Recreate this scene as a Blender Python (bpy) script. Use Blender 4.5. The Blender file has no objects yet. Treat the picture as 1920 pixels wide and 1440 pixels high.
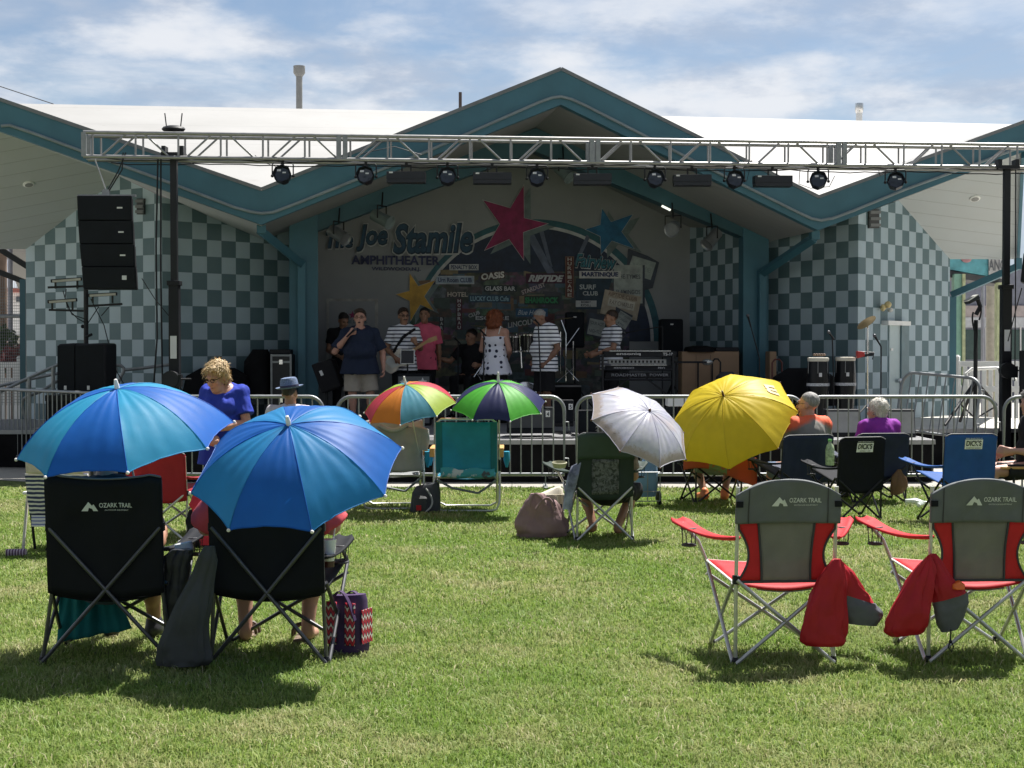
import bpy, math, random
import numpy as np
from mathutils import Vector, Matrix, noise as mnoise
random.seed(7); rng = np.random.default_rng(11)
SC = bpy.context.scene; COL = SC.collection
V = Vector
# ------------------------------------------------------------------ camera geometry (1920x1440 photo pixels)
F = 2700.0; CAMH = 1.6; HZ = 661.0
PT = math.atan((720 - HZ) / F); CP, SP = math.cos(PT), math.sin(PT)
def ray(x, y):
    dx, dy = x - 960.0, 720.0 - y
    return V((dx, F * CP + dy * SP, -F * SP + dy * CP))
def P(x, y, Y):
    d = ray(x, y); t = Y / d.y
    return V((d.x * t, Y, CAMH + d.z * t))
def G(x, y, z=0.0):
    d = ray(x, y); t = (z - CAMH) / d.z
    return V((d.x * t, d.y * t, z))
def on_plane(x, y, p0, n):
    d = ray(x, y); o = V((0, 0, CAMH)); t = (p0 - o).dot(n) / d.dot(n)
    return o + d * t
def at(x, Y, z):           # point at photo column x, depth Y, height z
    return V(((x - 960.0) / F * Y, Y, z))

def lin(c):
    if isinstance(c, str):
        c = c.lstrip('#'); c = [int(c[i:i + 2], 16) / 255 for i in (0, 2, 4)]
        c = [v / 12.92 if v <= .04045 else ((v + .055) / 1.055) ** 2.4 for v in c]
    return (c[0], c[1], c[2], 1.0)

# ------------------------------------------------------------------ materials
class NT:
    def __init__(s, name):
        s.m = bpy.data.materials.new(name); s.m.use_nodes = True
        s.t = s.m.node_tree; s.t.nodes.clear()
        s.out = s.n('ShaderNodeOutputMaterial')
    def n(s, typ, **kw):
        nd = s.t.nodes.new(typ)
        for k, v in kw.items(): setattr(nd, k, v)
        return nd
    def l(s, a, b): s.t.links.new(a, b)
    def val(s, sock, v):
        if hasattr(v, 'is_output') or isinstance(v, bpy.types.NodeSocket): s.l(v, sock)
        else: sock.default_value = v
    def math(s, op, a, b=0.0, c=0.0):
        nd = s.n('ShaderNodeMath', operation=op); s.val(nd.inputs[0], a); s.val(nd.inputs[1], b)
        if op in ('MULTIPLY_ADD', 'COMPARE', 'SMOOTH_MIN'): s.val(nd.inputs[2], c)
        return nd.outputs[0]
    def mix(s, f, a, b):
        nd = s.n('ShaderNodeMix', data_type='RGBA'); s.val(nd.inputs[0], f); s.val(nd.inputs[6], a); s.val(nd.inputs[7], b)
        return nd.outputs[2]
    def noise(s, vec, scale, detail=3, rough=.55):
        nd = s.n('ShaderNodeTexNoise'); s.l(vec, nd.inputs['Vector'])
        nd.inputs['Scale'].default_value = scale; nd.inputs['Detail'].default_value = detail; nd.inputs['Roughness'].default_value = rough
        return nd.outputs[0]
    def ramp(s, f, a, b):
        nd = s.n('ShaderNodeMapRange'); s.l(f, nd.inputs[0]); nd.inputs[1].default_value = a; nd.inputs[2].default_value = b
        return nd.outputs[0]
    def obj(s): return s.n('ShaderNodeTexCoord').outputs['Object']
    def uv(s): return s.n('ShaderNodeTexCoord').outputs['UV']
    def sep(s, v):
        nd = s.n('ShaderNodeSeparateXYZ'); s.l(v, nd.inputs[0]); return nd.outputs
    def bsdf(s, col, rough=.6, metal=0, bump=None, bstr=.2, transl=0, spec=.5, alpha=None, trans=0, coat=0, sheen=0):
        b = s.n('ShaderNodeBsdfPrincipled'); s.val(b.inputs['Base Color'], col)
        s.val(b.inputs['Roughness'], rough); b.inputs['Metallic'].default_value = metal
        b.inputs['Specular IOR Level'].default_value = spec
        b.inputs['Transmission Weight'].default_value = trans
        b.inputs['Coat Weight'].default_value = coat
        b.inputs['Sheen Weight'].default_value = sheen
        if bump is not None:
            bn = s.n('ShaderNodeBump'); bn.inputs['Strength'].default_value = bstr; bn.inputs['Distance'].default_value = .02
            s.l(bump, bn.inputs['Height']); s.l(bn.outputs[0], b.inputs['Normal'])
        sh = b.outputs[0]
        if transl:
            tb = s.n('ShaderNodeBsdfTranslucent'); s.val(tb.inputs[0], col)
            mx = s.n('ShaderNodeMixShader'); mx.inputs[0].default_value = transl
            s.l(sh, mx.inputs[1]); s.l(tb.outputs[0], mx.inputs[2]); sh = mx.outputs[0]
        if alpha is not None:
            tr = s.n('ShaderNodeBsdfTransparent'); mx = s.n('ShaderNodeMixShader'); s.val(mx.inputs[0], alpha)
            s.l(tr.outputs[0], mx.inputs[1]); s.l(sh, mx.inputs[2]); sh = mx.outputs[0]
        s.l(sh, s.out.inputs[0]); return s.m

MATS = {}
def mat(name, col, rough=.6, metal=0, var=.15, vs=6, bump=0, bs=60, **kw):
    if name in MATS: return MATS[name]
    t = NT(name); c = lin(col)
    o = t.obj(); n1 = t.noise(o, vs, 4)
    f = t.ramp(n1, .3, .7)
    d = tuple(max(0, x * (1 - var)) for x in c[:3]) + (1,); u = tuple(min(1, x * (1 + var)) for x in c[:3]) + (1,)
    cc = t.mix(f, d, u)
    bm = t.noise(o, bs, 3) if bump else None
    r = t.math('MULTIPLY_ADD', n1, .16, rough - .08) if rough > .1 else rough
    MATS[name] = t.bsdf(cc, r, metal, bm, bump, **kw); return MATS[name]

# ------------------------------------------------------------------ mesh builder
MW = {}
class MB:
    def __init__(s): s.v = []; s.f = []; s.mi = []; s.uv = None; s.m = 0
    def add(s, vs, fs, m=None):
        b = len(s.v); s.v.extend(tuple(p) for p in vs)
        for f in fs: s.f.append(tuple(b + i for i in f)); s.mi.append(s.m if m is None else m)
        return s
    def poly(s, pts, m=None): return s.add(pts, [tuple(range(len(pts)))], m)
    def box(s, c, size, R=None, m=None, taper=1.0):
        hx, hy, hz = size[0] / 2, size[1] / 2, size[2] / 2; c = V(c)
        vs = []
        for z in (-1, 1):
            k = taper if z > 0 else 1
            for x, y in ((-1, -1), (1, -1), (1, 1), (-1, 1)):
                p = V((x * hx * k, y * hy * k, z * hz)); vs.append(c + (R @ p if R else p))
        return s.add(vs, [(3, 2, 1, 0), (4, 5, 6, 7), (0, 1, 5, 4), (1, 2, 6, 5), (2, 3, 7, 6), (3, 0, 4, 7)], m)
    def beam(s, a, b, w, h, up=(0, 0, 1), m=None):    # rectangular bar from a to b
        a, b = V(a), V(b); d = (b - a).normalized(); sd = d.cross(V(up))
        if sd.length < 1e-4: sd = d.cross(V((0, 1, 0)))
        sd.normalize(); u = sd.cross(d)
        vs = []
        for p in (a, b):
            for x, y in ((-1, -1), (1, -1), (1, 1), (-1, 1)): vs.append(p + sd * (x * w / 2) + u * (y * h / 2))
        return s.add(vs, [(0, 1, 2, 3), (7, 6, 5, 4), (4, 5, 1, 0), (5, 6, 2, 1), (6, 7, 3, 2), (7, 4, 0, 3)], m)
    def tube(s, pts, r, n=8, closed=False, m=None, caps=True):
        pts = [V(p) for p in pts]; N = len(pts)
        rs = r if isinstance(r, (list, tuple)) else [r] * N
        T = []
        for i in range(N):
            a = pts[(i - 1) % N] if (closed or i > 0) else pts[i]; b = pts[(i + 1) % N] if (closed or i < N - 1) else pts[i]
            d = (b - a); T.append(d.normalized() if d.length > 1e-9 else V((0, 0, 1)))
        ref = V((0, 0, 1)) if abs(T[0].z) < .9 else V((1, 0, 0))
        nrm = (ref - T[0] * ref.dot(T[0])).normalized()
        vs = []
        for i in range(N):
            nrm = nrm - T[i] * nrm.dot(T[i])
            if nrm.length < 1e-6: nrm = T[i].orthogonal()
            nrm.normalize(); bn = T[i].cross(nrm)
            for k in range(n):
                a = 2 * math.pi * k / n; vs.append(pts[i] + (nrm * math.cos(a) + bn * math.sin(a)) * rs[i])
        fs = []
        for i in range(N if closed else N - 1):
            j = (i + 1) % N
            for k in range(n):
                l = (k + 1) % n; fs.append((i * n + k, i * n + l, j * n + l, j * n + k))
        if caps and not closed: fs += [tuple(range(n - 1, -1, -1)), tuple((N - 1) * n + k for k in range(n))]
        return s.add(vs, fs, m)
    def cyl(s, a, b, r, r2=None, n=16, m=None): return s.tube([a, b], [r, r if r2 is None else r2], n, m=m)
    def lathe(s, prof, c=(0, 0, 0), R=None, n=24, m=None):   # prof: (radius, height) from bottom to top
        c = V(c); vs = []
        for r, z in prof:
            for k in range(n):
                a = 2 * math.pi * k / n; p = V((r * math.cos(a), r * math.sin(a), z)); vs.append(c + (R @ p if R else p))
        fs = []
        for i in range(len(prof) - 1):
            for k in range(n):
                l = (k + 1) % n; fs.append((i * n + k, i * n + l, (i + 1) * n + l, (i + 1) * n + k))
        if prof[0][0] > 1e-6: fs.append(tuple(range(n - 1, -1, -1)))
        if prof[-1][0] > 1e-6: fs.append(tuple((len(prof) - 1) * n + k for k in range(n)))
        return s.add(vs, fs, m)
    def ball(s, c, r, n=12, m=None, R=None):
        r = (r, r, r) if not isinstance(r, (list, tuple)) else r; c = V(c); vs = []; h = n // 2
        for i in range(h + 1):
            t = math.pi * i / h
            for k in range(n):
                a = 2 * math.pi * k / n
                p = V((r[0] * math.sin(t) * math.cos(a), r[1] * math.sin(t) * math.sin(a), -r[2] * math.cos(t))); vs.append(c + (R @ p if R else p))
        fs = [(i * n + k, i * n + (k + 1) % n, (i + 1) * n + (k + 1) % n, (i + 1) * n + k) for i in range(h) for k in range(n)]
        return s.add(vs, fs, m)
    def prism(s, pts, d, m=None):      # polygon extruded by vector d (pts counter-clockwise seen against d)
        pts = [V(p) for p in pts]; d = V(d); n = len(pts)
        return s.add(pts + [p + d for p in pts], [tuple(range(n)), tuple(range(2 * n - 1, n - 1, -1))] + [(i, i + n, (i + 1) % n + n, (i + 1) % n) for i in range(n)], m)
    def grid(s, fn, nu, nv, m=None):
        vs = [fn(i / nu, j / nv) for j in range(nv + 1) for i in range(nu + 1)]
        fs = [(j * (nu + 1) + i, j * (nu + 1) + i + 1, (j + 1) * (nu + 1) + i + 1, (j + 1) * (nu + 1) + i) for j in range(nv) for i in range(nu)]
        return s.add(vs, fs, m)
    def loft(s, secs, n=20, m=None, wob=0, ws=6, pleat=0):   # secs: (centre, ax, ay) ellipse rings
        vs = []
        for si, (c, ax, ay) in enumerate(secs):
            c, ax, ay = V(c), V(ax), V(ay); tt = si / max(1, len(secs) - 1)
            for k in range(n):
                a = 2 * math.pi * k / n
                ca, sa = math.cos(a), math.sin(a)
                e = .75; p = c + ax * (abs(ca) ** e * (1 if ca >= 0 else -1)) + ay * (abs(sa) ** e * (1 if sa >= 0 else -1))
                if pleat: p = c + (p - c) * (1 + pleat * ((1 - tt) ** 1.2 * (abs(math.cos(3.5 * a + 1.5 * math.sin(a) + tt)) * 1.6 - .9) + 1.5 * abs(mnoise.noise(V((math.cos(a) * 2.6, math.sin(a) * 2.6, tt * 3.2 + c.x * 3)))) - .35))
                if wob: p = p + (p - c).normalized() * (mnoise.noise(p * ws) * wob) if (p - c).length > 1e-6 else p
                vs.append(p)
        N = len(secs)
        fs = [(i * n + k, i * n + (k + 1) % n, (i + 1) * n + (k + 1) % n, (i + 1) * n + k) for i in range(N - 1) for k in range(n)]
        fs += [tuple(range(n - 1, -1, -1)), tuple((N - 1) * n + k for k in range(n))]
        return s.add(vs, fs, m)
    def text(s, txt, c, ux, uy, w, h, m=None, bold=0, shear=0, fn=None):
        pts, fs = text2d(txt, bold, shear)
        c, ux, uy = V(c), V(ux), V(uy)
        if fn: vs = [fn(x * w, y * h) for x, y in pts]
        else: vs = [c + ux * (x * w) + uy * (y * h) for x, y in pts]
        return s.add(vs, fs, m)
    def build(s, name, mats, parent=None, world=False, smooth=False, ang=38, solid=0, bevel=0, bseg=2, sub=0, loc=None, rz=0):
        me = bpy.data.meshes.new(name)
        vs = s.v
        M0 = None
        if parent is not None and world: M0 = MW[parent.name].inverted()
        if parent is None and loc is not None:
            M0 = (Matrix.Translation(V(loc)) @ Matrix.Rotation(rz, 4, 'Z')).inverted() if world else None
        if M0 is not None: vs = [tuple(M0 @ V(p)) for p in vs]
        me.from_pydata(vs, [], s.f)
        if not isinstance(mats, (list, tuple)): mats = [mats]
        for mm in mats: me.materials.append(mm)
        if len(mats) > 1: me.polygons.foreach_set('material_index', s.mi)
        if s.uv is not None:
            ul = me.uv_layers.new(name='UVMap')
            li = np.zeros(len(me.loops), dtype=np.int32); me.loops.foreach_get('vertex_index', li)
            ul.data.foreach_set('uv', np.asarray(s.uv, dtype=np.float32)[li].ravel())
        if smooth:
            me.polygons.foreach_set('use_smooth', [True] * len(me.polygons))
            if ang < 180: me.set_sharp_from_angle(angle=math.radians(ang))
        me.update()
        o = bpy.data.objects.new(name, me); COL.objects.link(o)
        if parent is not None: o.parent = parent; MW[o.name] = MW[parent.name]
        elif loc is not None:
            o.location = loc; o.rotation_euler = (0, 0, rz); MW[o.name] = Matrix.Translation(V(loc)) @ Matrix.Rotation(rz, 4, 'Z')
        else: MW[o.name] = Matrix.Identity(4)
        if solid:
            md = o.modifiers.new('thick', 'SOLIDIFY'); md.thickness = solid; md.offset = 0
        if bevel:
            md = o.modifiers.new('bev', 'BEVEL'); md.width = bevel; md.segments = bseg; md.limit_method = 'ANGLE'; md.angle_limit = math.radians(40)
            md.harden_normals = False
        if sub:
            md = o.modifiers.new('sub', 'SUBSURF'); md.levels = sub; md.render_levels = sub
        return o

_tc = {}
def text2d(txt, bold=0, shear=0):
    key = (txt, bold, shear)
    if key in _tc: return _tc[key]
    cu = bpy.data.curves.new('t', 'FONT'); cu.body = txt; cu.size = 1; cu.offset = bold; cu.shear = shear
    cu.align_x = 'CENTER'; cu.resolution_u = 3
    o = bpy.data.objects.new('t', cu); COL.objects.link(o)
    dg = bpy.context.evaluated_depsgraph_get(); dg.update()
    me = bpy.data.meshes.new_from_object(o.evaluated_get(dg))
    pts = [(v.co.x, v.co.y) for v in me.vertices]; fs = [tuple(p.vertices) for p in me.polygons]
    bpy.data.objects.remove(o); bpy.data.curves.remove(cu); bpy.data.meshes.remove(me)
    if pts:
        x0, x1 = min(p[0] for p in pts), max(p[0] for p in pts); y0, y1 = min(p[1] for p in pts), max(p[1] for p in pts)
        pts = [((x - x0) / max(x1 - x0, 1e-6) - .5, (y - y0) / max(y1 - y0, 1e-6) - .5) for x, y in pts]
    _tc[key] = (pts, fs); return _tc[key]

def tag(o, label=None, cat=None, group=None, kind=None):
    if label: o['label'] = label
    if cat: o['category'] = cat
    if group: o['group'] = group
    if kind: o['kind'] = kind
    return o
def thing(name, label, cat, loc=(0, 0, 0), rz=0, group=None):
    o = bpy.data.objects.new(name, None); COL.objects.link(o); o.empty_display_size = .2
    o.location = loc; o.rotation_euler = (0, 0, rz)
    MW[o.name] = Matrix.Translation(V(loc)) @ Matrix.Rotation(rz, 4, 'Z')
    return tag(o, label, cat, group)
def copy_tree(root, loc, rz=0, label=None, group=None):
    r = root.copy(); COL.objects.link(r); r.location = loc; r.rotation_euler = (0, 0, rz)
    MW[r.name] = Matrix.Translation(V(loc)) @ Matrix.Rotation(rz, 4, 'Z')
    if label: r['label'] = label
    if group: r['group'] = group
    def rec(a, b):
        for ch in KIDS(a):
            c = ch.copy(); COL.objects.link(c); c.parent = b; MW[c.name] = MW[r.name]; rec(ch, c)
    rec(root, r); return r
def KIDS(a): return [o for o in COL.objects if o.parent == a]
def arc(c, ax, ay, a0, a1, n=8):
    c, ax, ay = V(c), V(ax), V(ay)
    return [c + ax * math.cos(a0 + (a1 - a0) * i / n) + ay * math.sin(a0 + (a1 - a0) * i / n) for i in range(n + 1)]
def bez(p0, p1, p2, n=10):
    p0, p1, p2 = V(p0), V(p1), V(p2)
    return [p0 * (1 - t) ** 2 + p1 * (2 * t * (1 - t)) + p2 * t * t for t in [i / n for i in range(n + 1)]]
def rotz(a): return Matrix.Rotation(a, 3, 'Z')
def rotx(a): return Matrix.Rotation(a, 3, 'X')
def roty(a): return Matrix.Rotation(a, 3, 'Y')
X, Yv, Z = V((1, 0, 0)), V((0, 1, 0)), V((0, 0, 1))

# ------------------------------------------------------------------ signed-distance modelling for bodies and soft things
def surfnet(D, org, h):
    s = D < 0
    sub = lambda a, i, j, k: a[i:a.shape[0] - 1 + i, j:a.shape[1] - 1 + j, k:a.shape[2] - 1 + k]
    cs = [sub(s, i, j, k) for i in (0, 1) for j in (0, 1) for k in (0, 1)]
    cnt = sum(c.astype(np.int8) for c in cs)
    I = np.argwhere((cnt > 0) & (cnt < 8))
    if len(I) == 0: return [], []
    cor = np.array([(i, j, k) for i in (0, 1) for j in (0, 1) for k in (0, 1)])
    vals = np.stack([D[I[:, 0] + c[0], I[:, 1] + c[1], I[:, 2] + c[2]] for c in cor], 1)
    acc = np.zeros((len(I), 3)); num = np.zeros(len(I))
    for a in range(8):
        for b in range(a + 1, 8):
            if np.abs(cor[a] - cor[b]).sum() != 1: continue
            da, db = vals[:, a], vals[:, b]; x = (da < 0) != (db < 0)
            t = np.where(x, da / np.where(x, da - db, 1), 0)
            p = cor[a] + t[:, None] * (cor[b] - cor[a]); acc += p * x[:, None]; num += x
    vs = (I + acc / num[:, None]) * h + org
    idx = -np.ones(cnt.shape, dtype=np.int64); idx[I[:, 0], I[:, 1], I[:, 2]] = np.arange(len(I))
    fs = []
    nx, ny, nz = D.shape
    for ax in range(3):
        sl0 = [slice(1, -1)] * 3; sl1 = [slice(1, -1)] * 3; sl0[ax] = slice(0, -1); sl1[ax] = slice(1, None)
        a, b = s[tuple(sl0)], s[tuple(sl1)]
        E = np.argwhere(a != b); off = np.ones(3, int); off[ax] = 0; E = E + off
        if len(E) == 0: continue
        u, w = [(1, 2), (2, 0), (0, 1)][ax]
        def cell(du, dw):
            e = E.copy(); e[:, u] += du; e[:, w] += dw; return idx[e[:, 0], e[:, 1], e[:, 2]]
        q = np.stack([cell(-1, -1), cell(0, -1), cell(0, 0), cell(-1, 0)], 1)
        inside = s[E[:, 0], E[:, 1], E[:, 2]]
        q[~inside] = q[~inside][:, ::-1]
        fs.append(q[(q >= 0).all(1)])
    return vs, np.concatenate(fs) if fs else []
def sdf(prims, h=.012, k=.02, cuts=()):
    # prims: ('c',a,b,ra,rb[,flat]) round cone; ('e',c,r,R) ellipsoid; ('b',c,half,R,round) box.
    lo = np.full(3, 1e9); hi = np.full(3, -1e9); bb = []
    for p in prims:
        if p[0] == 'c':
            a, b = np.array(p[1]), np.array(p[2]); r = max(p[3], p[4]); l = np.minimum(a, b) - r; u = np.maximum(a, b) + r
        else:
            c = np.array(p[1]); r = max(p[2]) * (1.75 if p[0] == 'b' else 1) + (p[4] if len(p) > 4 and p[0] == 'b' else 0); l = c - r; u = c + r
            if p[0] == 'e' and (len(p) < 4 or p[3] is None): l = c - np.array(p[2]); u = c + np.array(p[2])
        bb.append((l, u)); lo = np.minimum(lo, l); hi = np.maximum(hi, u)
    lo -= 3 * h; hi += 3 * h
    n = np.ceil((hi - lo) / h).astype(int) + 1
    D = np.full(tuple(n), 9.0, dtype=np.float32)
    ax = [lo[i] + h * np.arange(n[i]) for i in range(3)]
    for p, (l, u) in zip(prims, bb):
        pad = k + 2.5 * h
        i0 = np.maximum(0, np.floor((l - pad - lo) / h).astype(int)); i1 = np.minimum(n, np.ceil((u + pad - lo) / h).astype(int) + 1)
        S = tuple(slice(i0[i], i1[i]) for i in range(3))
        gx, gy, gz = np.meshgrid(ax[0][S[0]], ax[1][S[1]], ax[2][S[2]], indexing='ij', sparse=True)
        if p[0] == 'c':
            a, b = np.array(p[1], float), np.array(p[2], float); d = b - a; L2 = max(d @ d, 1e-9)
            t = np.clip(((gx - a[0]) * d[0] + (gy - a[1]) * d[1] + (gz - a[2]) * d[2]) / L2, 0, 1)
            q = np.sqrt((gx - a[0] - t * d[0]) ** 2 + (gy - a[1] - t * d[1]) ** 2 + (gz - a[2] - t * d[2]) ** 2) - (p[3] + (p[4] - p[3]) * t)
            if len(p) > 5 and p[5]:
                Ln = math.sqrt(L2); q = np.maximum(q, ((gx - b[0]) * d[0] + (gy - b[1]) * d[1] + (gz - b[2]) * d[2]) / Ln)
        else:
            c = p[1]; px, py, pz = gx - c[0], gy - c[1], gz - c[2]
            if len(p) > 3 and p[3] is not None:
                R = np.array(p[3]); px, py, pz = (R[0][0] * px + R[1][0] * py + R[2][0] * pz, R[0][1] * px + R[1][1] * py + R[2][1] * pz, R[0][2] * px + R[1][2] * py + R[2][2] * pz)
            r = p[2]
            if p[0] == 'e':
                k0 = np.sqrt((px / r[0]) ** 2 + (py / r[1]) ** 2 + (pz / r[2]) ** 2); k1 = np.sqrt((px / r[0] ** 2) ** 2 + (py / r[1] ** 2) ** 2 + (pz / r[2] ** 2) ** 2)
                q = k0 * (k0 - 1) / np.maximum(k1, 1e-6)
            else:
                rd = p[4] if len(p) > 4 else .01
                dx, dy, dz = np.abs(px) - r[0] + rd, np.abs(py) - r[1] + rd, np.abs(pz) - r[2] + rd
                q = np.sqrt(np.maximum(dx, 0) ** 2 + np.maximum(dy, 0) ** 2 + np.maximum(dz, 0) ** 2) + np.minimum(np.maximum(np.maximum(dx, dy), dz), 0) - rd
        A = D[S]; hh = np.clip(.5 + .5 * (A - q) / k, 0, 1)
        D[S] = np.minimum(np.where(np.abs(A - q) < k, A + (q - A) * hh - k * hh * (1 - hh), np.minimum(A, q)), 9.0)
    gx, gy, gz = np.meshgrid(*ax, indexing='ij', sparse=True)
    for pt, nn in cuts:
        nn = V(nn).normalized(); D = np.maximum(D, ((gx - pt[0]) * nn[0] + (gy - pt[1]) * nn[1] + (gz - pt[2]) * nn[2]).astype(np.float32))
    return surfnet(D, lo, h)
def sdf_obj(name, prims, m, parent=None, h=.012, k=.02, cuts=(), wob=0, ws=20, zs=1.0, strands=None, smooth_ang=180, loc=None, rz=0):
    vs, fs = sdf(prims, h, k, cuts)
    if wob:
        c = vs.mean(0)
        out = []
        for p in vs:
            d = V(p - c).normalized(); out.append(V(p) + d * (mnoise.noise(V((p[0], p[1], p[2] * zs)) * ws) + .5 * mnoise.noise(V((p[0], p[1], p[2] * zs)) * ws * 2.3)) * wob)
        vs = out
    mb = MB(); mb.v = [tuple(p) for p in vs]; mb.f = [tuple(int(i) for i in q) for q in fs]; mb.mi = [0] * len(mb.f)
    if strands:
        c = V(tuple(np.array(mb.v).mean(0))); rs_ = random.Random(len(mb.v)); cnt, ln, fl = strands
        for i in range(cnt):
            p = V(mb.v[rs_.randrange(len(mb.v))]); o_ = (p - c).normalized(); d = (V((o_.x * fl, o_.y * fl, -.55 + o_.z * .5)) + V((rs_.uniform(-1, 1), rs_.uniform(-1, 1), rs_.uniform(-1, 1))) * .55); d = (d - o_ * d.dot(o_) * .75).normalized(); sd = d.cross(o_).normalized() * rs_.uniform(.0015, .0035); L = ln * rs_.uniform(.5, 1.2)
            a0 = p + o_ * .001; a1 = a0 + d * L * .55 + o_ * .004; a2 = a1 + d * L * .45 - o_ * .002
            mb.add([a0 - sd, a0 + sd, a1 + sd * .9, a1 - sd * .9, a2], [(0, 1, 2, 3), (3, 2, 4)], 0)
    return mb.build(name, m, parent, smooth=True, ang=smooth_ang, loc=loc, rz=rz)
# ------------------------------------------------------------------ camera, world, sun
cam = bpy.data.cameras.new('camera'); co = bpy.data.objects.new('camera', cam); COL.objects.link(co)
cam.sensor_width = 36; cam.lens = F / 1920 * 36; cam.clip_end = 3000; cam.clip_start = .05
co.location = (0, 0, CAMH); co.rotation_euler = (math.pi / 2 - PT, 0, 0); SC.camera = co
SC.view_settings.view_transform = 'Standard'; SC.view_settings.look = 'None'; SC.view_settings.exposure = 1.12; SC.view_settings.gamma = 1
SC.cycles.max_bounces = 6; SC.cycles.transparent_max_bounces = 12
SC.cycles.use_denoising = True
SUN = V((.30, .40, .97)).normalized()
sl = bpy.data.lights.new('sun', 'SUN'); so = bpy.data.objects.new('sun', sl); COL.objects.link(so)
sl.energy = 4.6; sl.angle = math.radians(.53); sl.color = (1.0, .965, .91)
so.rotation_euler = SUN.to_track_quat('Z', 'Y').to_euler(); so.location = (0, 0, 30)
w = bpy.data.worlds.new('World'); SC.world = w; w.use_nodes = True
wt = w.node_tree; wt.nodes.clear()
def wn(t, **k):
    n = wt.nodes.new(t)
    for a, b in k.items(): setattr(n, a, b)
    return n
def wl(a, b): wt.links.new(a, b)
sky = wn('ShaderNodeTexSky', sky_type='NISHITA'); sky.sun_disc = False
sky.sun_elevation = math.asin(SUN.z); sky.sun_rotation = math.atan2(SUN.x, SUN.y); sky.altitude = 0; sky.air_density = 1.0; sky.dust_density = .8; sky.ozone_density = 2.2
tc = wn('ShaderNodeTexCoord'); sp = wn('ShaderNodeSeparateXYZ'); wl(tc.outputs['Generated'], sp.inputs[0])
def wm(op, a, b=0., c=0.):
    n = wn('ShaderNodeMath', operation=op)
    for i, v in enumerate((a, b, c)):
        if isinstance(v, bpy.types.NodeSocket): wl(v, n.inputs[i])
        elif i < len(n.inputs): n.inputs[i].default_value = v
    return n.outputs[0]
zc = wm('MAXIMUM', sp.outputs[2], .02); den = wm('ADD', zc, .10)
cx, cy = wm('DIVIDE', sp.outputs[0], den), wm('DIVIDE', sp.outputs[1], den)
cv = wn('ShaderNodeCombineXYZ'); wl(cx, cv.inputs[0]); wl(cy, cv.inputs[1]); cv.inputs[2].default_value = 3.7
def wnoise(vec, sc, det, rough, dist=0):
    n = wn('ShaderNodeTexNoise'); wl(vec, n.inputs['Vector']); n.inputs['Scale'].default_value = sc; n.inputs['Detail'].default_value = det
    n.inputs['Roughness'].default_value = rough; n.inputs['Distortion'].default_value = dist; return n.outputs[0]
def wramp(f, a, b):
    n = wn('ShaderNodeMapRange', interpolation_type='SMOOTHSTEP'); wl(f, n.inputs[0]); n.inputs[1].default_value = a; n.inputs[2].default_value = b; return n.outputs[0]
c1 = wramp(wnoise(cv.outputs[0], 1.1, 9, .58, .35), .36, .66)
# low cumulus bank, in angle space near the horizon
mp = wn('ShaderNodeMapping'); wl(tc.outputs['Generated'], mp.inputs[0]); mp.inputs['Scale'].default_value = (3.2, 3.2, 9.0); mp.inputs['Location'].default_value = (.35, 0, .3)
c2 = wramp(wnoise(mp.outputs[0], 1.25, 8, .55), .44, .60)
cov = wm('MAXIMUM', wm('MULTIPLY', c1, .86), wm('MULTIPLY', c2, .92))
shade = wramp(wnoise(mp.outputs[0], 2.6, 6, .6), .38, .60)
mixc = wn('ShaderNodeMix', data_type='RGBA'); wl(shade, mixc.inputs[0]); mixc.inputs[6].default_value = (4.6, 5.3, 6.5, 1); mixc.inputs[7].default_value = (8.1, 8.3, 8.7, 1)
skm = wn('ShaderNodeMix', data_type='RGBA'); wl(cov, skm.inputs[0]); wl(sky.outputs[0], skm.inputs[6]); wl(mixc.outputs[2], skm.inputs[7])
side = wm('MULTIPLY_ADD', wramp(sp.outputs[1], -.3, .6), .36, .62)
scl = wn('ShaderNodeVectorMath', operation='SCALE'); wl(skm.outputs[2], scl.inputs[0]); wl(side, scl.inputs['Scale'])
bg = wn('ShaderNodeBackground'); wl(scl.outputs[0], bg.inputs[0]); bg.inputs[1].default_value = .05
wo = wn('ShaderNodeOutputWorld'); wl(bg.outputs[0], wo.inputs[0])

# ------------------------------------------------------------------ shared materials
M_teal = mat('teal_paint', '#3c6877', .55, var=.10, vs=2.2, bump=.08, bs=18)
M_teal2 = mat('teal_paint_frame', '#305865', .5, var=.05, vs=1.2)
M_soffit = None
M_alu = mat('brushed_aluminium', (.30, .297, .292), .40, .75, var=.12, vs=9)
M_galv = mat('galvanised_steel', (.26, .272, .278), .48, .65, var=.15, vs=14)
M_black = mat('black_plastic', (.008, .009, .012), .55, var=.2, spec=.3)
M_blackm = mat('black_metal', (.010, .011, .014), .5, 0, var=.2, spec=.35)
M_gloss = mat('glossy_black', (.008, .008, .009), .12, var=.1)
M_chrome = mat('chrome', (.75, .75, .76), .15, 1.0, var=.05)
M_white = mat('white_paint', (.78, .78, .76), .5, var=.05)
M_vinyl = mat('white_vinyl', (.76, .76, .75), .4, var=.04)
M_skirt = mat('black_skirt_cloth', (.010, .010, .011), .95, var=.3, vs=3, spec=.1)
M_deck = mat('grey_deck_paint', (.16, .16, .165), .7, var=.10, vs=2.5)
M_lead = mat('pale_label', (.6, .6, .6), .6, var=.05)

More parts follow.
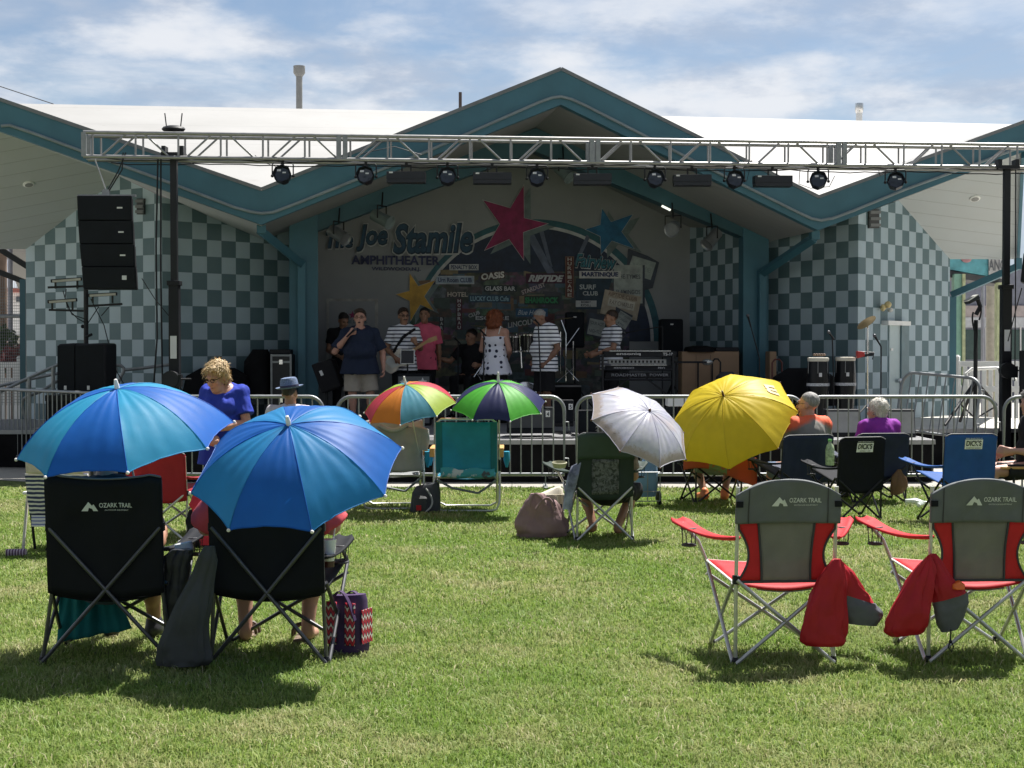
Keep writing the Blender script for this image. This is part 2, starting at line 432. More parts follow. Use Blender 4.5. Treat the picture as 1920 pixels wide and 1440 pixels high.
def checker_mat(name, la, lb, t):
    n = NT(name); uv = n.sep(n.uv())
    a = n.math('FLOOR', n.math('DIVIDE', uv[0], t)); b = n.math('FLOOR', n.math('DIVIDE', uv[1], t))
    par = n.math('MODULO', n.math('ABSOLUTE', n.math('ADD', a, b)), 2.0)
    fx = n.math('ABSOLUTE', n.math('SUBTRACT', n.math('FRACT', n.math('DIVIDE', uv[0], t)), .5)); fy = n.math('ABSOLUTE', n.math('SUBTRACT', n.math('FRACT', n.math('DIVIDE', uv[1], t)), .5))
    joint = n.ramp(n.math('MAXIMUM', fx, fy), .482, .492)
    nz = n.noise(n.obj(), 3.0, 5)
    col = n.mix(par, lin(la), lin(lb))
    cmb = n.n('ShaderNodeCombineXYZ'); n.l(a, cmb.inputs[0]); n.l(b, cmb.inputs[1]); wn_ = n.n('ShaderNodeTexWhiteNoise', noise_dimensions='2D'); n.l(cmb.outputs[0], wn_.inputs['Vector'])
    col = n.mix(n.math('MULTIPLY', wn_.outputs['Value'], .11), col, (.12, .17, .18, 1))
    col = n.mix(n.math('MULTIPLY', n.ramp(nz, .35, .75), .18), col, (.2, .25, .25, 1))
    col = n.mix(n.math('MULTIPLY', joint, .25), col, (.1, .14, .14, 1))
    hgt = n.math('SUBTRACT', n.math('MULTIPLY', n.noise(n.obj(), 55, 3), .25), joint)
    return n.bsdf(col, .62, bump=hgt, bstr=.25)
M_check = checker_mat('checker_tile_wall', (.37, .465, .52), (.082, .145, .165), .257)

def board_mat(name, c, per, axis_uv=1):
    n = NT(name); uv = n.sep(n.uv())
    f = n.math('ABSOLUTE', n.math('SUBTRACT', n.math('FRACT', n.math('DIVIDE', uv[axis_uv], per)), .5))
    j = n.ramp(f, .468, .49)
    nz = n.noise(n.obj(), 2.2, 4)
    col = n.mix(n.math('MULTIPLY', n.ramp(nz, .3, .7), .14), lin(c), (.42, .40, .36, 1))
    col = n.mix(n.math('MULTIPLY', j, .45), col, (.22, .22, .21, 1))
    return n.bsdf(col, .65, bump=n.math('SUBTRACT', 1.0, j), bstr=.3)
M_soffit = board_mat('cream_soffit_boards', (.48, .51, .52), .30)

def roof_mat():
    n = NT('white_roof_membrane'); o = n.obj(); s = n.sep(o)
    nz = n.noise(o, .6, 5); n2 = n.noise(o, 4, 4)
    seam = n.ramp(n.math('ABSOLUTE', n.math('SUBTRACT', n.math('FRACT', n.math('DIVIDE', s[1], 1.9)), .5)), .492, .498)
    col = n.mix(n.ramp(nz, .3, .75), (.295, .292, .285, 1), (.25, .247, .238, 1))
    col = n.mix(n.math('MULTIPLY', n.ramp(n2, .62, .8), .35), col, (.17, .155, .14, 1))
    col = n.mix(n.math('MULTIPLY', seam, .65), col, (.08, .08, .08, 1)) if False else n.mix(n.math('MULTIPLY', seam, .5), col, (.10, .10, .10, 1))
    return n.bsdf(col, .6, bump=n2, bstr=.15)
M_roof = roof_mat()

# ------------------------------------------------------------------ ground sheets (structure)
def lawn_mat():
    n = NT('lawn_soil_and_thatch'); o = n.obj()
    a = n.noise(o, .5, 5); b = n.noise(o, 9, 6, .7); c = n.noise(o, 60, 4, .7)
    col = n.mix(n.ramp(b, .3, .7), (.11, .16, .04, 1), (.22, .26, .09, 1))
    col = n.mix(n.math('MULTIPLY', n.ramp(a, .45, .7), .6), col, (.17, .145, .065, 1))
    col = n.mix(n.ramp(c, .25, .75), (.03, .05, .012, 1), col)
    return n.bsdf(col, .9, bump=c, bstr=.6, spec=.1)
def conc_mat(name, c, sc=1.5):
    n = NT(name); o = n.obj(); a = n.noise(o, sc, 6, .65); b = n.noise(o, 45, 3)
    s = n.sep(o)
    jt = n.ramp(n.math('ABSOLUTE', n.math('SUBTRACT', n.math('FRACT', n.math('DIVIDE', s[0], 1.8)), .5)), .493, .497)
    d = tuple(v * .72 for v in c) + (1,)
    col = n.mix(n.ramp(a, .3, .7), d, tuple(c) + (1,)); col = n.mix(n.math('MULTIPLY', jt, .6), col, (.1, .1, .09, 1))
    return n.bsdf(col, .85, bump=b, bstr=.2, spec=.2)
def sheet(name, pts, z, m):
    mb = MB(); mb.poly([(x, y, z) for x, y in pts]); o = mb.build(name, m); return tag(o, kind='structure')
sheet('ground', [(-600, -60), (600, -60), (600, 900), (-600, 900)], -.012, conc_mat('far_pavement', (.48, .46, .42), .25))
sheet('lawn', [(-16, -4), (16, -4), (16, 17.0), (4, 16.95), (-5, 17.25), (-7.4, 18.6), (-16, 19.6)], -.004, lawn_mat())
sheet('path', [(-16, 19.6), (-7.4, 18.6), (-5, 17.25), (4, 16.95), (16, 17.0), (16, 19.2), (5, 18.3), (-4.6, 18.35), (-7.0, 20.4), (-16, 21.4)], 0.0, conc_mat('path_concrete', (.38, .36, .32)))
# ------------------------------------------------------------------ the amphitheatre building
BA = math.radians(9.0); U = V((math.cos(BA), math.sin(BA), 0)); VD = V((-math.sin(BA), math.cos(BA), 0))
BO = V((.716, 21.0, 0))
bld = thing('amphitheater', 'teal gabled amphitheater stage building with checkered walls and a painted mural behind the band', 'amphitheater', BO, BA)
def BL(x, y, v): return on_plane(x, y, BO + VD * v, VD)
def bpart(mb, name, m, **k): return mb.build(name, m, k.pop('parent', bld), world=True, **k)
T0, TV, TP, TVR, TR = [BL(x, y, 0) for x, y in ((-95, 157), (490, 358), (1052, 132), (1535, 372), (1978, 210))]
B0, BV, BP, BVR, BR = [BL(x, y, 0) for x, y in ((-95, 212), (490, 421), (1052, 196), (1534, 432), (1978, 262))]
for a, b, c, d in ((T0, TV, BV, B0), (TV, TP, BP, BV), (TP, TVR, BVR, BP), (TVR, TR, BR, BVR)):
    mb = MB(); mb.prism([d, c, b, a], VD * .16); bpart(mb, 'fascia', M_teal)
# rope-light conduit along the fascia
M_cond = mat('pale_conduit', (.20, .24, .255), .5)
pts = [BL(x, y, -.03) for x, y in ((2, 236), (18, 235), (60, 249), (155, 284), (300, 336), (440, 389), (470, 397), (490, 400), (512, 398), (560, 380), (800, 284), (1010, 192), (1035, 183), (1052, 181), (1072, 186), (1100, 199), (1300, 301), (1500, 400), (1522, 410), (1540, 413), (1562, 409), (1600, 395), (1700, 354), (1830, 307), (1978, 252))]
MB().tube(pts, .022, 6).build('conduit', M_cond, bld, world=True, smooth=True)
# roof
rl, rc, rr = BL(-95, 193, 8), BL(1000, 213, 8), BL(1978, 236, 8)
def pl_hit(p, d, a, b, c):
    n = (b - a).cross(c - a); return p + d * ((a - p).dot(n) / d.dot(n))
cpt = pl_hit(TP, VD, TV, TVR, rc); wl_, wr_ = pl_hit(T0, VD, TV, rc, rl), pl_hit(TR, VD, TVR, rr, rc)
up = V((0, 0, .012))
mb = MB()
for poly in ([TV, cpt, rc, rl, wl_], [TVR, wr_, rr, rc, cpt], [TV, TP, cpt], [TP, TVR, cpt], [T0, TV, wl_], [TVR, TR, wr_]):
    mb.poly([p + up for p in poly])
back = [p + VD * 7 - Z * 3.2 for p in (rr, rc, rl)]
mb.poly([rl, rc, rr] + back)
bpart(mb, 'roof', M_roof)
# metal drip edge on the front of the roof
mb = MB()
for a, b in ((T0, TV), (TV, TP), (TP, TVR), (TVR, TR)): mb.beam(a + up * 2, b + up * 2, .05, .03, up=VD)
bpart(mb, 'drip_edge', mat('edge_flashing', (.16, .17, .18), .5))
# centre ceiling plates
def uvpoly(polys, name, m, org, ud, vd):
    mb = MB(); mb.uv = []
    for pl in polys:
        mb.poly(pl); mb.uv += [((p - org).dot(ud), (p - org).dot(vd)) for p in pl]
    return bpart(mb, name, m)
def offv(p, v): return p + VD * v
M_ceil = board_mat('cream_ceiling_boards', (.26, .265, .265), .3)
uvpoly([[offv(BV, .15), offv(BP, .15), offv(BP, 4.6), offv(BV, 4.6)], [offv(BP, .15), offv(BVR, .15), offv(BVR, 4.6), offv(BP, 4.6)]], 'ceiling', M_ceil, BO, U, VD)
# wing soffits
LA, LB, LC = at(50, 23.6, 0), at(305, 21.8, 0), at(552, 23.4, 0)
RA, RB, RC = at(1425, 24.2, 0), at(1608, 22.4, 0), at(1780, 25.0, 0)
def wall_pt(x, y, a, b):
    n = (b - a).cross(Z).normalized(); return on_plane(x, y, a, n)
WL_, WR_ = wall_pt(225, 331, LA, LB), wall_pt(1685, 376, RB, RC)
LT, RT = P(50, 467, 23.6), P(1780, 486, 25.0)
e_l, r_l, v_l = BL(-90, 214, .15), BL(232, 329, .15), offv(BV, .15)
b_l = on_plane(-90, 467, e_l, (WL_ - e_l).cross(LT - e_l).normalized())
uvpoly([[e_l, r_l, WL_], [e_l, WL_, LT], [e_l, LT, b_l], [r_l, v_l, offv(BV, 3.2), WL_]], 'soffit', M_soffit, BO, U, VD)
e_r, r_r, v_r = BL(1918, 285, .15), BL(1692, 373, .15), offv(BVR, .15)
b_r = on_plane(1909, 486, e_r, (WR_ - e_r).cross(RT - e_r).normalized())
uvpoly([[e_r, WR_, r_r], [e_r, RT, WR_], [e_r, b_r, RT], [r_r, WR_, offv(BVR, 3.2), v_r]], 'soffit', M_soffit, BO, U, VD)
MB().beam(e_r, b_r, .05, .22).build('fascia', M_teal, bld, world=True)
# recessed downlights in the soffits
for tri, x, y in (((e_l, WL_, LT), 54, 345), ((e_r, RT, WR_), 1828, 372)):
    n = (tri[1] - tri[0]).cross(tri[2] - tri[0]).normalized()
    if n.z > 0: n = -n
    c = on_plane(x, y, tri[0], n); R = n.to_track_quat('Z', 'Y').to_matrix()
    mb = MB(); mb.lathe([(.085, -.01), (.085, .012), (.066, .02)], c, R, 20); o = bpart(mb, 'downlight', M_white)
    mb = MB(); mb.lathe([(.06, .0), (.06, .022)], c, R, 16); bpart(mb, 'bulb', mat('lamp_grey', (.25, .25, .24), .3), parent=o)
# checkered walls
def wall(a, b, tops, uoff=0):       # tops: list of (fraction, z)
    n = (b - a); L = n.length
    pts = [a, b] + [a + n * t + Z * z for t, z in reversed(tops)]
    mb = MB(); mb.poly(pts); mb.uv = [(uoff + (V((p.x, p.y, 0)) - a).length, p.z) for p in pts]
    return bpart(mb, 'wall', M_check)
def frac(p, a, b): return (V((p.x, p.y, 0)) - a).length / (b - a).length
wl1 = wall(LA, LB, [(0, LT.z), (frac(WL_, LA, LB), WL_.z), (1, 3.95)], .03)
wl2 = wall(LB, LC, [(0, 3.95), (1, 3.62)], .257)
wr2 = wall(RA, RB, [(0, 3.72), (1, 3.82)], .09)
wr1 = wall(RB, RC, [(0, 3.82), (frac(WR_, RB, RC), WR_.z), (1, RT.z)], .0)
# inner frame beam and columns
ib = [BL(x, y, 2.1) for x, y in ((543, 402), (1005, 240), (1398, 413), (1398, 446), (1004, 284), (543, 452))]
mb = MB(); mb.prism([ib[5], ib[4], ib[1], ib[0]], VD * .3); bpart(mb, 'beam', M_teal2)
mb = MB(); mb.prism([ib[4], ib[3], ib[2], ib[1]], VD * .3); bpart(mb, 'beam', M_teal2)
def column(x0, x1, ztop):
    a, b = BL(x0, 700, 2.07), BL(x1, 700, 2.07); a.z = b.z = 0
    mb = MB(); mb.prism([a, b, b + Z * ztop, a + Z * ztop], VD * .42); return bpart(mb, 'column', M_teal, bevel=.01)
column(543, 597, 3.86); column(1393, 1441, 3.86)
for (sx, sy0, sy1, kx, ky, w0) in ((490, 421, 434, 565, 494, .115), (1527, 433, 446, 1429, 512, .115)):
    a, b = BL(sx, sy0, .35), BL(sx, sy1, .35); k = BL(kx, ky, 2.0); f = k.copy(); f.z = .45
    mb = MB(); mb.beam(a, b - Z * .03, .13, .13, up=VD); mb.beam(b, k, w0, w0, up=VD); mb.beam(k + Z * .05, f, .12, .11, up=VD)
    bpart(mb, 'strut', M_teal, bevel=.006)
# mural wall
MV = 4.0
def LM(x, y, k=0): return BL(x, y, MV - .012 - k * .005)
mA, mB = BL(575, 700, MV), BL(1293, 700, MV); mA.z = mB.z = .3
def zceil(p): return BP.z - abs((p - BO).dot(U)) * (BP.z - BV.z) / abs((BV - BP).dot(U)) + .06
mc = BO + VD * MV + Z * zceil(BO)
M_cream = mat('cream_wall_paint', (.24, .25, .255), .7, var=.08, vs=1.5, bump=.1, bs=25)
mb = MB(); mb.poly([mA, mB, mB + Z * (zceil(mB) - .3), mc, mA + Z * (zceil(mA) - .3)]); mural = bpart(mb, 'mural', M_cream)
mB0 = V((mB.x, mB.y, 0)); cr = at(1398, 23.6, 0)
wall(mB0, cr, [(0, 4.0), (1, 3.72)], .02)
mA0 = V((mA.x, mA.y, 0)); cl = BL(560, 700, 2.5); cl.z = 0
wall(cl, mA0, [(0, 3.6), (1, 3.9)])
# --- mural paint layers
M_ = lambda n, c: mat('mural_' + n, c, .7, var=.28, vs=7, bump=.25, bs=45)
m_navy, m_tealp, m_wht, m_mag, m_blu, m_org = M_('navy', (.022, .032, .060)), M_('teal', (.03, .10, .12)), M_('white', (.42, .43, .43)), M_('magenta', (.24, .022, .085)), M_('blue', (.022, .13, .25)), M_('orange', (.46, .27, .045))
m_shd = M_('shadow', (.13, .17, .17))
def mp_poly(name, pxs, k, m, parent=None):
    mb = MB(); mb.poly([LM(x, y, k) for x, y in pxs]); return bpart(mb, name, m, parent=parent or mural)
def collage_mat():
    n = NT('mural_collage'); o = n.obj(); mp_ = n.n('ShaderNodeMapping'); n.l(o, mp_.inputs[0]); mp_.inputs['Scale'].default_value = (3.2, 1, 6.5); v = n.n('ShaderNodeTexVoronoi', distance='CHEBYCHEV'); n.l(mp_.outputs[0], v.inputs['Vector']); v.inputs['Scale'].default_value = 1
    h = n.n('ShaderNodeHueSaturation'); n.l(v.outputs['Color'], h.inputs['Color']); h.inputs['Saturation'].default_value = .55; h.inputs['Value'].default_value = .17
    c = n.mix(n.ramp(n.noise(o, 9, 4), .35, .65), h.outputs[0], (.035, .045, .04, 1)); return n.bsdf(c, .7)
def ell(cx, cy, rx, ry, a0=0, a1=360, n=48): return [(cx + rx * math.cos(math.radians(a0 + (a1 - a0) * i / n)), cy - ry * math.sin(math.radians(a0 + (a1 - a0) * i / n))) for i in range(n + 1)]
mp_poly('painted_disc', ell(1002, 640, 237, 229, 0, 180), 0, m_tealp); mp_poly('painted_disc', ell(1000, 640, 226, 218, 0, 180), 1, m_wht)
mp_poly('painted_disc', ell(1000, 640, 220, 212, 0, 180) , 2, m_navy)
mp_poly('painted_disc', [(772, 600), (800, 545), (840, 512), (1150, 508), (1180, 560), (1180, 745), (758, 745), (758, 640)], 2.6, collage_mat())
for q in ([(985, 440), (1000, 437), (1050, 530), (1030, 520)], [(1100, 440), (1106, 445), (1080, 500), (1076, 495)], [(1010, 430), (1018, 428), (1036, 500), (1030, 500)]):
    mp_poly('painted_beam', q, 3, M_('beam', (.10, .12, .17)))
def star(pts, m, k, shx=12, shy=6):
    cx = sum(p[0] for p in pts) / len(pts); cy = sum(p[1] for p in pts) / len(pts)
    s = mp_poly('star', [(cx + (x - cx) * .965, cy + (y - cy) * .965) for x, y in pts], k + 2, m)
    mp_poly('star_outline', pts, k + 1, m_wht); mp_poly('star_shadow', [(x + shx, y + shy) for x, y in pts], k, m_shd)
c2 = lambda L_: [(560 + x / 3, 100 + y / 3) for x, y in L_]
star(c2([(1268, 735), (1270, 925), (1408, 958), (1265, 1008), (1268, 1168), (1183, 1048), (1042, 1112), (1130, 960), (1032, 822), (1190, 868)]), m_mag, 4)
star(c2([(1705, 868), (1757, 947), (1884, 903), (1818, 1003), (1892, 1102), (1762, 1056), (1700, 1134), (1695, 1030), (1608, 990), (1695, 963)]), m_blu, 4)
c4 = lambda L_: [(580 + x / 5.333, 380 + y / 5.333) for x, y in L_]
star(c4([(1000, 695), (1090, 832), (1264, 772), (1152, 938), (1250, 1084), (1110, 1022), (1010, 1190), (1000, 985), (858, 915), (1000, 880)]), m_org, 4, 9, 5)
UX = U; UZ = Z
def mtext(mb, s, cx, cy, wpx, hpx, k, m, bold=0, shear=0, rot=0):
    c = LM(cx, cy, k); l = LM(cx + 10, cy, k); pxm = (l - c).length / 10
    ux, uz = UX * math.cos(rot) + UZ * math.sin(rot), UZ * math.cos(rot) - UX * math.sin(rot)
    mb.text(s, c, ux, uz, wpx * pxm, hpx * pxm, m, bold, shear)
def sign(s, cx, cy, w_, h_, bg, fg, k=5, tw=.88, th=.66, bold=.02, shear=0, rot=0, border=None):
    mb = MB(); ca, sa = math.cos(-rot), math.sin(-rot); R2 = lambda x, y: (cx + x * ca - y * sa, cy + x * sa + y * ca)
    q = [R2(*p) for p in ((-w_ / 2, h_ / 2), (w_ / 2, h_ / 2), (w_ / 2, -h_ / 2), (-w_ / 2, -h_ / 2))]
    ms = []
    if bg is not None:
        if border: mb.poly([LM(*[(cx, cy)[i] + (p[i] - (cx, cy)[i]) * (1 + (2.5 / h_ if i else 2.5 / w_)) for i in (0, 1)], k - .4) for p in q], 0); ms.append(M_('b' + str(border), border))
        mb.poly([LM(x, y, k) for x, y in q], len(ms)); ms.append(M_('p' + str(bg), bg))
    lines = s.split('\n'); n = len(lines)
    for i, t in enumerate(lines):
        yy = (i + .5) / n * h_ - h_ / 2; xx, y2 = R2(0, yy)
        L_ = max(len(l) for l in lines)
        mtext(mb, t, xx, y2, w_ * tw * min(1, len(t) / L_ + .12), h_ / n * th, k + .8, len(ms), bold, shear, rot)
    ms.append(M_('t' + str(fg), fg)); return bpart(mb, 'painted_sign', ms, parent=mural)
def script_sign(s, cx, cy, w_, h_, m_face, m_out, m_dark, k=8, rot=0, shear=.25):
    mb = MB()
    mtext(mb, s, cx + 1.5, cy + 1.5, w_ * 1.05, h_ * 1.17, k, 0, .07, shear, rot); mtext(mb, s, cx + 1, cy + 1, w_ * 1.025, h_ * 1.08, k + .5, 1, .048, shear, rot); mtext(mb, s, cx, cy, w_, h_, k + 1, 2, .018, shear, rot)
    return bpart(mb, 'painted_lettering', [m_out, m_dark, m_face], parent=mural)
W_, NV, DK = (.44, .45, .45), (.03, .04, .10), (.02, .03, .05)
m_let = M_('letter_blue', (.022, .062, .105)); m_dk = M_('letter_dark', (.014, .032, .055))
script_sign('The', 636, 449, 50, 30, m_let, m_wht, m_dk, rot=.04); script_sign('Joe', 697, 445, 58, 48, m_let, m_wht, m_dk, rot=.03); script_sign('Stamile', 811, 446, 148, 54, m_let, m_wht, m_dk, rot=.03)
sign('AMPHITHEATER', 742, 488, 166, 17, None, (.03, .035, .09), 5, 1, 1, .03); sign('WILDWOOD,N.J.', 743, 505, 92, 8.5, None, (.035, .04, .10), 5, 1, 1, .025)
sign('PENALTY BOX', 870, 501, 55, 11.5, W_, NV, 6, .9, .68, .03)
sign('Urn Room CLUB', 853, 525, 70, 13, (.30, .36, .42), NV, 6, .9, .66, .03, border=W_)
sign('OASIS', 924, 517, 46, 15, (.05, .03, .03), (.55, .53, .5), 7, .95, .8, .04, .1, .12); sign('GLASS BAR', 938, 541, 62, 12, (.02, .03, .035), W_, 6, .92, .7, .03)
sign('RIPTIDE', 1024, 522, 76, 19, (.05, .012, .03), W_, 6, .88, .66, .05, .35); sign('STARDUST', 1000, 541, 46, 10, None, (.42, .36, .36), 7, 1, .8, .02, 0, .35)
sign('SHAMROCK', 1016, 563, 66, 16, (.02, .035, .03), (.03, .20, .08), 6, .95, .7, .05); sign('LUCKY CLUB Cafe', 918, 560, 78, 14, (.03, .06, .09), (.25, .40, .46), 6, .92, .64, .02)
sign('HOTEL', 858, 552, 38, 9, None, (.45, .40, .34), 7, 1, 1, .03); sign('CLUB', 889, 589, 22, 7, None, W_, 7, 1, 1, .02, 0, .35)
sign('ESQUIRE', 923, 597, 66, 11, (.025, .03, .035), W_, 6, .95, .8, .03); sign('Blue Heaven', 997, 586, 60, 15, (.03, .09, .17), (.42, .48, .5), 6, .88, .6, .005, .4)
sign('LINCOLN', 978, 606, 52, 10, None, (.40, .40, .38), 7, 1, 1, .02, .1, .16)
def vsign(s, cx, y0, y1, w_, bg, fg, k=7, border=None): return sign('\n'.join(s), cx, (y0 + y1) / 2, w_, y1 - y0, bg, fg, k, .55, .74, .02, border=border)
vsign('HOFBRAU', 861, 560, 618, 11, (.07, .02, .03), W_); vsign('BAR', 828, 594, 619, 9, (.03, .03, .035), W_); vsign('HURRICANE', 1068, 482, 557, 14, (.10, .03, .025), (.42, .40, .36), 9, (.16, .10, .07))
script_sign('Fairview', 1117, 490, 76, 24, M_('fair', (.04, .16, .20)), m_wht, m_dk, 9, -.06)
sign('MARTINIQUE', 1125, 515, 78, 14, (.50, .50, .48), NV, 11, .88, .7, .05); sign('SURF', 1102, 538, 34, 9, None, (.42, .46, .46), 7, .9, 1, .02); sign('CLUB', 1107, 550, 30, 8, None, (.42, .46, .46), 7, .95, 1, .02)
sign('BOBBY\nRYDELL', 1099, 569.5, 39, 12, W_, DK, 8, .5, .7, .03)
mp_poly('painted_panel', [(1080, 522), (1148, 522), (1130, 580), (1080, 580)], 5, M_('surf_panel', (.02, .04, .06)))
g1, g2 = (.34, .37, .35), (.36, .31, .24)
mp_poly('painted_panel', [(1178, 466), (1215, 480), (1236, 492), (1224, 540), (1206, 545), (1175, 500)], 5, M_('edge', (.05, .06, .08)))
sign('THE SUPREMES', 1203, 502, 46, 34, (.30, .34, .32), (.18, .22, .2), 6, .8, .25, .0, 0, -.3)
mp_poly('painted_panel', [(1150, 497), (1209, 497), (1209, 574), (1204, 574), (1150, 574)], 7, M_('edge', (.05, .06, .08)))
sign(' \nTHE TYMES\n \nFLAMINGOS\nTHE EARLS', 1178, 533, 54, 72, g1, (.07, .08, .10), 8, .84, .55, .01)
sign('RIPTIDE CLUB', 1164, 572, 70, 46, g2, (.16, .10, .07), 9, .01, .01, 0, 0, -.2); sign('RIPTIDE CLUB', 1168, 556, 54, 9, None, (.14, .08, .06), 10, 1, .8, 0, 0, -.2)
sign('RAY CHARLES', 1165, 570, 50, 16, (.46, .44, .38), (.12, .10, .09), 10, .9, .5, .0, .1, -.2)
mp_poly('painted_panel', [(1155, 575), (1187, 592), (1168, 626), (1150, 610)], 11, M_('edge', (.05, .06, .08))); sign('TEMPTATIONS\nTONIGHT\n8 PM', 1168, 600, 26, 26, g1, (.07, .08, .10), 12, .9, .5, 0, 0, -.55)
mp_poly('painted_panel', [(1104, 585), (1136, 592), (1130, 635), (1098, 628)], 10, M_('edge', (.05, .06, .08))); sign('FOUR ACES\nNIGHTLY', 1118, 614, 30, 30, g1, (.07, .08, .10), 11, .9, .4, 0, 0, -.2)
rr_ = random.Random(5)
for i in range(80):     # dim painted shop fronts between the signs
    x, y = rr_.uniform(782, 1130), rr_.uniform(506, 700); w_, h_ = rr_.uniform(10, 36), rr_.uniform(5, 22)
    mp_poly('painted_shopfront', [(x, y), (x + w_, y + rr_.uniform(-3, 3)), (x + w_, y + h_), (x, y + h_)], 3 + .02 * i, M_('shop%d' % (i % 8), [(.10, .13, .10), (.16, .10, .06), (.06, .10, .13), (.13, .12, .09), (.05, .07, .06), (.20, .16, .09), (.11, .04, .04), (.05, .05, .06)][i % 8]))
# mural door
mp_poly('door_frame', [(612, 745), (709, 745), (709, 560), (612, 560)], 1, M_('door_edge', (.30, .29, .27)))
dr = mp_poly('door', [(617, 745), (703, 745), (703, 565), (617, 565)], 2, M_cream)
mp_poly('star', [(661 + (8 if i % 2 == 0 else 3.3) * math.sin(i * math.pi / 5), 591 - (8 if i % 2 == 0 else 3.3) * math.cos(i * math.pi / 5)) for i in range(10)], 4, m_mag, dr)
mb = MB(); mtext(mb, 'STAGE DOOR', 661, 603, 54, 6, 4, 0, .02); bpart(mb, 'lettering', M_('door_text', (.10, .16, .17)), parent=dr)
# vents, side door and wall lamp
def on_wall(x, y, a, b, out=.02):
    n = (b - a).cross(Z).normalized()
    if n.y > 0: n = -n
    return on_plane(x, y, a + n * out, n)
for (x0, x1, y0, y1, a, b) in ((256, 270, 372, 402, LA, LB), (1630, 1649, 392, 428, RB, RC)):
    q = [on_wall(x, y, a, b, .03) for x, y in ((x0, y1), (x1, y1), (x1, y0), (x0, y0))]
    n = (b - a).cross(Z).normalized(); n = -n if n.y > 0 else n
    mb = MB(); mb.prism(q, -n * .03); o = bpart(mb, 'vent', mat('vent_dark', (.035, .038, .04), .6))
    mb = MB()
    for i in range(3):
        t = (i + .5) / 3; l, r = q[0].lerp(q[3], t), q[1].lerp(q[2], t); mb.beam(l + n * .012, r + n * .012, .03, .045)
    bpart(mb, 'louver', mat('vent_slat', (.12, .13, .13), .5), parent=o)
def wquad(x0, x1, y0, z1, out, th, name, m, parent=bld, a=RB, b=RC):
    n = (b - a).cross(Z).normalized(); n = -n if n.y > 0 else n
    p0, p1 = on_wall(x0, y0, a, b, out), on_wall(x1, y0, a, b, out); top = (p0.z + p1.z) / 2
    q = [V((p0.x, p0.y, z1)), V((p1.x, p1.y, z1)), V((p1.x, p1.y, top)), V((p0.x, p0.y, top))]
    mb = MB(); mb.prism(q, -n * th); return bpart(mb, name, m, parent=parent)
dr = wquad(1668, 1691, 608, .02, .02, .03, 'door', mat('pale_teal_door', (.42, .51, .52), .5, var=.06))
wquad(1691, 1705, 608, .02, .05, .05, 'door_jamb', mat('door_jamb_blue', (.13, .20, .22), .5))
wquad(1666, 1708, 602, 2.04, .12, .12, 'door_lintel', M_white); 
o = wquad(1671, 1675, 653, 1.63, .035, .02, 'door_notice', M_white, dr)
mb = MB(); mb.ball(on_wall(1687, 714, RB, RC, .07), .045, 10); bpart(mb, 'handle', M_chrome, parent=dr, smooth=True)
mb = MB(); c = on_wall(1659, 577, RB, RC, .1); mb.ball(c + X * .05 + Z * .05, (.06, .05, .055), 12); mb.ball(c - X * .03 - Z * .0, (.04, .05, .06), 12); mb.cyl(c, c + V((-.02, .12, 0)), .03)
bpart(mb, 'wall_lamp', mat('lamp_amber', (.62, .50, .24), .35), smooth=True)
mb = MB(); mb.ball(on_wall(1669, 581, RB, RC, .1), (.05, .05, .04), 12); bpart(mb, 'wall_lamp', mat('lamp_glass', (.55, .56, .54), .15), smooth=True)
# strip lamp under the right half of the inner frame and the small blue pilot lamp on the left column
def emit(name, c, s):
    n = NT(name); e = n.n('ShaderNodeEmission'); e.inputs[0].default_value = lin(c); e.inputs[1].default_value = s; n.l(e.outputs[0], n.out.inputs[0]); return n.m
mb = MB(); mb.beam(BL(1241, 386, 2.0), BL(1257, 394, 2.0), .03, .03); bpart(mb, 'strip_lamp', emit('tube_glow', (.9, .95, .8), .7))
mb = MB(); mb.ball(BL(564, 600, 2.0), .03, 10); bpart(mb, 'pilot_lamp', emit('pilot_glow', (.2, .5, 1), 1.2))
# roof pipes
def pipe(x, y0, y1, wpx, cap, v, m, label, mc=None):
    a = BL(x, y0, v); b = BL(x, y1, v); px = 2700 / a.y; base = a - Z * .9
    t = thing('roof_pipe', label, 'pipe', base); r = wpx / px / 2
    MB().tube([base, b], r, 14).build('pipe', m, t, world=True, smooth=True)
    if cap:
        rr2, hh = cap[0] / px / 2, cap[1] / px
        mb = MB(); mb.lathe([(r * 1.05, -hh * 1.5), (rr2, -hh), (rr2, 0), (rr2 * .8, .0)], b, None, 18); mb.build('cap', mc or m, t, world=True, smooth=True)
pipe(561, 206, 124, 12, (22, 13), 9.5, mat('pipe_grey', (.27, .27, .26), .5), 'tall grey capped vent pipe standing on the white roof left of the gable')
pipe(863, 212, 173, 6, None, 9.0, mat('pipe_rust', (.07, .05, .045), .7), 'thin dark rusty pipe rising behind the left slope of the centre gable')
pipe(1611, 226, 194, 12, (16, 12), 9.5, M_white, 'short white vent pipe with a shiny cap on the right of the roof', M_chrome)
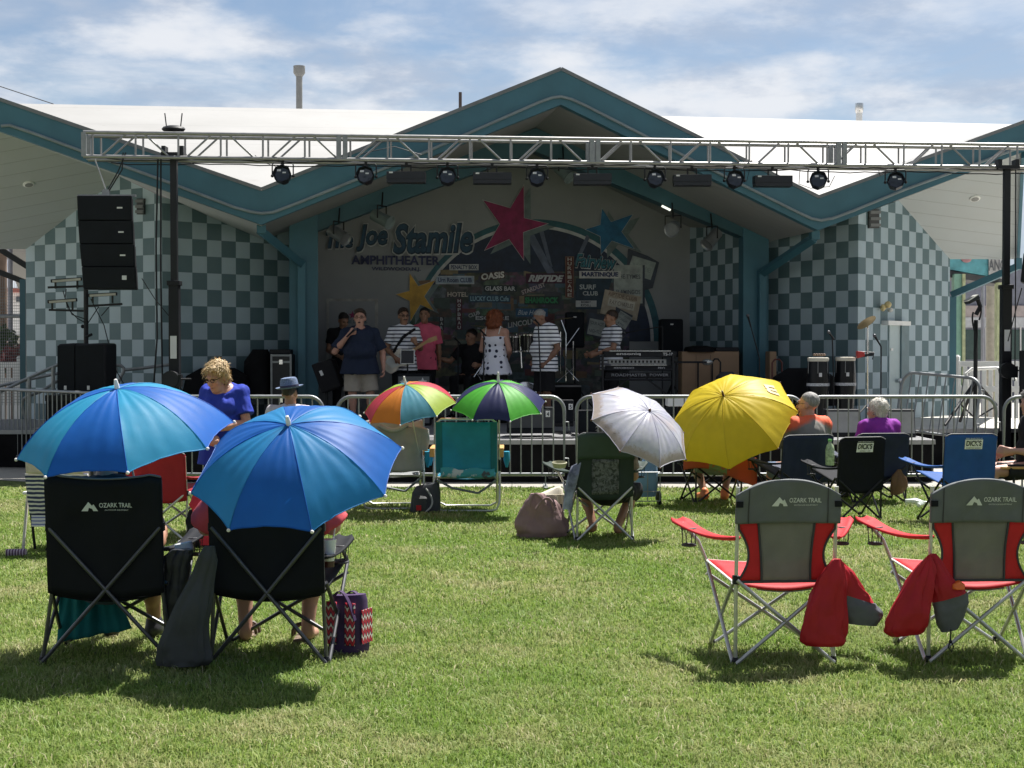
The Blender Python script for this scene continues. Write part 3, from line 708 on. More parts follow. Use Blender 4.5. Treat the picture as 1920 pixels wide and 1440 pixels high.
# stage deck
DZ = .52
deck = thing('stage', 'low grey stage deck with a black skirt along its front edge', 'stage', (0, 20, 0))
fl = [(-5.05, 17.75), (5.2, 17.75), (5.2, 20.2), (5.2, 22.6), (4.5, 23.8), (4.6, 25.6), (-4.9, 24.9), (-3.7, 23.3), (-5.3, 21.7), (-8, 23.4), (-9.4, 22.6), (-9.4, 20.0), (-5.05, 20.0)]
mb = MB(); mb.poly([(x, y, DZ) for x, y in fl]); 
mb.build('deck_floor', M_deck, deck, world=True)
mb = MB(); mb.poly([(x, y, DZ) for x, y in ((5.2, 20.2), (8.6, 20.6), (9.2, 22.5), (7.4, 24.6), (5.38, 22.3), (5.2, 22.6))]); mb.build('wing_floor', mat('pale_wing_deck', (.55, .53, .48), .8, var=.1, vs=2), deck, world=True)
edge = [(-9.4, 20.0), (-5.05, 20.0), (-5.05, 17.75), (5.2, 17.75), (5.2, 20.2), (8.6, 20.6)]
mb = MB(); ms = MB()
for (x0, y0), (x1, y1) in zip(edge, edge[1:]):
    d = V((x1 - x0, y1 - y0, 0)); n = V((d.y, -d.x, 0)).normalized()
    a, b = V((x0, y0, DZ - .025)) + n * .012, V((x1, y1, DZ - .025)) + n * .012
    mb.beam(a, b, .03, .055)
    k = int(d.length / .09)
    pts = [V((x0, y0, 0)) + d * (i / k) + n * (.004 + .018 * math.sin(i * 1.7) * math.sin(i * .37)) for i in range(k + 1)]
    b_ = len(ms.v); ms.v += [tuple(p + Z * .01) for p in pts] + [tuple(p + Z * (DZ - .03)) for p in pts]
    for i in range(k): ms.f.append((b_ + i, b_ + i + 1, b_ + k + 2 + i, b_ + k + 1 + i)); ms.mi.append(0)
mb.build('edge_trim', mat('deck_edge', (.34, .34, .35), .5), deck, world=True)
ms.build('skirt', M_skirt, deck, world=True, smooth=True)
# ------------------------------------------------------------------ lighting truss across the stage front
tA, tB = P(156, 0, 18.9), P(2010, 0, 20.35)
ta, tb = P(156, 248, 18.9), P(2010, 273, 20.35); td = (tb - ta); tL = td.length; tu = td.normalized(); tn = V((-tu.y, tu.x, 0)).normalized()
TH = .315; TD = .33; CR = .026
truss = thing('lighting_truss', 'long square aluminium lighting truss spanning the whole stage front', 'truss', (ta + tb) / 2 - Z * .2)
def tp(s, top, far): return ta + tu * s - Z * (0 if top else TH) + tn * (TD if far else 0)
for top in (1, 0):
    for far in (0, 1):
        MB().cyl(tp(0, top, far), tp(tL, top, far), CR, n=10).build('chord', M_alu, truss, world=True, smooth=True)
rt = random.Random(3)
joints = [((x - 960) / F * ta.y - ta.x) / (tu.x - (x - 960) / F * tu.y) for x in (160, 636, 1109, 1570)]
s = .12; k = 0
while s < tL - .6:
    for far in (0, 1):
        o_ = .05 * far
        MB().cyl(tp(s + o_, 1, far), tp(s + o_, 0, far), .014, n=7).build('brace', M_alu, truss, world=True, smooth=True)
        if far == 0 or k % 2 == 0:
            a, b = (0, 1) if k % 2 == 0 else (1, 0)
            MB().cyl(tp(s + .1 + o_, a, far), tp(s + .44 + o_, b, far), .014, n=7).build('brace', M_alu, truss, world=True, smooth=True)
    s += .55; k += 1
for j in joints:
    for far in (0, 1):
        for q_ in ((j,) if j < .3 else (j, j + .085)): MB().beam(tp(q_, 1, far), tp(q_, 0, far), .05, .062, up=tu).build('coupler', M_galv, truss, world=True)
# stage lights under the truss
M_can = mat('lamp_housing', (.012, .014, .020), .4, var=.2, spec=.4)
def par_light():
    t = thing('par_light', '', 'stage light', (0, 0, 0), 0, 'round stage lights under the truss')
    mb = MB(); R = rotx(math.radians(74)); mb.lathe([(.05, -.14), (.085, -.11), (.115, -.02), (.125, .10), (.118, .10), (.10, .03)], (0, 0, -.20), R, 8); mb.build('can', M_can, t)
    mb = MB(); mb.lathe([(.0, .04), (.10, .045)], (0, 0, -.20), R, 8); mb.build('lens', mat('lens_glass', (.05, .06, .08), .08), t)
    mb = MB(); mb.tube([(-.125, 0, -.20), (-.14, 0, -.20), (-.14, 0, -.05), (-.12, 0, -.03), (.12, 0, -.03), (.14, 0, -.05), (.14, 0, -.20), (.125, 0, -.20)], .009, 6); mb.cyl((0, 0, -.06), (0, 0, .0), .02, n=8); mb.build('yoke', M_blackm, t, smooth=True)
    mb = MB(); mb.ball((-.14, 0, -.20), .022, 8); mb.ball((.14, 0, -.20), .022, 8); mb.build('knob', M_black, t)
    mb = MB(); mb.box((-.03, -.128, -.14), (.05, .004, .03), rotx(-.5)); mb.box((.04, -.132, -.17), (.045, .004, .02), rotx(-.4)); mb.build('sticker', M_lead, t); return t
def bar_light():
    t = thing('strobe_light', '', 'stage light', (0, 0, 0), 0, 'boxy stage lights under the truss')
    mb = MB(); mb.box((0, 0, -.18), (.52, .20, .10)); mb.box((0, -.01, -.255), (.515, .19, .05)); mb.box((0, -.098, -.22), (.51, .006, .012)); mb.build('housing', M_can, t, bevel=.008)
    mb = MB(); mb.beam((-.06, 0, -.14), (-.06, 0, -.05), .02, .012); mb.beam((.06, 0, -.14), (.06, 0, -.05), .02, .012); mb.beam((-.07, 0, -.045), (.07, 0, -.045), .03, .02); mb.cyl((0, 0, -.06), (0, 0, 0), .022, n=8); mb.build('yoke', M_blackm, t)
    mb = MB(); mb.box((-.2, -.102, -.145), (.05, .004, .02)); mb.box((.05, -.102, -.265), (.12, .004, .014)); mb.build('sticker', M_lead, t); return t
pl, bl = par_light(), bar_light(); usedp = usedb = False
desc = {0: 'over the left roof valley in front of the white roof', 1: 'in front of the left slope of the centre gable', 2: 'above the big Joe lettering, between two boxy lights', 3: 'just left of the magenta star tip',
        4: 'over the right slope between two boxy lights', 5: 'over the right slope left of the roof valley', 6: 'over the right roof valley in front of the white roof', 7: 'nearest the right tower, over the right soffit'}
pi = 0
def s_at(x): k_ = (x - 960) / F; return (k_ * ta.y - ta.x) / (tu.x - k_ * tu.y)
for x in (531, 687, 840, 1008, 1229, 1378, 1535, 1680):
    s = s_at(x); c = tp(s, 0, 0) + tn * .06 - Z * .02
    lb = 'round black stage light ' + desc[pi]; pi += 1
    if not usedp: pl.location = c; MW[pl.name] = Matrix.Translation(c); pl['label'] = lb; usedp = True
    else: copy_tree(pl, c, rt.uniform(-.15, .15), lb)
bd = ['leftmost on the truss, over the gable slope', 'above the Stamile lettering', 'just right of the truss joint by the magenta star', 'over the right inner beam', 'over the right gable fascia beside the white roof']; bi = 0
for x in (763, 924, 1112, 1299, 1450):
    s = s_at(x); c = tp(s, 0, 0) + tn * .08 - Z * .02; lb = 'flat boxy black stage light ' + bd[bi]; bi += 1
    if not usedb: bl.location = c; MW[bl.name] = Matrix.Translation(c); bl['label'] = lb; usedb = True
    else: copy_tree(bl, c, rt.uniform(-.05, .05), lb)
# cables on the truss
for i, pts in enumerate((((478, 291), (490, 303), (520, 313), (540, 300)), ((1380, 312), (1400, 340), (1410, 300)), ((1500, 318), (1498, 345), (1520, 353), (1555, 350), (1565, 330)), ((650, 300), (690, 285), (740, 275), (790, 290)), ((1645, 308), (1650, 330), (1665, 320)))):
    MB().tube([P(x, y, 19.2 + .0008 * x) for x, y in pts], .006, 5).build('cable', M_black, truss, world=True, smooth=True)
for far, off in ((0, .02), (1, .035)):
    MB().tube([tp(.3 + (tL - .6) * i / 60, 0, far) - Z * (off + .018 * abs(math.sin(i * 1.9)) + .01 * math.sin(i * .7)) for i in range(61)], .008, 5).build('cable', M_black, truss, world=True, smooth=True)
# wireless unit on top of the truss
c = tp(s_at(325), 1, 0) + tn * .15 + Z * .05
t = thing('wireless_receiver', 'black wireless unit with two thin aerials sitting on the truss top', 'receiver', c)
mb = MB(); mb.ball((0, 0, .03), (.16, .13, .05), 12); mb.build('body', M_black, t, smooth=True)
for sx in (-1, 1):
    MB().cyl((sx * .09, 0, .03), (sx * .115, 0, .24), .008, n=6).build('aerial', M_blackm, t)
# towers
def tower(x, Y, ytop, label, zb):
    a = at(x, Y, 0); zt = P(x, ytop, Y).z
    t = thing('lifting_tower', label, 'tower', a)
    mb = MB(); mb.box((0, 0, (zt + 1.55) / 2 + .0), (.088, .088, zt - 1.55)); mb.build('inner_mast', M_blackm, t, bevel=.006)
    mb = MB(); mb.box((0, 0, 1.3), (.135, .135, 2.4)); mb.box((0, 0, 2.52), (.17, .17, .06)); mb.build('outer_mast', M_black, t, bevel=.006)
    mb = MB(); mb.box((0, 0, zt + .01), (.3, .2, .05)); mb.box((-.12, 0, zt + .06), (.05, .18, .12)); mb.box((.12, 0, zt + .06), (.05, .18, .12)); mb.build('head_bracket', M_blackm, t)
    mb = MB(); mb.lathe([(.07, -.05), (.11, -.05), (.11, .05), (.07, .05)], (-.02, -.14, zb), rotx(math.pi / 2), 16); mb.box((.05, -.12, zb - .02), (.14, .1, .16)); mb.cyl((.1, -.16, zb), (.25, -.16, zb), .012, n=6); mb.build('winch', M_blackm, t)
    mb = MB(); mb.box((0, -.078, zb + .42), (.085, .004, .3)); mb.build('label_plate', M_lead, t)
    mb = MB()
    for q in range(4):
        a_ = math.pi / 4 + q * math.pi / 2; mb.beam((0, 0, .12), (.75 * math.cos(a_), .75 * math.sin(a_), .05), .06, .05)
    mb.build('outrigger', M_blackm, t); return t, zt
twl, zt = tower(328, 19.15, 292, 'black lifting tower with winch holding up the left end of the truss', 1.25)
twr, _ = tower(1885, 20.25, 316, 'black lifting tower behind the barrier at the right end of the truss', 1.35)
MB().tube([twl.location + V((-.2, -.05, zt - .05)), twl.location + V((-.23, -.05, zt - 1.2)), twl.location + V((-.22, -.06, 1.8)), twl.location + V((-.3, -.05, .8))], .012, 6).build('cable', M_black, twl, world=True, smooth=True)
MB().tube([twl.location + V((-.16, -.05, zt - .05)), twl.location + V((-.17, -.05, zt - 1.5)), twl.location + V((-.15, -.06, .9))], .012, 6).build('cable', M_black, twl, world=True, smooth=True)
MB().tube([twr.location + V((.1, -.07, zt - .05)), twr.location + V((.11, -.07, 2.6)), twr.location + V((.1, -.1, 1.2))], .009, 6).build('cable', M_black, twr, world=True, smooth=True)
# hanging line array, four cabinets
M_cab = mat('speaker_cabinet', (.007, .0085, .012), .75, var=.2, bump=.2, bs=150, spec=.22)
M_grill = mat('speaker_grille', (.008, .010, .014), .7, 0, var=.2, bump=.5, bs=260, spec=.22)
la = thing('line_array', 'hanging curved stack of four black loudspeakers under the left end of the truss', 'speaker', P(203, 368, 18.9))
yy = [366, 413, 457, 500, 541]; xl = [144, 146, 149, 153, 156]; xr = [251, 253, 256, 259, 262]
for i in range(4):
    Y0 = 18.75
    q = [P(xl[i], yy[i] + .4, Y0 + .0), P(xr[i] - 4, yy[i] + .4, Y0 + .05), P(xr[i + 1] - 5, yy[i + 1], Y0 + .05 + .012 * i), P(xl[i + 1], yy[i + 1], Y0 + .012 * i)]
    dpt = V((-.10, .45, .0))
    mb = MB(); mb.prism([q[3], q[2], q[1], q[0]], dpt); cab = mb.build('cabinet', M_cab, la, world=True, bevel=.012)
    g = [p + (sum(q, V()) / 4 - p) * .05 - V((.002, .012, 0)) for p in q]
    mb = MB(); mb.prism([g[3], g[2], g[1], g[0]], V((0, .008, 0))); mb.build('grille', M_grill, cab, world=True)
    bc = q[2].lerp(q[1], .5).lerp(q[3].lerp(q[0], .5), .22) - V((0, .018, 0)); mb = MB(); mb.box(bc, ((.07, .004, .02) if i < 3 else (.06, .004, .055))); mb.build('badge', M_lead, cab, world=True)
mb = MB(); mb.beam(P(146, 367, 18.85), P(255, 367, 18.9), .05, .03); mb.box(P(199, 362, 18.95), (.09, .06, .09)); mb.build('rigging_frame', M_galv, la, world=True)
for pts in (((199, 358), (191, 335), (174, 288)), ((200, 360), (222, 320), (236, 286)), ((203, 360), (229, 318), (231, 286))):
    MB().tube([P(x, y, 18.95) for x, y in pts], .009, 6).build('sling', M_blackm if pts[1][0] > 200 else M_galv, la, world=True, smooth=True)
MB().tube([P(266, 522, 18.9), P(290, 560, 19.0), P(323, 600, 19.1)], .006, 5).build('guy_rope', M_black, la, world=True)
# speakers on a black case at stage left
def box_px(x0, x1, y0, y1, Y, depth, name, m, parent, skew=0, bevel=.02):
    a, b, c, d = P(x0, y1, Y), P(x1, y1, Y), P(x1, y0, Y), P(x0, y0, Y)
    mb = MB(); mb.prism([a, b, c, d], V((skew, depth, 0))); return mb.build(name, m, parent, world=True, bevel=bevel)
sb = thing('subwoofer', 'black cloth covered subwoofer on the ground carrying the pair of black loudspeakers', 'speaker', at(140, 19.6, 0))
box_px(85, 205, 744, 880, 19.5, .7, 'cabinet', M_cab, sb); box_px(84, 210, 741, 752, 19.45, .75, 'lid', M_black, sb, bevel=.005)
M_skin = mat('scuffed_black', (.010, .011, .014), .55, var=.4, vs=20, spec=.3)
for (x0, x1, lb) in ((107, 141, 'tall black loudspeaker, left one of the pair on the subwoofer'), (140, 197, 'tall black loudspeaker with side handle, right one of the pair on the subwoofer')):
    sp_ = thing('loudspeaker', lb, 'speaker', P((x0 + x1) / 2, 741, 19.55), 0, 'pair of speakers at stage left')
    Y0 = 19.5; a, b, c, d = P(x0, 739, Y0), P(x1, 739, Y0), P(x1, 643, Y0), P(x0, 645, Y0)
    mb = MB(); mb.prism([a, b, c, d], V((.05, .42, .0))); mb.build('cabinet', M_skin, sp_, world=True, bevel=.035, bseg=3)
    g = [p + ((a + b + c + d) / 4 - p) * .07 - V((0, .014, 0)) for p in (a, b, c, d)]
    mb = MB(); mb.prism(g, V((0, .01, 0))); mb.build('grille', M_grill, sp_, world=True)
    mb = MB(); mb.box(P((x0 * .55 + x1 * .45), 727, Y0 - .02), (.035, .004, .055)); mb.build('badge', M_lead, sp_, world=True)
    if x0 > 110:
        mb = MB(); mb.box(P(199, 692, Y0 + .2), (.02, .1, .2)); mb.build('handle', M_black, sp_, world=True, bevel=.01)
# light tree with LED bars behind the speakers
lt = thing('light_tree', 'black T-bar light tree carrying LED battens behind the loudspeaker pair', 'light stand', at(161, 20.3, 0))
YL = 20.3
mb = MB(); mb.tube([at(161, YL, .1), P(161, 520, YL)], .034, 10); mb.build('pole', M_blackm, lt, world=True, smooth=True)
for (x0, y0, x1, y1) in ((90, 539, 175, 536), (92, 581, 161, 583), (161, 574, 229, 570)):
    MB().beam(P(x0, y0, YL), P(x1, y1, YL), .035, .03).build('crossbar', M_blackm, lt, world=True)
for pts in (((161, 612), (185, 575)), ((161, 606), (145, 597), (128, 580), (118, 545)), ((165, 600), (135, 590), (122, 560), (124, 542)), ((190, 592), (205, 575)), ((170, 560), (195, 610), (215, 690), (238, 730))):
    MB().tube([P(x, y, YL - .03) for x, y in pts], .007, 5).build('cable', M_black, lt, world=True, smooth=True)
M_led = mat('led_batten_face', (.42, .40, .34), .4)
for (x0, x1, y0, y1) in ((90, 144, 566, 562), (96, 153, 527, 523), (166, 219, 554, 551)):
    mb = MB(); mb.beam(P(x0, y0, YL - .05), P(x1, y1, YL - .05), .06, .045); lbm = mb.build('led_batten', M_black, lt, world=True, bevel=.004)
    mb = MB(); mb.beam(P(x0 + 2, y0 + .5, YL - .085), P(x1 - 2, y1 + .5, YL - .085), .006, .032); mb.build('lens_strip', M_led, lbm, world=True)
    mb = MB()
    for x in (x0 + 8, x1 - 8): mb.beam(P(x, y0, YL - .05), P(x, y0 + 14, YL - .03), .03, .02, up=X)
    mb.build('bracket', M_blackm, lbm, world=True)
mb = MB(); mb.tube([P(161, 632, YL - .02), P(172, 627, YL - .05)], .02, 8); mb.ball(P(155, 612, YL), .03, 8); mb.build('clamp_knob', M_black, lt, world=True)

# ------------------------------------------------------------------ crowd barriers
def barrier(a, b, label, h=1.08, tilt=0, rise=0):
    d = b - a; L = d.length; rz = math.atan2(d.y, d.x)
    t = thing('crowd_barrier', label, 'barrier', a, rz, 'steel crowd barriers in front of the stage')
    Rr = .17; z0 = .16
    def T(x, z): return V((x, tilt * z, z + rise * x / L))
    pts = [T(0, z0), T(0, h - Rr)] + [T(Rr - Rr * math.cos(q), h - Rr + Rr * math.sin(q)) for q in [i * math.pi / 12 for i in range(1, 6)]] + [T(Rr, h), T(L - Rr, h)] + \
        [T(L - Rr + Rr * math.sin(q), h - Rr + Rr * math.cos(q)) for q in [i * math.pi / 12 for i in range(1, 6)]] + [T(L, h - Rr), T(L, z0)]
    MB().tube(pts, .0215, 10, closed=True).build('frame', M_galv, t, smooth=True)
    n = max(3, round(L / .128)); me = None
    for i in range(1, n):
        x = L * i / n
        zt_ = h - .005 if Rr < x < L - Rr else h - Rr + math.sqrt(max(0, Rr ** 2 - (Rr - min(x, L - x)) ** 2))
        MB().cyl(T(x, z0), T(x, zt_), .0085, n=7).build('bar', M_galv, t, smooth=True)
    for x in (.22, L - .22):
        mb = MB(); mb.beam(V((x, -.28, .02)), V((x, .28, .02)), .045, .012); mb.beam(V((x, 0, .02)), T(x, z0), .04, .012, up=X); mb.build('foot', M_galv, t)
    for z in (.35, .78):
        MB().tube([T(L, z), T(L + .05, z), T(L + .055, z - .1)], .008, 6).build('hook', M_galv, t, smooth=True)
    return t
YB = 17.0
XB = lambda x, Y=YB: V(((x - 960) / F * Y, Y, 0))
barrier(V((-7.95, 21.1, 0)), V((-4.62, 17.7, 0)), 'long steel barrier running back along the left side past the subwoofer')
barrier(XB(236), XB(606), 'steel barrier behind the blonde woman and the hatted man')
barrier(XB(632), XB(1058), 'steel barrier behind the teal beach chair')
barrier(XB(1081), XB(1506), 'steel barrier behind the white flowered umbrella and the dark green chair')
barrier(XB(1512, 16.85), XB(1868, 16.95), 'steel barrier behind the white-haired woman and the blue printed chair')
barrier(XB(1883, 16.9), XB(2280, 16.9), 'steel barrier cut off by the right edge of the picture')
a, b = P(1675, 800, 19.2), P(1822, 830, 18.4); a.z = b.z = .42
barrier(a, b, 'loose steel barrier leaning behind the row, in front of the side door', .92, .28, -.08)

# ------------------------------------------------------------------ ramp and handrails, stage left
ramp = thing('access_ramp', 'sloping concrete ramp with galvanised handrails beside the left checkered wall', 'ramp', (-7.6, 21.2, 0))
def rail(pts, Y, r=.024, m=None): MB().tube([P(x, y, Y) for x, y in pts], r, 8).build('handrail', m or M_galv, ramp, world=True, smooth=True)
rail(((-20, 745), (55, 708), (108, 684)), 20.8); rail(((-20, 728), (60, 710), (108, 700)), 21.8); rail(((42, 760), (44, 748), (54, 742), (75, 735), (108, 714)), 20.9)
rail(((42, 760), (50, 795)), 20.9); rail(((202, 730), (216, 700), (218, 692), (210, 686), (196, 687)), 20.7); rail(((215, 730), (232, 696), (232, 690), (226, 685), (214, 685)), 20.9); rail(((231, 694), (270, 690), (330, 682)), 21.4)
for x in (55, 100): rail(((x, 708 - (x - 55) * .45), (x, 800)), 20.8, .03)
mb = MB(); q = [P(-20, 815, 20.6), P(84, 800, 20.4), P(84, 806, 20.4), P(-20, 822, 20.6)]; mb.prism([q[3], q[2], q[1], q[0]], V((0, 1.0, 0))); mb.build('ramp_slab', mat('ramp_concrete', (.50, .50, .48), .8), ramp, world=True)

# ------------------------------------------------------------------ fences, gate and what stands behind, both sides
def picket(a, b, z0, z1, label, mid=None, gap=.11, pw=.07):
    d = b - a; L = d.length; rz = math.atan2(d.y, d.x); t = thing('vinyl_fence', label, 'fence', a, rz)
    for z in [z0 + .12, z1 - .06] + ([mid] if mid else []):
        mb = MB(); mb.box((L / 2, 0, z), (L, .05, .1)); mb.build('rail', M_vinyl, t, bevel=.004)
    n = int(L / gap)
    for i in range(n):
        mb = MB(); mb.box((gap * (i + .5), .0, (z0 + z1) / 2), (pw, .022, z1 - z0 - .06)); mb.build('picket', M_vinyl, t)
    for x in (0, L):
        mb = MB(); mb.box((x, 0, (z1 + .06) / 2), (.13, .13, z1 + .06)); mb.box((x, 0, z1 + .08), (.15, .15, .04), taper=.6); mb.build('post', M_vinyl, t, bevel=.004)
    return t
picket(at(-60, 25.5, 0), at(40, 25.5, 0), .05, P(0, 678, 25.5).z, 'white vinyl picket fence at the left edge beside the checkered wall', 1.1)
picket(at(1792, 26.0, 0), at(1990, 25.2, 0), .05, P(1800, 676, 26).z, 'white vinyl picket fence to the right of the checkered wall', .95)
mb = MB(); mb.tube([P(1815, 735, 25.0), P(1812, 700, 25.0), P(1822, 692, 25.0), P(1870, 690, 25.0), P(1905, 712, 24.6)], .03, 8)
tag(mb.build('handrail', M_white, None, world=True, smooth=True, loc=P(1815, 735, 25.0)), 'white curved handrail in front of the right picket fence', 'handrail')
# left gate frame with chain link
gt = thing('chain_link_gate', 'dark steel gate frame with chain link mesh at the left edge', 'gate', at(44, 24.6, 0))
YG = 24.6
mb = MB(); mb.beam(at(44, YG, 0), P(44, 524, YG), .10, .10); mb.build('post', M_teal2, gt, world=True)
for q in (((-60, 487), (47, 529)), ((-60, 430), (52, 500))):
    MB().beam(P(*q[0], YG), P(*q[1], YG), .09, .09).build('top_rail', M_blackm, gt, world=True)
MB().cyl(P(-60, 593, YG), P(42, 593, YG), .03, n=8).build('mid_rail', M_galv, gt, world=True)
mb = MB()
for i in range(-10, 24):
    for sgn in (1, -1):
        x0 = 4 * i * 2 - 60
        mb.beam(P(x0, 760, YG), P(x0 + sgn * 200, 540, YG), .006, .006) if False else None
for i in range(16):
    x = -14 + i * 3.8; mb.cyl(P(x, 760, YG), P(x, 505 + max(0, (x + 10) * .42), YG), .0035, n=4)
for i in range(40):
    y = 540 + i * 5.5; mb.cyl(P(-20, y, YG), P(42, y, YG), .0035, n=4)
mb.build('mesh_panel', M_galv, gt, world=True)
# neighbouring house, poles
hs = thing('white_house', 'white clapboard house with a red roof edge far behind the left gate', 'house', at(20, 60, 0))
n_ = NT('clapboard'); zz = n_.sep(n_.obj())[2]; f_ = n_.math('FRACT', n_.math('DIVIDE', zz, .32)); M_clap = n_.bsdf(n_.mix(n_.ramp(f_, .0, .18), (.45, .46, .47, 1), (.78, .78, .77, 1)), .6, bump=f_, bstr=.4)
YH = 60
a, b = P(-200, 700, YH), P(58, 700, YH); mb = MB(); mb.prism([V((a.x, YH, 0)), V((b.x, YH, 0)), V((b.x, YH, P(0, 546, YH).z)), V((a.x, YH, P(0, 546, YH).z))], V((0, 8, 0))); mb.build('wall', M_clap, hs, world=True)
mb = MB(); mb.beam(P(-200, 542, YH - .3), P(60, 545, YH - .3), .5, .16); mb.build('roof_edge', mat('roof_red', (.38, .12, .09), .7), hs, world=True)
box_px(30, 45, 556, 566, YH - .06, .1, 'window', mat('window_dark', (.10, .12, .14), .2), hs, bevel=0); box_px(20, 60, 628, 672, YH - .08, .1, 'garage_door', mat('garage_cream', (.52, .50, .45), .6), hs, bevel=0)
M_wood = mat('weathered_pole_wood', (.16, .11, .08), .85, var=.3, vs=3)
t = thing('utility_pole', 'dark wooden utility pole at the far left edge behind the gate', 'pole', at(3, 34, 0)); MB().tube([at(3, 34, 0), P(3, 455, 34)], [.15, .12], 12).build('pole', M_wood, t, world=True, smooth=True)
MB().beam(P(-20, 478, 34), P(20, 474, 34), .1, .1).build('crossarm', M_wood, t, world=True)
t = thing('steel_pole', 'slim grey steel pole behind the left gate', 'pole', at(19, 30, 0)); MB().tube([at(19, 30, 0), P(19, 440, 30)], .055, 10).build('pole', mat('pole_lilac_grey', (.34, .34, .40), .5), t, world=True, smooth=True)
mb = MB(); mb.tube([P(-200, 115, 60), P(0, 162, 60), P(100, 195, 60), P(200, 260, 60)], .02, 5); tag(mb.build('overhead_wire', M_black, None, world=True, loc=P(0, 162, 60)), 'thin overhead wire crossing the sky above the left roof edge', 'wire')
def leafy(name, c, r, n, m, label, cat, seed):
    r_ = random.Random(seed); t = thing(name, label, cat, (c[0], c[1], 0)); mb = MB()
    for i in range(n):
        d = V((r_.gauss(0, 1), r_.gauss(0, 1), r_.gauss(0, 1))).normalized() * (r_.random() ** .4); p = V(c) + V((d.x * r[0], d.y * r[1], d.z * r[2])); R = Matrix.Rotation(r_.uniform(0, 6), 3, V((r_.random(), r_.random(), r_.random() + .01)).normalized()); s_ = r_.uniform(.05, .11)
        mb.poly([p + R @ V(q) * s_ for q in ((-1, 0, 0), (0, -.5, .1), (1, 0, 0), (0, .5, .1))])
    mb.build('foliage', m, t, world=True); MB().tube([(c[0], c[1], 0), c], .04, 6).build('stem', M_wood, t, world=True); return t
M_leaf = mat('leaf_green', (.045, .09, .025), .6, var=.4, vs=3, transl=.3)
leafy('shrub', P(2, 655, 29), (.35, .4, .5), 500, M_leaf, 'dark green shrub behind the left picket fence', 'shrub', 1)
leafy('shrub', P(24, 668, 28.5), (.22, .3, .22), 220, mat('flower_red', (.22, .05, .05), .6, var=.5, vs=5), 'reddish flowering shrub behind the left picket fence', 'shrub', 2)
# right background
aw = thing('pier_storefront', 'old turquoise fascia storefront on pale green columns behind the right wall', 'storefront', at(1840, 34, 0))
YS = 33
a1, a2, a3, a4 = P(1740, 478, YS), P(1878, 478, YS), P(1878, 522, YS), P(1740, 498, YS)
M_turq = mat('peeling_turquoise', (.16, .50, .58), .6, var=.35, vs=2.5)
mb = MB(); mb.prism([a4, a3, a2, a1], V((0, .6, 0))); mb.build('fascia', M_turq, aw, world=True)
mb = MB(); mb.prism([P(1740, 500, YS + .05), P(1882, 524, YS + .05), P(1882, 534, YS + .05), P(1740, 514, YS + .05)], V((0, .8, 0))); mb.build('beam', mat('dark_beam', (.08, .08, .09), .6), aw, world=True)
mb = MB(); mb.prism([P(1854, 518, YS - .06), P(1888, 524, YS - .06), P(1888, 482, YS - .06), P(1854, 482, YS - .06)], V((0, .03, 0)), 0); mb.text('ANCI', P(1871, 497, YS - .07), X, Z, .42, .26, 1, .02); mb.build('sign_panel', [mat('sign_grey', (.55, .55, .55), .6, var=.3), mat('sign_dark', (.16, .17, .19), .6)], aw, world=True)
mb = MB(); mb.ball(P(1812, 486, YS - .05), (.12, .03, .08), 12); mb.build('emblem', mat('emblem_pink', (.6, .3, .33), .5), aw, world=True)
mb = MB(); mb.beam(at(1795, YS, 0), P(1795, 514, YS), .2, .2, up=Yv); mb.build('column', mat('mint_paint', (.30, .55, .44), .6, var=.12), aw, world=True)
mb = MB(); mb.beam(at(1805, YS - .05, 0), P(1805, 514, YS - .05), .07, .2, up=Yv); mb.beam(at(1872, YS, 0), P(1872, 530, YS), .11, .2, up=Yv); mb.build('column', mat('lime_paint', (.55, .60, .36), .6, var=.2), aw, world=True)
gb = thing('grey_building', 'grey building with a pink band and a row of windows far behind the right fence', 'building', at(1860, 48, 0))
YK = 48
def gband(y0, y1, m, nm, off=0, x0=1700, x1=2140):
    mb = MB(); mb.prism([P(x0, y1, YK - off), P(x1, y1, YK - off), P(x1, y0, YK - off), P(x0, y0, YK - off)], V((0, .5 + off, 0))); return mb.build(nm, m, gb, world=True)
gband(500, 800, mat('grey_stucco', (.20, .21, .26), .7), 'wall'); gband(573, 595, mat('pink_band', (.42, .36, .35), .6), 'band', .1); gband(595, 614, mat('white_band', (.52, .53, .55), .6), 'band', .14)
for x0, x1 in ((1806, 1846), (1850, 1874), (1895, 1912), (1915, 1932)): gband(618, 674, mat('shop_glass', (.06, .10, .09), .12), 'window', .03, x0, x1)
for x in (1848, 1884, 1913): gband(614, 690, M_white, 'mullion', .08, x, x + 2)
t = thing('utility_pole', 'pale round utility pole behind the tripod light at right', 'pole', at(1859, 36, 0)); MB().tube([at(1859, 36, 0), P(1858, 480, 36)], [.13, .11], 14).build('pole', mat('pale_pole_wood', (.46, .42, .35), .8, var=.2), t, world=True, smooth=True)
t = thing('steel_pole', 'thin pale steel pole just left of the pale utility pole', 'pole', at(1843, 35, 0)); MB().tube([at(1843, 35, 0), P(1843, 500, 35)], .045, 10).build('pole', mat('pole_lilac_grey', (.34, .34, .40), .5), t, world=True, smooth=True)
# dark teal post and sloping brace at the right corner of the building
mb = MB(); mb.beam(at(1785, 25.3, 0), P(1785, 556, 25.3), .12, .12); bpart(mb, 'post', M_teal)
mb = MB(); mb.beam(P(1785, 553, 25.3), P(1912, 498, 24.6), .12, .11); mb.beam(P(1909, 505, 24.6), P(1909, 484, 24.6), .1, .1); bpart(mb, 'strut', M_teal)
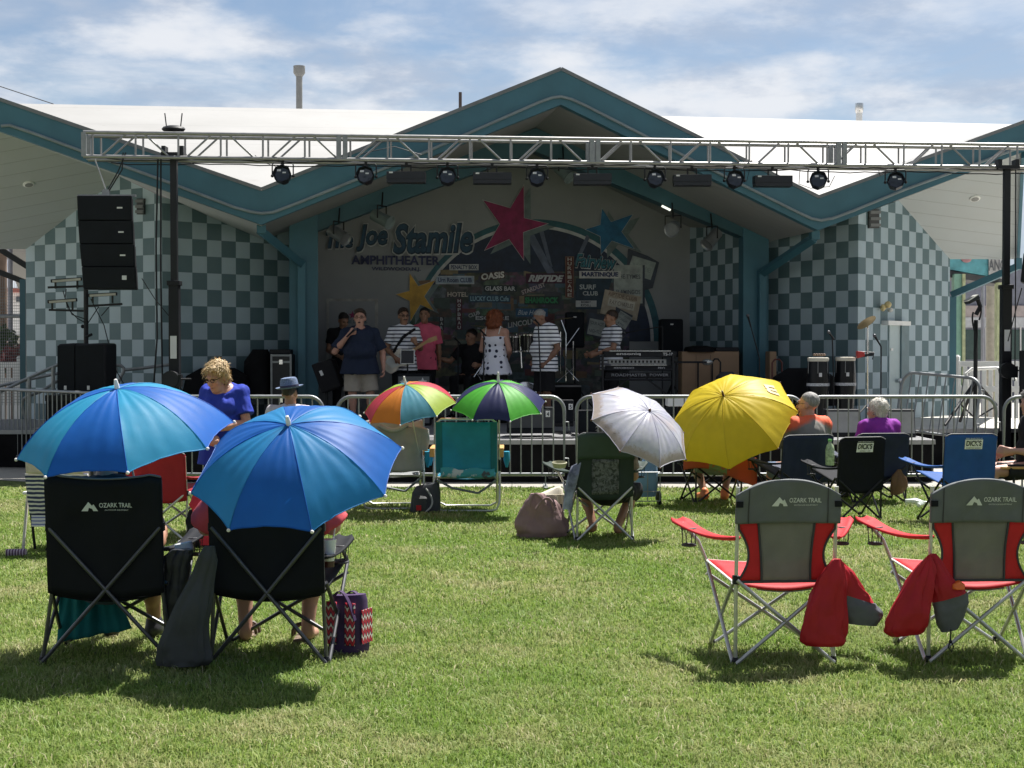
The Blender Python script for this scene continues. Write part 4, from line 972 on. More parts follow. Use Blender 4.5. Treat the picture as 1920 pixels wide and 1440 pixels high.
# right-hand tripod light stand
ts = thing('tripod_stand', 'black tripod stand with a tilted flood lamp behind the right barrier', 'light stand', at(1831, 18.9, 0))
YT = 19.0; ft = P(1828, 788, YT)
MB().tube([V((ft.x, YT, DZ)), P(1830, 600, YT)], .028, 10).build('pole', M_blackm, ts, world=True, smooth=True)
for x, y, dy in ((1772, 797, -.5), (1868, 760, .3), (1800, 790, .6)):
    MB().tube([P(1829, 714, YT), P(x, y, YT + dy)], .02, 8).build('leg', M_blackm, ts, world=True, smooth=True)
for x, y, dy in ((1800, 757, -.2), (1862, 765, .25)):
    MB().tube([P(1829, 785, YT), P(x, y, YT + dy)], .012, 6).build('brace', M_blackm, ts, world=True, smooth=True)
mb = MB(); mb.beam(P(1812, 567, YT - .1), P(1832, 556, YT - .1), .2, .06); mb.build('lamp_head', M_can, ts, world=True, bevel=.01)
mb = MB(); mb.beam(P(1811, 565, YT - .12), P(1830, 553, YT - .12), .2, .01); mb.build('lamp_face', mat('frosted_panel', (.5, .5, .46), .3), ts, world=True)
mb = MB(); mb.tube([P(1832, 558, YT), P(1838, 575, YT), P(1830, 590, YT)], .03, 8); mb.build('bracket', M_blackm, ts, world=True)
mb = MB()
for q in (((1825, 585), (1820, 600), (1829, 625)), ((1838, 570), (1842, 585), (1836, 600), (1829, 612)), ((1831, 600), (1834, 630), (1829, 660))): mb.tube(bez(*[P(x, y, YT - .03) for x, y in q[:3]], 6), .012, 6)
mb.build('cable', M_black, ts, world=True, smooth=True)
# right edge hanging speaker corner and black stack
sp_ = thing('loudspeaker', 'black loudspeaker stack cut off by the right edge behind the barrier', 'speaker', at(1925, 19.6, 0)); box_px(1911, 1990, 657, 880, 19.6, .8, 'cabinet', M_cab, sp_, skew=.32)
la2 = thing('line_array', 'tip of a hanging black speaker array cut off at the right edge', 'speaker', P(1925, 500, 19.5)); mb = MB(); mb.prism([P(1913, 528, 19.4), P(1990, 545, 19.4), P(1990, 430, 19.4), P(1919, 475, 19.4)], V((.2, .5, 0))); mb.build('cabinet', M_cab, la2, world=True, bevel=.01)
MB().tube([P(1916, 540, 19.4), P(1905, 580, 19.5), P(1890, 640, 19.6)], .008, 5).build('guy_rope', M_black, la2, world=True)
# ------------------------------------------------------------------ fabrics
def fabric(name, c, rough=.75, transl=0.0, weave=420, var=.12, alpha=None, bump=.25, spec=.3, sheen=0, fold=0):
    if name in MATS: return MATS[name]
    n = NT(name); o = n.obj(); a = n.noise(o, 7, 4); b = n.noise(o, weave, 2)
    col = n.mix(n.ramp(a, .3, .7), tuple(v * (1 - var) for v in lin(c)[:3]) + (1,), tuple(min(1, v * (1 + var)) for v in lin(c)[:3]) + (1,))
    f = n.noise(o, 9, 1.5); h = n.math('ADD', n.math('MULTIPLY', b, .06), n.math('MULTIPLY', f, .5 + .25 * fold))
    MATS[name] = n.bsdf(col, rough, bump=h, bstr=bump, transl=transl, alpha=alpha, spec=spec, sheen=sheen); return MATS[name]
F_black = fabric('black_nylon', (.007, .008, .011), .75, spec=.2); F_grey = fabric('grey_nylon', (.115, .125, .13), .65, fold=1, bump=.4); F_red = fabric('red_nylon', (.52, .022, .028), .6, .18, fold=1, bump=.4)
F_mesh = fabric('olive_grey_mesh', (.19, .19, .165), .8, .12, alpha=.93, fold=1.5, bump=.6); F_pip = fabric('dark_piping', (.05, .05, .055), .6); F_logo = mat('logo_silver', (.62, .64, .64), .4, var=.02)
F_navy = fabric('navy_nylon', (.016, .024, .055), .65); F_blue = fabric('royal_blue_nylon', (.018, .085, .30), .6, .1); F_green = fabric('dark_green_nylon', (.022, .036, .028), .75)
F_tealc = fabric('teal_canvas', (.025, .27, .42), .6, .2); F_steel = mat('silver_tube', (.50, .50, .49), .35, .6); F_dkt = mat('dark_tube', (.10, .10, .105), .35, .6); F_wood = mat('arm_wood', (.55, .30, .10), .5, var=.2); F_wht = fabric('white_piping', (.72, .71, .69), .6)

def add_logo_ozark(put, m=0):
    # put(mb, fn): text placed by fn(x, y) in metres on the fabric
    mb = MB()
    t = put
    mb.add([t(x, y) for x, y in ((-.105, -.022), (-.068, .026), (-.050, .006), (-.042, .014), (-.022, -.022), (-.045, -.022), (-.05, -.010), (-.066, -.004), (-.072, -.022))], [(0, 1, 8), (1, 7, 8), (1, 2, 7), (2, 6, 7), (2, 3, 6), (3, 5, 6), (3, 4, 5)], m)
    mb.text('OZARK TRAIL', (0, 0, 0), X, Z, .165, .024, m, .01, 0, lambda x, y: t(x + .068, y + .008)); mb.text('OUTDOOR EQUIPMENT', (0, 0, 0), X, Z, .120, .008, m, 0, 0, lambda x, y: t(x + .072, y - .018))
    return mb

def camp_chair(label, loc, rz, hw=.255, zt=.957, zs=.42, depth=.48, style='red', group=None, zx=.44, foot=.0, lean=.05, arm=.66, af=.19, zb=.43, top='arch', frame=None, fab=None, mid=None, arms=(1, 1), tube=.0105, camo=None, dip=.03, label_print=None, logo=True):
    t = thing('camp_chair', label, 'chair', loc, rz, group); fr = frame or F_steel; fab = fab or F_black
    yp = lambda z: -lean * max(0, z - .3) / (zt - .3)
    RF = lambda s: V((s * (hw + foot), 0, .01)); RT = lambda s: V((s * hw, yp(zt - .04), zt - .04)); FF = lambda s: V((s * (hw + foot + .02), depth, .01)); FH = lambda s: V((s * (hw + .05), depth, .46)); RH = lambda s: V((s * hw, yp(zx), zx))
    def tb(nm, pts, r=tube): return MB().tube(pts, r, 8).build(nm, fr, t, smooth=True)
    for s in (-1, 1):
        tb('back_post', [RF(s), V((s * hw, yp(.36), .36)), RT(s)])
        tb('cross_leg', [RF(s) + V((0, -.02, .0)), RH(-s) + V((0, -.02, 0))]); tb('cross_leg', [FF(s), FH(-s) + V((0, 0, -.06))])
        tb('side_leg', [RF(s) + V((s * .012, .01, 0)), FH(s)]); tb('side_leg', [FF(s) + V((s * .012, 0, 0)), V((s * (hw + .012), .01, .42))])
        for p in (RF(s), FF(s)): MB().lathe([(tube * 1.7, -.01), (tube * 1.9, .012), (tube * 1.3, .03)], p, None, 8).build('foot_cap', M_black, t)
        mb = MB(); mb.box(RH(s), (.035, .04, .045)); mb.build('joint', M_black, t, bevel=.005)
        if arms[(s + 1) // 2]:
            aF = V((s * (hw + af), depth * .98, arm + .035)); aR = V((s * hw, yp(arm), arm))
            tb('arm_post', [FH(s), FH(s).lerp(aF, .5) + V((-s * .02, 0, 0)), aF - Z * .02])
            def asurf(u, v, s=s, aF=aF, aR=aR):
                c = aR.lerp(aF, u) - Z * (.035 * math.sin(math.pi * u)); wd = .022 + .042 * u ** 1.5
                if u > .999: wd *= .6
                d = (aF - aR).normalized(); sd = V((d.y, -d.x, 0)); c2 = c + d * (.05 * u)
                return c2 + sd * ((v - .5) * 2 * wd) - Z * (.012 * (1 - (2 * v - 1) ** 2))
            arm_m = F_red if style == 'red' else fab
            ar = MB().grid(asurf, 12, 4).build('armrest', arm_m, t, smooth=True, solid=.012)
            # cup holder: ring and mesh pouch
            cc = aR.lerp(aF, .86) - Z * .035
            mb = MB(); mb.tube([cc + V((.042 * math.cos(a), .042 * math.sin(a), 0)) for a in [i * math.pi / 8 for i in range(16)]], .006, 6, closed=True); mb.tube([cc + V((.035 * math.cos(a), .035 * math.sin(a), -.09)) for a in [i * math.pi / 8 for i in range(16)]], .007, 6, closed=True)
            for i in range(8):
                a = i * math.pi / 4; mb.tube([cc + V((.042 * math.cos(a), .042 * math.sin(a), 0)), cc + V((.036 * math.cos(a + .3), .036 * math.sin(a + .3), -.09))], .002, 4)
            mb.build('cup_holder', F_pip, ar)
    # back
    def ztop(u): return zt - (dip * (1 - u * u) if top == 'dip' else -.0) - ((.07 * abs(u) ** 2.2) if top == 'arch' else 0) - (.018 * max(0, abs(u) - .86) / .14 if top != 'arch' else 0)
    def S(u, z, off=0, sag=.05):
        w_ = max(0, min(1, (z - zb) / (zt - zb)))
        wr = .010 * mnoise.noise(V((u * 3 + loc[0] * 5, z * 9, 1.3))) + .006 * mnoise.noise(V((u * 6 - z * 14 + loc[0] * 3, z * 5 + u * 2, 7.3)))
        return V((u * hw, yp(z) - .012 - off + wr + sag * (1 - u * u) * math.sin(math.pi * min(1, w_ * .9 + .05)) * .6, z))
    def patch(nm, u0, u1, z0, z1, m, nu=22, nv=18, off=0, parent=None, solid=.008):
        def fn(a, b):
            zz0 = z0(0) if callable(z0) else z0; 
            ua, ub = (u0(b) if callable(u0) else u0), (u1(b) if callable(u1) else u1)
            u = ua + (ub - ua) * a; za = z0(u) if callable(z0) else z0; zc = z1(u) if callable(z1) else z1; z = za + (zc - za) * b
            p = S(u, z, off); return p
        return MB().grid(fn, nu, nv).build(nm, m, parent or t, smooth=True, solid=solid)
    if style == 'red':
        hz_ = zt - .225
        hd = patch('headrest', -1.06, 1.06, hz_, ztop, F_grey, 36, 14, .014, solid=.02)
        for s in (-1, 1):
            edge = lambda b, s=s: s * (.50 + .07 * b * b)
            outer = lambda b, s=s: s * (1.0 - .22 * math.sin(math.pi * min(1, b * 1.1)) + (-.02))
            patch('side_panel', (outer if s < 0 else edge), (edge if s < 0 else outer), zb - .0, hz_ + .01, F_red, 6, 12)
            pts = [S(s * (.50 + .07 * (i / 10) ** 2), zb + (hz_ - zb) * i / 10, .006) for i in range(11)]; MB().tube(pts, .006, 6).build('piping', F_pip, t, smooth=True)
            pts = [S(s * (.98 - .22 * math.sin(math.pi * min(1, i / 10 * 1.1))), zb + (hz_ - zb) * i / 10, .004) for i in range(11)]; MB().tube(pts, .006, 6).build('piping', F_pip, t, smooth=True)
        patch('back_panel', lambda b: -(.50 + .07 * b * b), lambda b: (.50 + .07 * b * b), zb, hz_ + .01, F_mesh, 14, 12)
        MB().tube([S(-1 + 2 * i / 16, zb, .006) for i in range(17)], .007, 6).build('piping', F_pip, t, smooth=True)
        for s in (-1, 1):
            MB().tube([S(s * .80, hz_ + (ztop(.8) - hz_) * i / 8, .028) for i in range(9)], .0025, 5).build('seam', F_pip, hd, smooth=True)
            mb = MB(); mb.box(S(s * 1.0, hz_ + .10, .03), (.035, .012, .03)); mb.build('strap', F_black, hd)
        if logo: add_logo_ozark(lambda x, y: S((x + .02) / hw, zt - .115 + y, .030)).build('logo', F_logo, hd)
    else:
        bp = patch('back_panel', -1.04, 1.04, lambda u: zb - .03 * (1 - u * u), ztop, fab, 24, 14, .010, solid=.012)
        if camo: patch('camo_panel', -.5, .5, zb + .02, zt - .22, camo, 8, 8, .02, bp, .004); patch('headrest', -1.05, 1.05, zt - .22, ztop, fabric('green_head', (.035, .058, .047), .6), 14, 6, .022, bp, .006)
        MB().tube([S(-1.03 + 2.06 * i / 20, ztop(-1.03 + 2.06 * i / 20) + .003, .014) for i in range(21)], .0055, 6).build('piping', mat('grey_edge_piping', (.10, .10, .105), .6), bp, smooth=True)
        if logo and style == 'black': add_logo_ozark(lambda x, y: S((x - .01) / hw, zt - .17 + y, .0235)).build('logo', F_logo, bp)
        if label_print:
            mb = MB(); q = lambda x, y: S((x + .03) / hw, zt - .085 + y * 1.05, .020); r2 = lambda x, y: S((x + .03) / hw, zt - .085 + y * 1.05, .0225)
            mb.grid(lambda a, b: q(-.085 + .17 * a, -.052 + .085 * b), 4, 2, 0); mb.text("DICK'S", (0, 0, 0), X, Z, .145, .05, 1, .03, 0, lambda x, y: r2(x, y - .0)); mb.text('SPORTING GOODS', (0, 0, 0), X, Z, .14, .010, 1, .01, 0, lambda x, y: r2(x, y - .042)); mb.text('EVERY SEASON STARTS AT', (0, 0, 0), X, Z, .16, .009, 0, .01, 0, lambda x, y: r2(x, y + .043))
            mb.build('printed_label', [M_white, mat('print_black', (.02, .02, .022), .6)], bp)
    # seat
    sm = F_red if style == 'red' else fab
    def seat(a, b): return V(((-1 + 2 * a) * (hw + .045 * b), .0 + depth * b, zs + (.47 - zs) * b - .035 * math.sin(math.pi * a) * (1 - .5 * b)))
    st = MB().grid(seat, 12, 8).build('seat', sm, t, smooth=True, solid=.012)
    if style == 'red':
        MB().grid(lambda a, b: seat(.22 + .56 * a, -.02 + .75 * b) + Z * (-.012) , 8, 4).build('seat_underside', F_mesh, st, smooth=True)
        MB().tube([seat(0, i / 8) + V((-.006, 0, 0)) for i in range(9)] + [seat(i / 12, 1) for i in range(13)] + [seat(1, 1 - i / 8) for i in range(9)], .007, 6).build('piping', F_wht, st, smooth=True)
    return t
def gx(x, Y): return V(((x - 960) / F * Y, Y, 0))
camp_chair('grey and red camp chair, left of the front pair, red bags on its right post', gx(1473, 7.36), math.radians(4), group='grey and red camp chairs')
camp_chair('grey and red camp chair cut off by the right edge, bags on its left post', gx(1836, 7.40), math.radians(2), group='grey and red camp chairs')
camp_chair('black camp chair with dipped back under the left blue umbrella', gx(199, 7.37), math.radians(2), .283, .985, .36, .5, 'black', 'black camp chairs', .71, .05, .06, .60, .10, .37, 'dip', F_dkt, F_black)
camp_chair('black camp chair mostly covered by the tilted blue umbrella', gx(502, 7.37), math.radians(-2), .283, .985, .36, .5, 'black', 'black camp chairs', .71, .015, .06, .56, .03, .37, 'dip', F_dkt, F_black, logo=False)
n_ = NT('camo_print'); o_ = n_.obj(); a_ = n_.noise(o_, 26, 4, .7); b_ = n_.noise(o_, 40, 3, .7)
M_camo = n_.bsdf(n_.mix(n_.ramp(b_, .48, .54), n_.mix(n_.ramp(a_, .48, .54), (.022, .03, .024, 1), (.075, .085, .08, 1)), (.12, .13, .13, 1)), .8)
camp_chair('dark green camouflage camp chair in front of the barrier', gx(1134, 12.2), math.radians(6), .232, .92, .40, .5, 'plain', None, .46, .005, .05, .60, .18, .38, 'round', F_steel, F_green, camo=M_camo)
camp_chair('black camp chair with a white store label, in front of the purple-shirted woman', gx(1612, 13.6), math.radians(14), .225, .80, .36, .45, 'plain', 'folding chairs by the barrier', .40, .0, .05, .52, .10, .30, 'flat', mat('black_tube', (.015, .015, .017), .35, .3), F_black, label_print=1)
camp_chair('bright blue camp chair with a white store label, empty, near the right barrier', gx(1815, 13.3), math.radians(8), .24, .85, .38, .48, 'plain', 'folding chairs by the barrier', .42, .0, .06, .56, .16, .32, 'flat', mat('black_tube', (.015, .015, .017), .35, .3), F_blue, label_print=1)
camp_chair('navy camp chair under the man in the orange and grey shirt', gx(1510, 14.5), math.radians(20), .275, .77, .34, .48, 'plain', 'folding chairs by the barrier', .40, .0, .05, .50, .12, .30, 'dip', mat('black_tube', (.015, .015, .017), .35, .3), F_navy, dip=.0)
camp_chair('navy camp chair under the white-haired woman in purple', gx(1652, 15.2), math.radians(8), .28, .745, .34, .46, 'plain', 'folding chairs by the barrier', .40, .0, .05, .50, .10, .30, 'dip', mat('black_tube', (.015, .015, .017), .35, .3), F_navy, dip=.0)
camp_chair('small black camp chair under the yellow umbrella', gx(1348, 15.2), math.radians(10), .25, .66, .36, .45, 'plain', 'folding chairs by the barrier', .40, .0, .05, .50, .06, .34, 'dip', mat('black_tube', (.015, .015, .017), .35, .3), fabric('sage_nylon', (.20, .24, .17), .7))
camp_chair('red camp chair behind the left black chair', gx(296, 12.1), math.radians(-10), .255, .77, .40, .48, 'plain', None, .42, .0, .05, .56, .14, .36, 'flat', F_steel, fabric('dark_red_nylon', (.30, .015, .022), .65, .15))

# ------------------------------------------------------------------ beach chairs
def beach_chair(label, x, Y, rz, hw, zt, fab, draped=None, towel=None):
    t = thing('beach_chair', label, 'chair', gx(x, Y), rz, 'tube framed beach chairs')
    tb = lambda nm, pts, r=.0125, m=F_steel: MB().tube(pts, r, 10).build(nm, m, t, smooth=True)
    s_ = hw + .03
    tb('leg', [V((-s_, .10, .62)), V((-s_, .0, .1)), V((-s_ + .03, -.01, .03)), V((-s_ + .09, -.01, .015)), V((s_ - .09, -.01, .015)), V((s_ - .03, -.01, .03)), V((s_, .0, .1)), V((s_, .10, .62))])
    tb('leg', [V((-s_ + .03, .12, .62)), V((-s_ + .03, .42, .06)), V((-s_ + .1, .44, .02)), V((s_ - .1, .44, .02)), V((s_ - .03, .42, .06)), V((s_ - .03, .12, .62))])
    yb = lambda z: -.02 - .16 * (z - .35)
    tb('back_frame', [V((-hw, yb(.35), .35)), V((-hw, yb(zt), zt - .04)), V((-hw + .05, yb(zt), zt)), V((hw - .05, yb(zt), zt)), V((hw, yb(zt), zt - .04)), V((hw, yb(.35), .35))])
    tb('seat_frame', [V((-hw, .5, .36)), V((-hw, .0, .35)), V((hw, .0, .35)), V((hw, .5, .36))])
    bp = MB().grid(lambda a, b: V(((2 * a - 1) * hw * 1.02, yb(.40 + (zt - .43) * b) - .016 - .02 * math.sin(math.pi * a), .40 + (zt - .43) * b)), 10, 8).build('back_panel', fab, t, smooth=True, solid=.008)
    for s in (-1, 1):
        mb = MB(); mb.grid(lambda a, b: V((s * hw * (.80 + .2 * a), yb(.40 + (zt - .43) * b) - .032, .40 + (zt - .43) * b)), 2, 6); mb.build('side_band', fabric('teal_dark_band', (.012, .15, .20), .6, .1) if fab == F_tealc else fab, bp, smooth=True)
    MB().grid(lambda a, b: V(((2 * a - 1) * hw, .0 + .5 * b, .36 - .03 * math.sin(math.pi * a))), 8, 5).build('seat', fab, t, smooth=True, solid=.008)
    for s in (-1, 1):
        mb = MB(); mb.box((s * (hw + .045), .22, .635), (.055, .5, .025)); mb.build('armrest', F_wood, t, bevel=.008)
        mb = MB(); mb.box((s * (hw + .045), -.03, .60), (.05, .03, .09)); mb.build('arm_bracket', F_wood, t, bevel=.006)
        MB().loft([((s * (hw + .10), .15, .60), (.03, 0, 0), (0, .07, 0)), ((s * (hw + .10), .15, .52), (.035, 0, 0), (0, .08, 0)), ((s * (hw + .10), .15, .44), (.012, 0, 0), (0, .03, 0))], 12).build('pouch', fab if fab == F_tealc else F_tealc, t, smooth=True)
    MB().tube([V((-hw, -.03, .33)), V((-hw * .5, -.05, .25)), V((.1, -.06, .20)), V((.12, -.06, .2)), V((hw * .7, -.05, .26)), V((hw, -.03, .33))], .012, 6).build('strap', mat('strap_grey', (.16, .18, .18), .7), t, smooth=True)
    return t
beach_chair('teal canvas beach chair with wooden arms, facing the barrier', 875, 14.4, 0, .30, .94, F_tealc)
bc2 = beach_chair('beach chair with a grey shirt draped over its back under the rainbow umbrella', 737, 14.6, math.radians(5), .28, .87, fabric('grey_canvas', (.20, .21, .21), .7))
# towel rolled on the teal seat, small badge on its back
n_ = NT('tropical_towel'); o_ = n_.obj(); s_ = n_.sep(o_); st = n_.noise(o_, 11, 3); M_tow = n_.bsdf(n_.mix(n_.ramp(st, .45, .5), n_.mix(n_.ramp(s_[0], .1, .14), (.50, .54, .60, 1), (.06, .07, .09, 1)), (.05, .30, .38, 1)), .8)
c = gx(877, 14.38) + V((0, -.02, .40)); mb = MB(); mb.loft([(V((x, 0, -.0 + .01 * math.sin(x * 22))), V((0, .05, 0)), V((0, 0, .055 + .006 * math.sin(x * 31)))) for x in [-.27 + .06 * i for i in range(10)]], 14, wob=.012); tag(mb.build('towel', M_tow, None, smooth=True, loc=c), 'rolled patterned towel lying on the teal beach chair seat', 'towel')
# grey shirt
mb = MB()
def shirt(a, b):
    x = -.29 + .58 * a; z = .90 - .49 * b; yy_ = -.10 - .02 * b - .03 * math.sin(a * 9 + b * 2) * (.3 + b) - .035 * math.sin(math.pi * a)
    if b < .12: z = .90 + .015 * math.sin(a * 14); yy_ = -.10 + .12 * (.12 - b) / .12
    return V((x + (.015 * math.sin(b * 7)), yy_, z))
c = gx(737, 14.52); mb.grid(shirt, 22, 16); o = mb.build('sweatshirt', fabric('heather_grey', (.26, .27, .27), .9, fold=2, bump=.6), None, smooth=True, solid=.012, loc=c, rz=math.radians(5)); tag(o, 'grey sweatshirt draped over the back of a beach chair', 'sweatshirt')
mb = MB(); mb.loft([((.20, -.11, .87), (.06, 0, 0), (0, .03, .02)), ((.29, -.09, .80), (.07, 0, .03), (0, .035, 0)), ((.31, -.09, .70), (.06, 0, .02), (0, .03, 0)), ((.30, -.09, .62), (.04, 0, 0), (0, .02, 0))], 14, wob=.01); mb.build('sleeve', MATS['heather_grey'], o, smooth=True)
mb = MB(); mb.tube([V((-.14 + .28 * i / 10, -.13 - .03 * math.sin(math.pi * i / 10), .885 - .06 * math.sin(math.pi * i / 10))) for i in range(11)], .022, 8); mb.build('hood_fold', fabric('light_grey_knit', (.36, .37, .40), .9, fold=1), o, smooth=True)

# striped webbed lawn chair at far left
def stripe_mat(name, a, b, per, duty, axis=2, nz=0, c3=None):
    n = NT(name); o = n.obj(); s = n.sep(o)[axis]
    if nz: s = n.math('ADD', s, n.math('MULTIPLY', n.noise(o, 9, 2), nz))
    f = n.ramp(n.math('ABSOLUTE', n.math('SUBTRACT', n.math('FRACT', n.math('DIVIDE', s, per)), .5)), .5 * duty - .04, .5 * duty + .04)
    return n.bsdf(n.mix(f, lin(b), lin(a)), .8, bump=n.noise(o, 300, 2), bstr=.15)
M_str = stripe_mat('navy_striped_towel', (.66, .64, .66), (.03, .04, .12), .034, .55, 2, .02)
lw = thing('lawn_chair', 'old tube framed lawn chair covered by a navy striped towel at the left edge', 'chair', gx(118, 11.5), math.radians(-4))
for s in (-1, 1):
    MB().tube([V((s * .315, -.06, .0)), V((s * .305, .02, .45)), V((s * .305, .35, .46))], .013, 8).build('leg', mat('rusty_white_tube', (.50, .48, .44), .5, var=.45, vs=9), lw, smooth=True)
    MB().tube([V((s * .26, .05, .02)), V((s * .26, -.02, .30)), V((s * .26, -.09, .72))], .012, 8).build('leg', M_blackm, lw, smooth=True)
    mb = MB(); mb.box((s * .305, .15, .475), (.05, .36, .025)); mb.build('armrest', M_white, lw, bevel=.008)
MB().grid(lambda a, b: V((-.25 + .5 * a, -.03 - .09 * b, .30 + .40 * b)), 6, 6).build('back_panel', fabric('cream_web', (.55, .48, .40), .8), lw, smooth=True, solid=.01)
MB().grid(lambda a, b: V((-.25 + .5 * a, .0 + .42 * b, .30)), 4, 4).build('seat', fabric('coral_web', (.55, .22, .17), .8), lw, smooth=True, solid=.01)
mb = MB(); mb.grid(lambda a, b: V((-.255 + .51 * a, -.055 - .095 * b - .008 * math.sin(a * 17 + b * 3), .305 + .34 * b)), 24, 14); o = mb.build('towel', M_str, None, smooth=True, solid=.012, loc=lw.location, rz=math.radians(-4)); tag(o, 'navy and white striped towel hung over the lawn chair back', 'towel')
mb = MB(); mb.grid(lambda a, b: V((-.24 + .46 * a, -.16 - .01 * b - .01 * math.sin(a * 9), .645 + .09 * b)), 12, 5); mb.build('hem', fabric('pale_floral', (.60, .53, .46), .85, var=.3), o, smooth=True, solid=.01)
mb = MB(); mb.grid(lambda a, b: V((-.235 + .22 * a, -.075, .305 - .09 * b)), 4, 3); mb.build('corner', stripe_mat('blue_lined_cloth', (.62, .62, .68), (.14, .16, .42), .028, .35, 2, .01), o, solid=.008)
mb = MB(); mb.loft([(V((x, 0, .03)), V((0, .035, 0)), V((0, 0, .032))) for x in (-.075, -.03, .03, .075)], 14); tag(mb.build('sandal', stripe_mat('purple_striped', (.10, .05, .10), (.45, .38, .45), .022, .4, 0), None, smooth=True, loc=gx(28, 11.25), rz=.1), 'purple striped slipper lying on the grass by the lawn chair', 'slipper')

# ------------------------------------------------------------------ umbrellas
def umbrella(label, c, Y, p1, p2, hub, cols, shaft=.7, flip=1, tipm=None, tip_len=.05, group='umbrellas among the audience', extra=None, clothmat=None):
    # c: rim centre px; p1, p2: px vectors to rib 0 and to the rib 90 degrees on; hub: px vector centre->top
    C = P(c[0], c[1], Y); d = ray(*c).normalized(); r_ = d.cross(Z).normalized(); u_ = r_.cross(d); px = F / Y
    A = np.array([[p1[0], p2[0]], [-p1[1], -p2[1]]]) / px
    Uu, sv, _ = np.linalg.svd(A); a, b = sv[0], sv[1]; mn = Uu[:, 1]
    hb = np.array([hub[0], -hub[1]]) / px
    if mn @ hb < 0: mn = -mn
    sb = min(.98, b / a); cb = math.sqrt(1 - sb * sb)
    n = (r_ * (mn[0] * cb) + u_ * (mn[1] * cb) - d * sb).normalized()
    R = a; H = float(np.hypot(*hb)) / cb
    v1i = A[:, 0]; v1 = r_ * float(v1i[0]) + u_ * float(v1i[1]); v1 = v1 + d * (v1.dot(n) / sb); v1 = (v1 - n * v1.dot(n)).normalized(); v2 = n.cross(v1)
    v2i = A[:, 1]; 
    if v2.dot(r_) * v2i[0] + v2.dot(u_) * v2i[1] < 0: v2 = -v2
    t = thing('umbrella', label, 'umbrella', C, 0, group); L0 = MW[t.name].inverted()
    th = 2 * math.atan(min(.95, H / R)) 
    def rib(k, q):
        an = k * math.pi / 4; th_ = th * q; rr2 = R * math.sin(th_) / math.sin(th) if th < math.pi / 2 else R * q; z = H * (math.cos(th_) - math.cos(th)) / (1 - math.cos(th))
        return (v1 * math.cos(an) + v2 * math.sin(an)) * rr2 + n * z
    for k in range(8):
        col = cols[k % len(cols)]
        def fn(a_, b_, k=k):
            q = b_ * (1 - .032 * 4 * a_ * (1 - a_) * b_ ** 2); p = rib(k, q).lerp(rib(k + 1, q), a_)
            p = p + n * (.012 * R * math.sin(math.pi * a_) * math.sin(math.pi * b_)) + n * (.004 * math.sin(a_ * 25 + k) * (1 - b_) * b_) + n * (.007 * R * mnoise.noise(V((a_ * 5, b_ * 3, k * 3.1)))) + n * (.006 * R * mnoise.noise(V(((a_ - .5) * b_ * 14, b_ * 2.2, k * 1.7 + 5))) * b_)
            return p
        mb = MB(); mb.grid(fn, 18, 20); mb.uv = [(k + i / 18, j / 20) for j in range(21) for i in range(19)]
        ob_ = mb.build('panel', col, t, smooth=True, ang=180)
        MB().tube([fn(i / 12, 1.0) for i in range(13)], .0030, 5).build('hem', col, ob_, smooth=True)
        MB().tube([rib(k, q / 8) + n * .002 for q in range(9)], .0022, 5).build('seam', col, ob_, smooth=True)
        MB().tube([rib(k, q / 8) - n * .006 for q in range(9)], .0028, 5).build('rib', F_steel, t, smooth=True)
        e = rib(k, 1.0); MB().ball(e + (e - n * e.dot(n)).normalized() * .004, .0095, 8).build('rib_tip', F_wht if tipm is None else tipm, t, smooth=True)
        MB().tube([rib(k, .5) - n * .01, n * (H * .35)], .002, 4).build('stretcher', F_steel, t)
    tp_ = n * H
    MB().lathe([(.012, -.012), (.013, tip_len * .4), (.008, tip_len), (.0, tip_len + .004)], tp_, n.to_track_quat('Z', 'Y').to_matrix(), 10).build('ferrule', (tipm or F_wht), t, smooth=True)
    MB().cyl(tp_, tp_ - n * (shaft + H * .2), .0055, n=8).build('shaft', F_steel, t, smooth=True)
    hc = tp_ - n * (shaft + H * .2); MB().tube([hc + n * .04, hc - n * .08], .013, 8).build('handle', M_black, t, smooth=True)
    return t, n, rib, C
def ucloth(name, c, transl=.5, rough=.52): return fabric(name, c, rough, transl, 500, .06, bump=.22, spec=.4)
u_royal, u_turq = ucloth('umbrella_royal', (.010, .15, .58)), ucloth('umbrella_turquoise', (.03, .36, .62))
umbrella('blue and turquoise umbrella held level over the left black chair', (238, 826), 7.45, (196.5, -32), (1, 56), (-13, -97), [u_royal, u_turq], .75)
u_royal2, u_turq2 = ucloth('umbrella_royal_deep', (.010, .14, .54)), ucloth('umbrella_sky_blue', (.025, .27, .60))
umbrella('blue umbrella tilted back toward the viewer, over the second black chair', (558, 882), 7.15, (156, 48), (-121, 104), (-16, -84), [u_turq2, u_turq2, u_royal2, u_turq2, u_royal2, u_turq2, u_royal2, u_turq2][::1] if False else [u_turq2, u_royal2, u_turq2, u_royal2], .7)
R_p, R_o, R_b, R_l = ucloth('umbrella_pink', (.62, .06, .10)), ucloth('umbrella_orange', (.72, .24, .03)), ucloth('umbrella_aqua', (.10, .36, .50)), ucloth('umbrella_lime', (.42, .58, .07))
umbrella('rainbow umbrella with pink, orange, blue and lime panels over the grey draped chair', (769, 765), 14.3, (86, -9), (-18, 31), (-8, -43), [R_l, R_b, R_o, R_p], .8, tip_len=.09)
G_g, G_n = ucloth('umbrella_green', (.10, .50, .05)), ucloth('umbrella_navy', (.03, .035, .13))
umbrella('green and navy panelled umbrella above the teal beach chair', (935, 761), 14.2, (88, -8), (21, 28.5), (-3, -43), [G_n, G_g], .8, tip_len=.11)
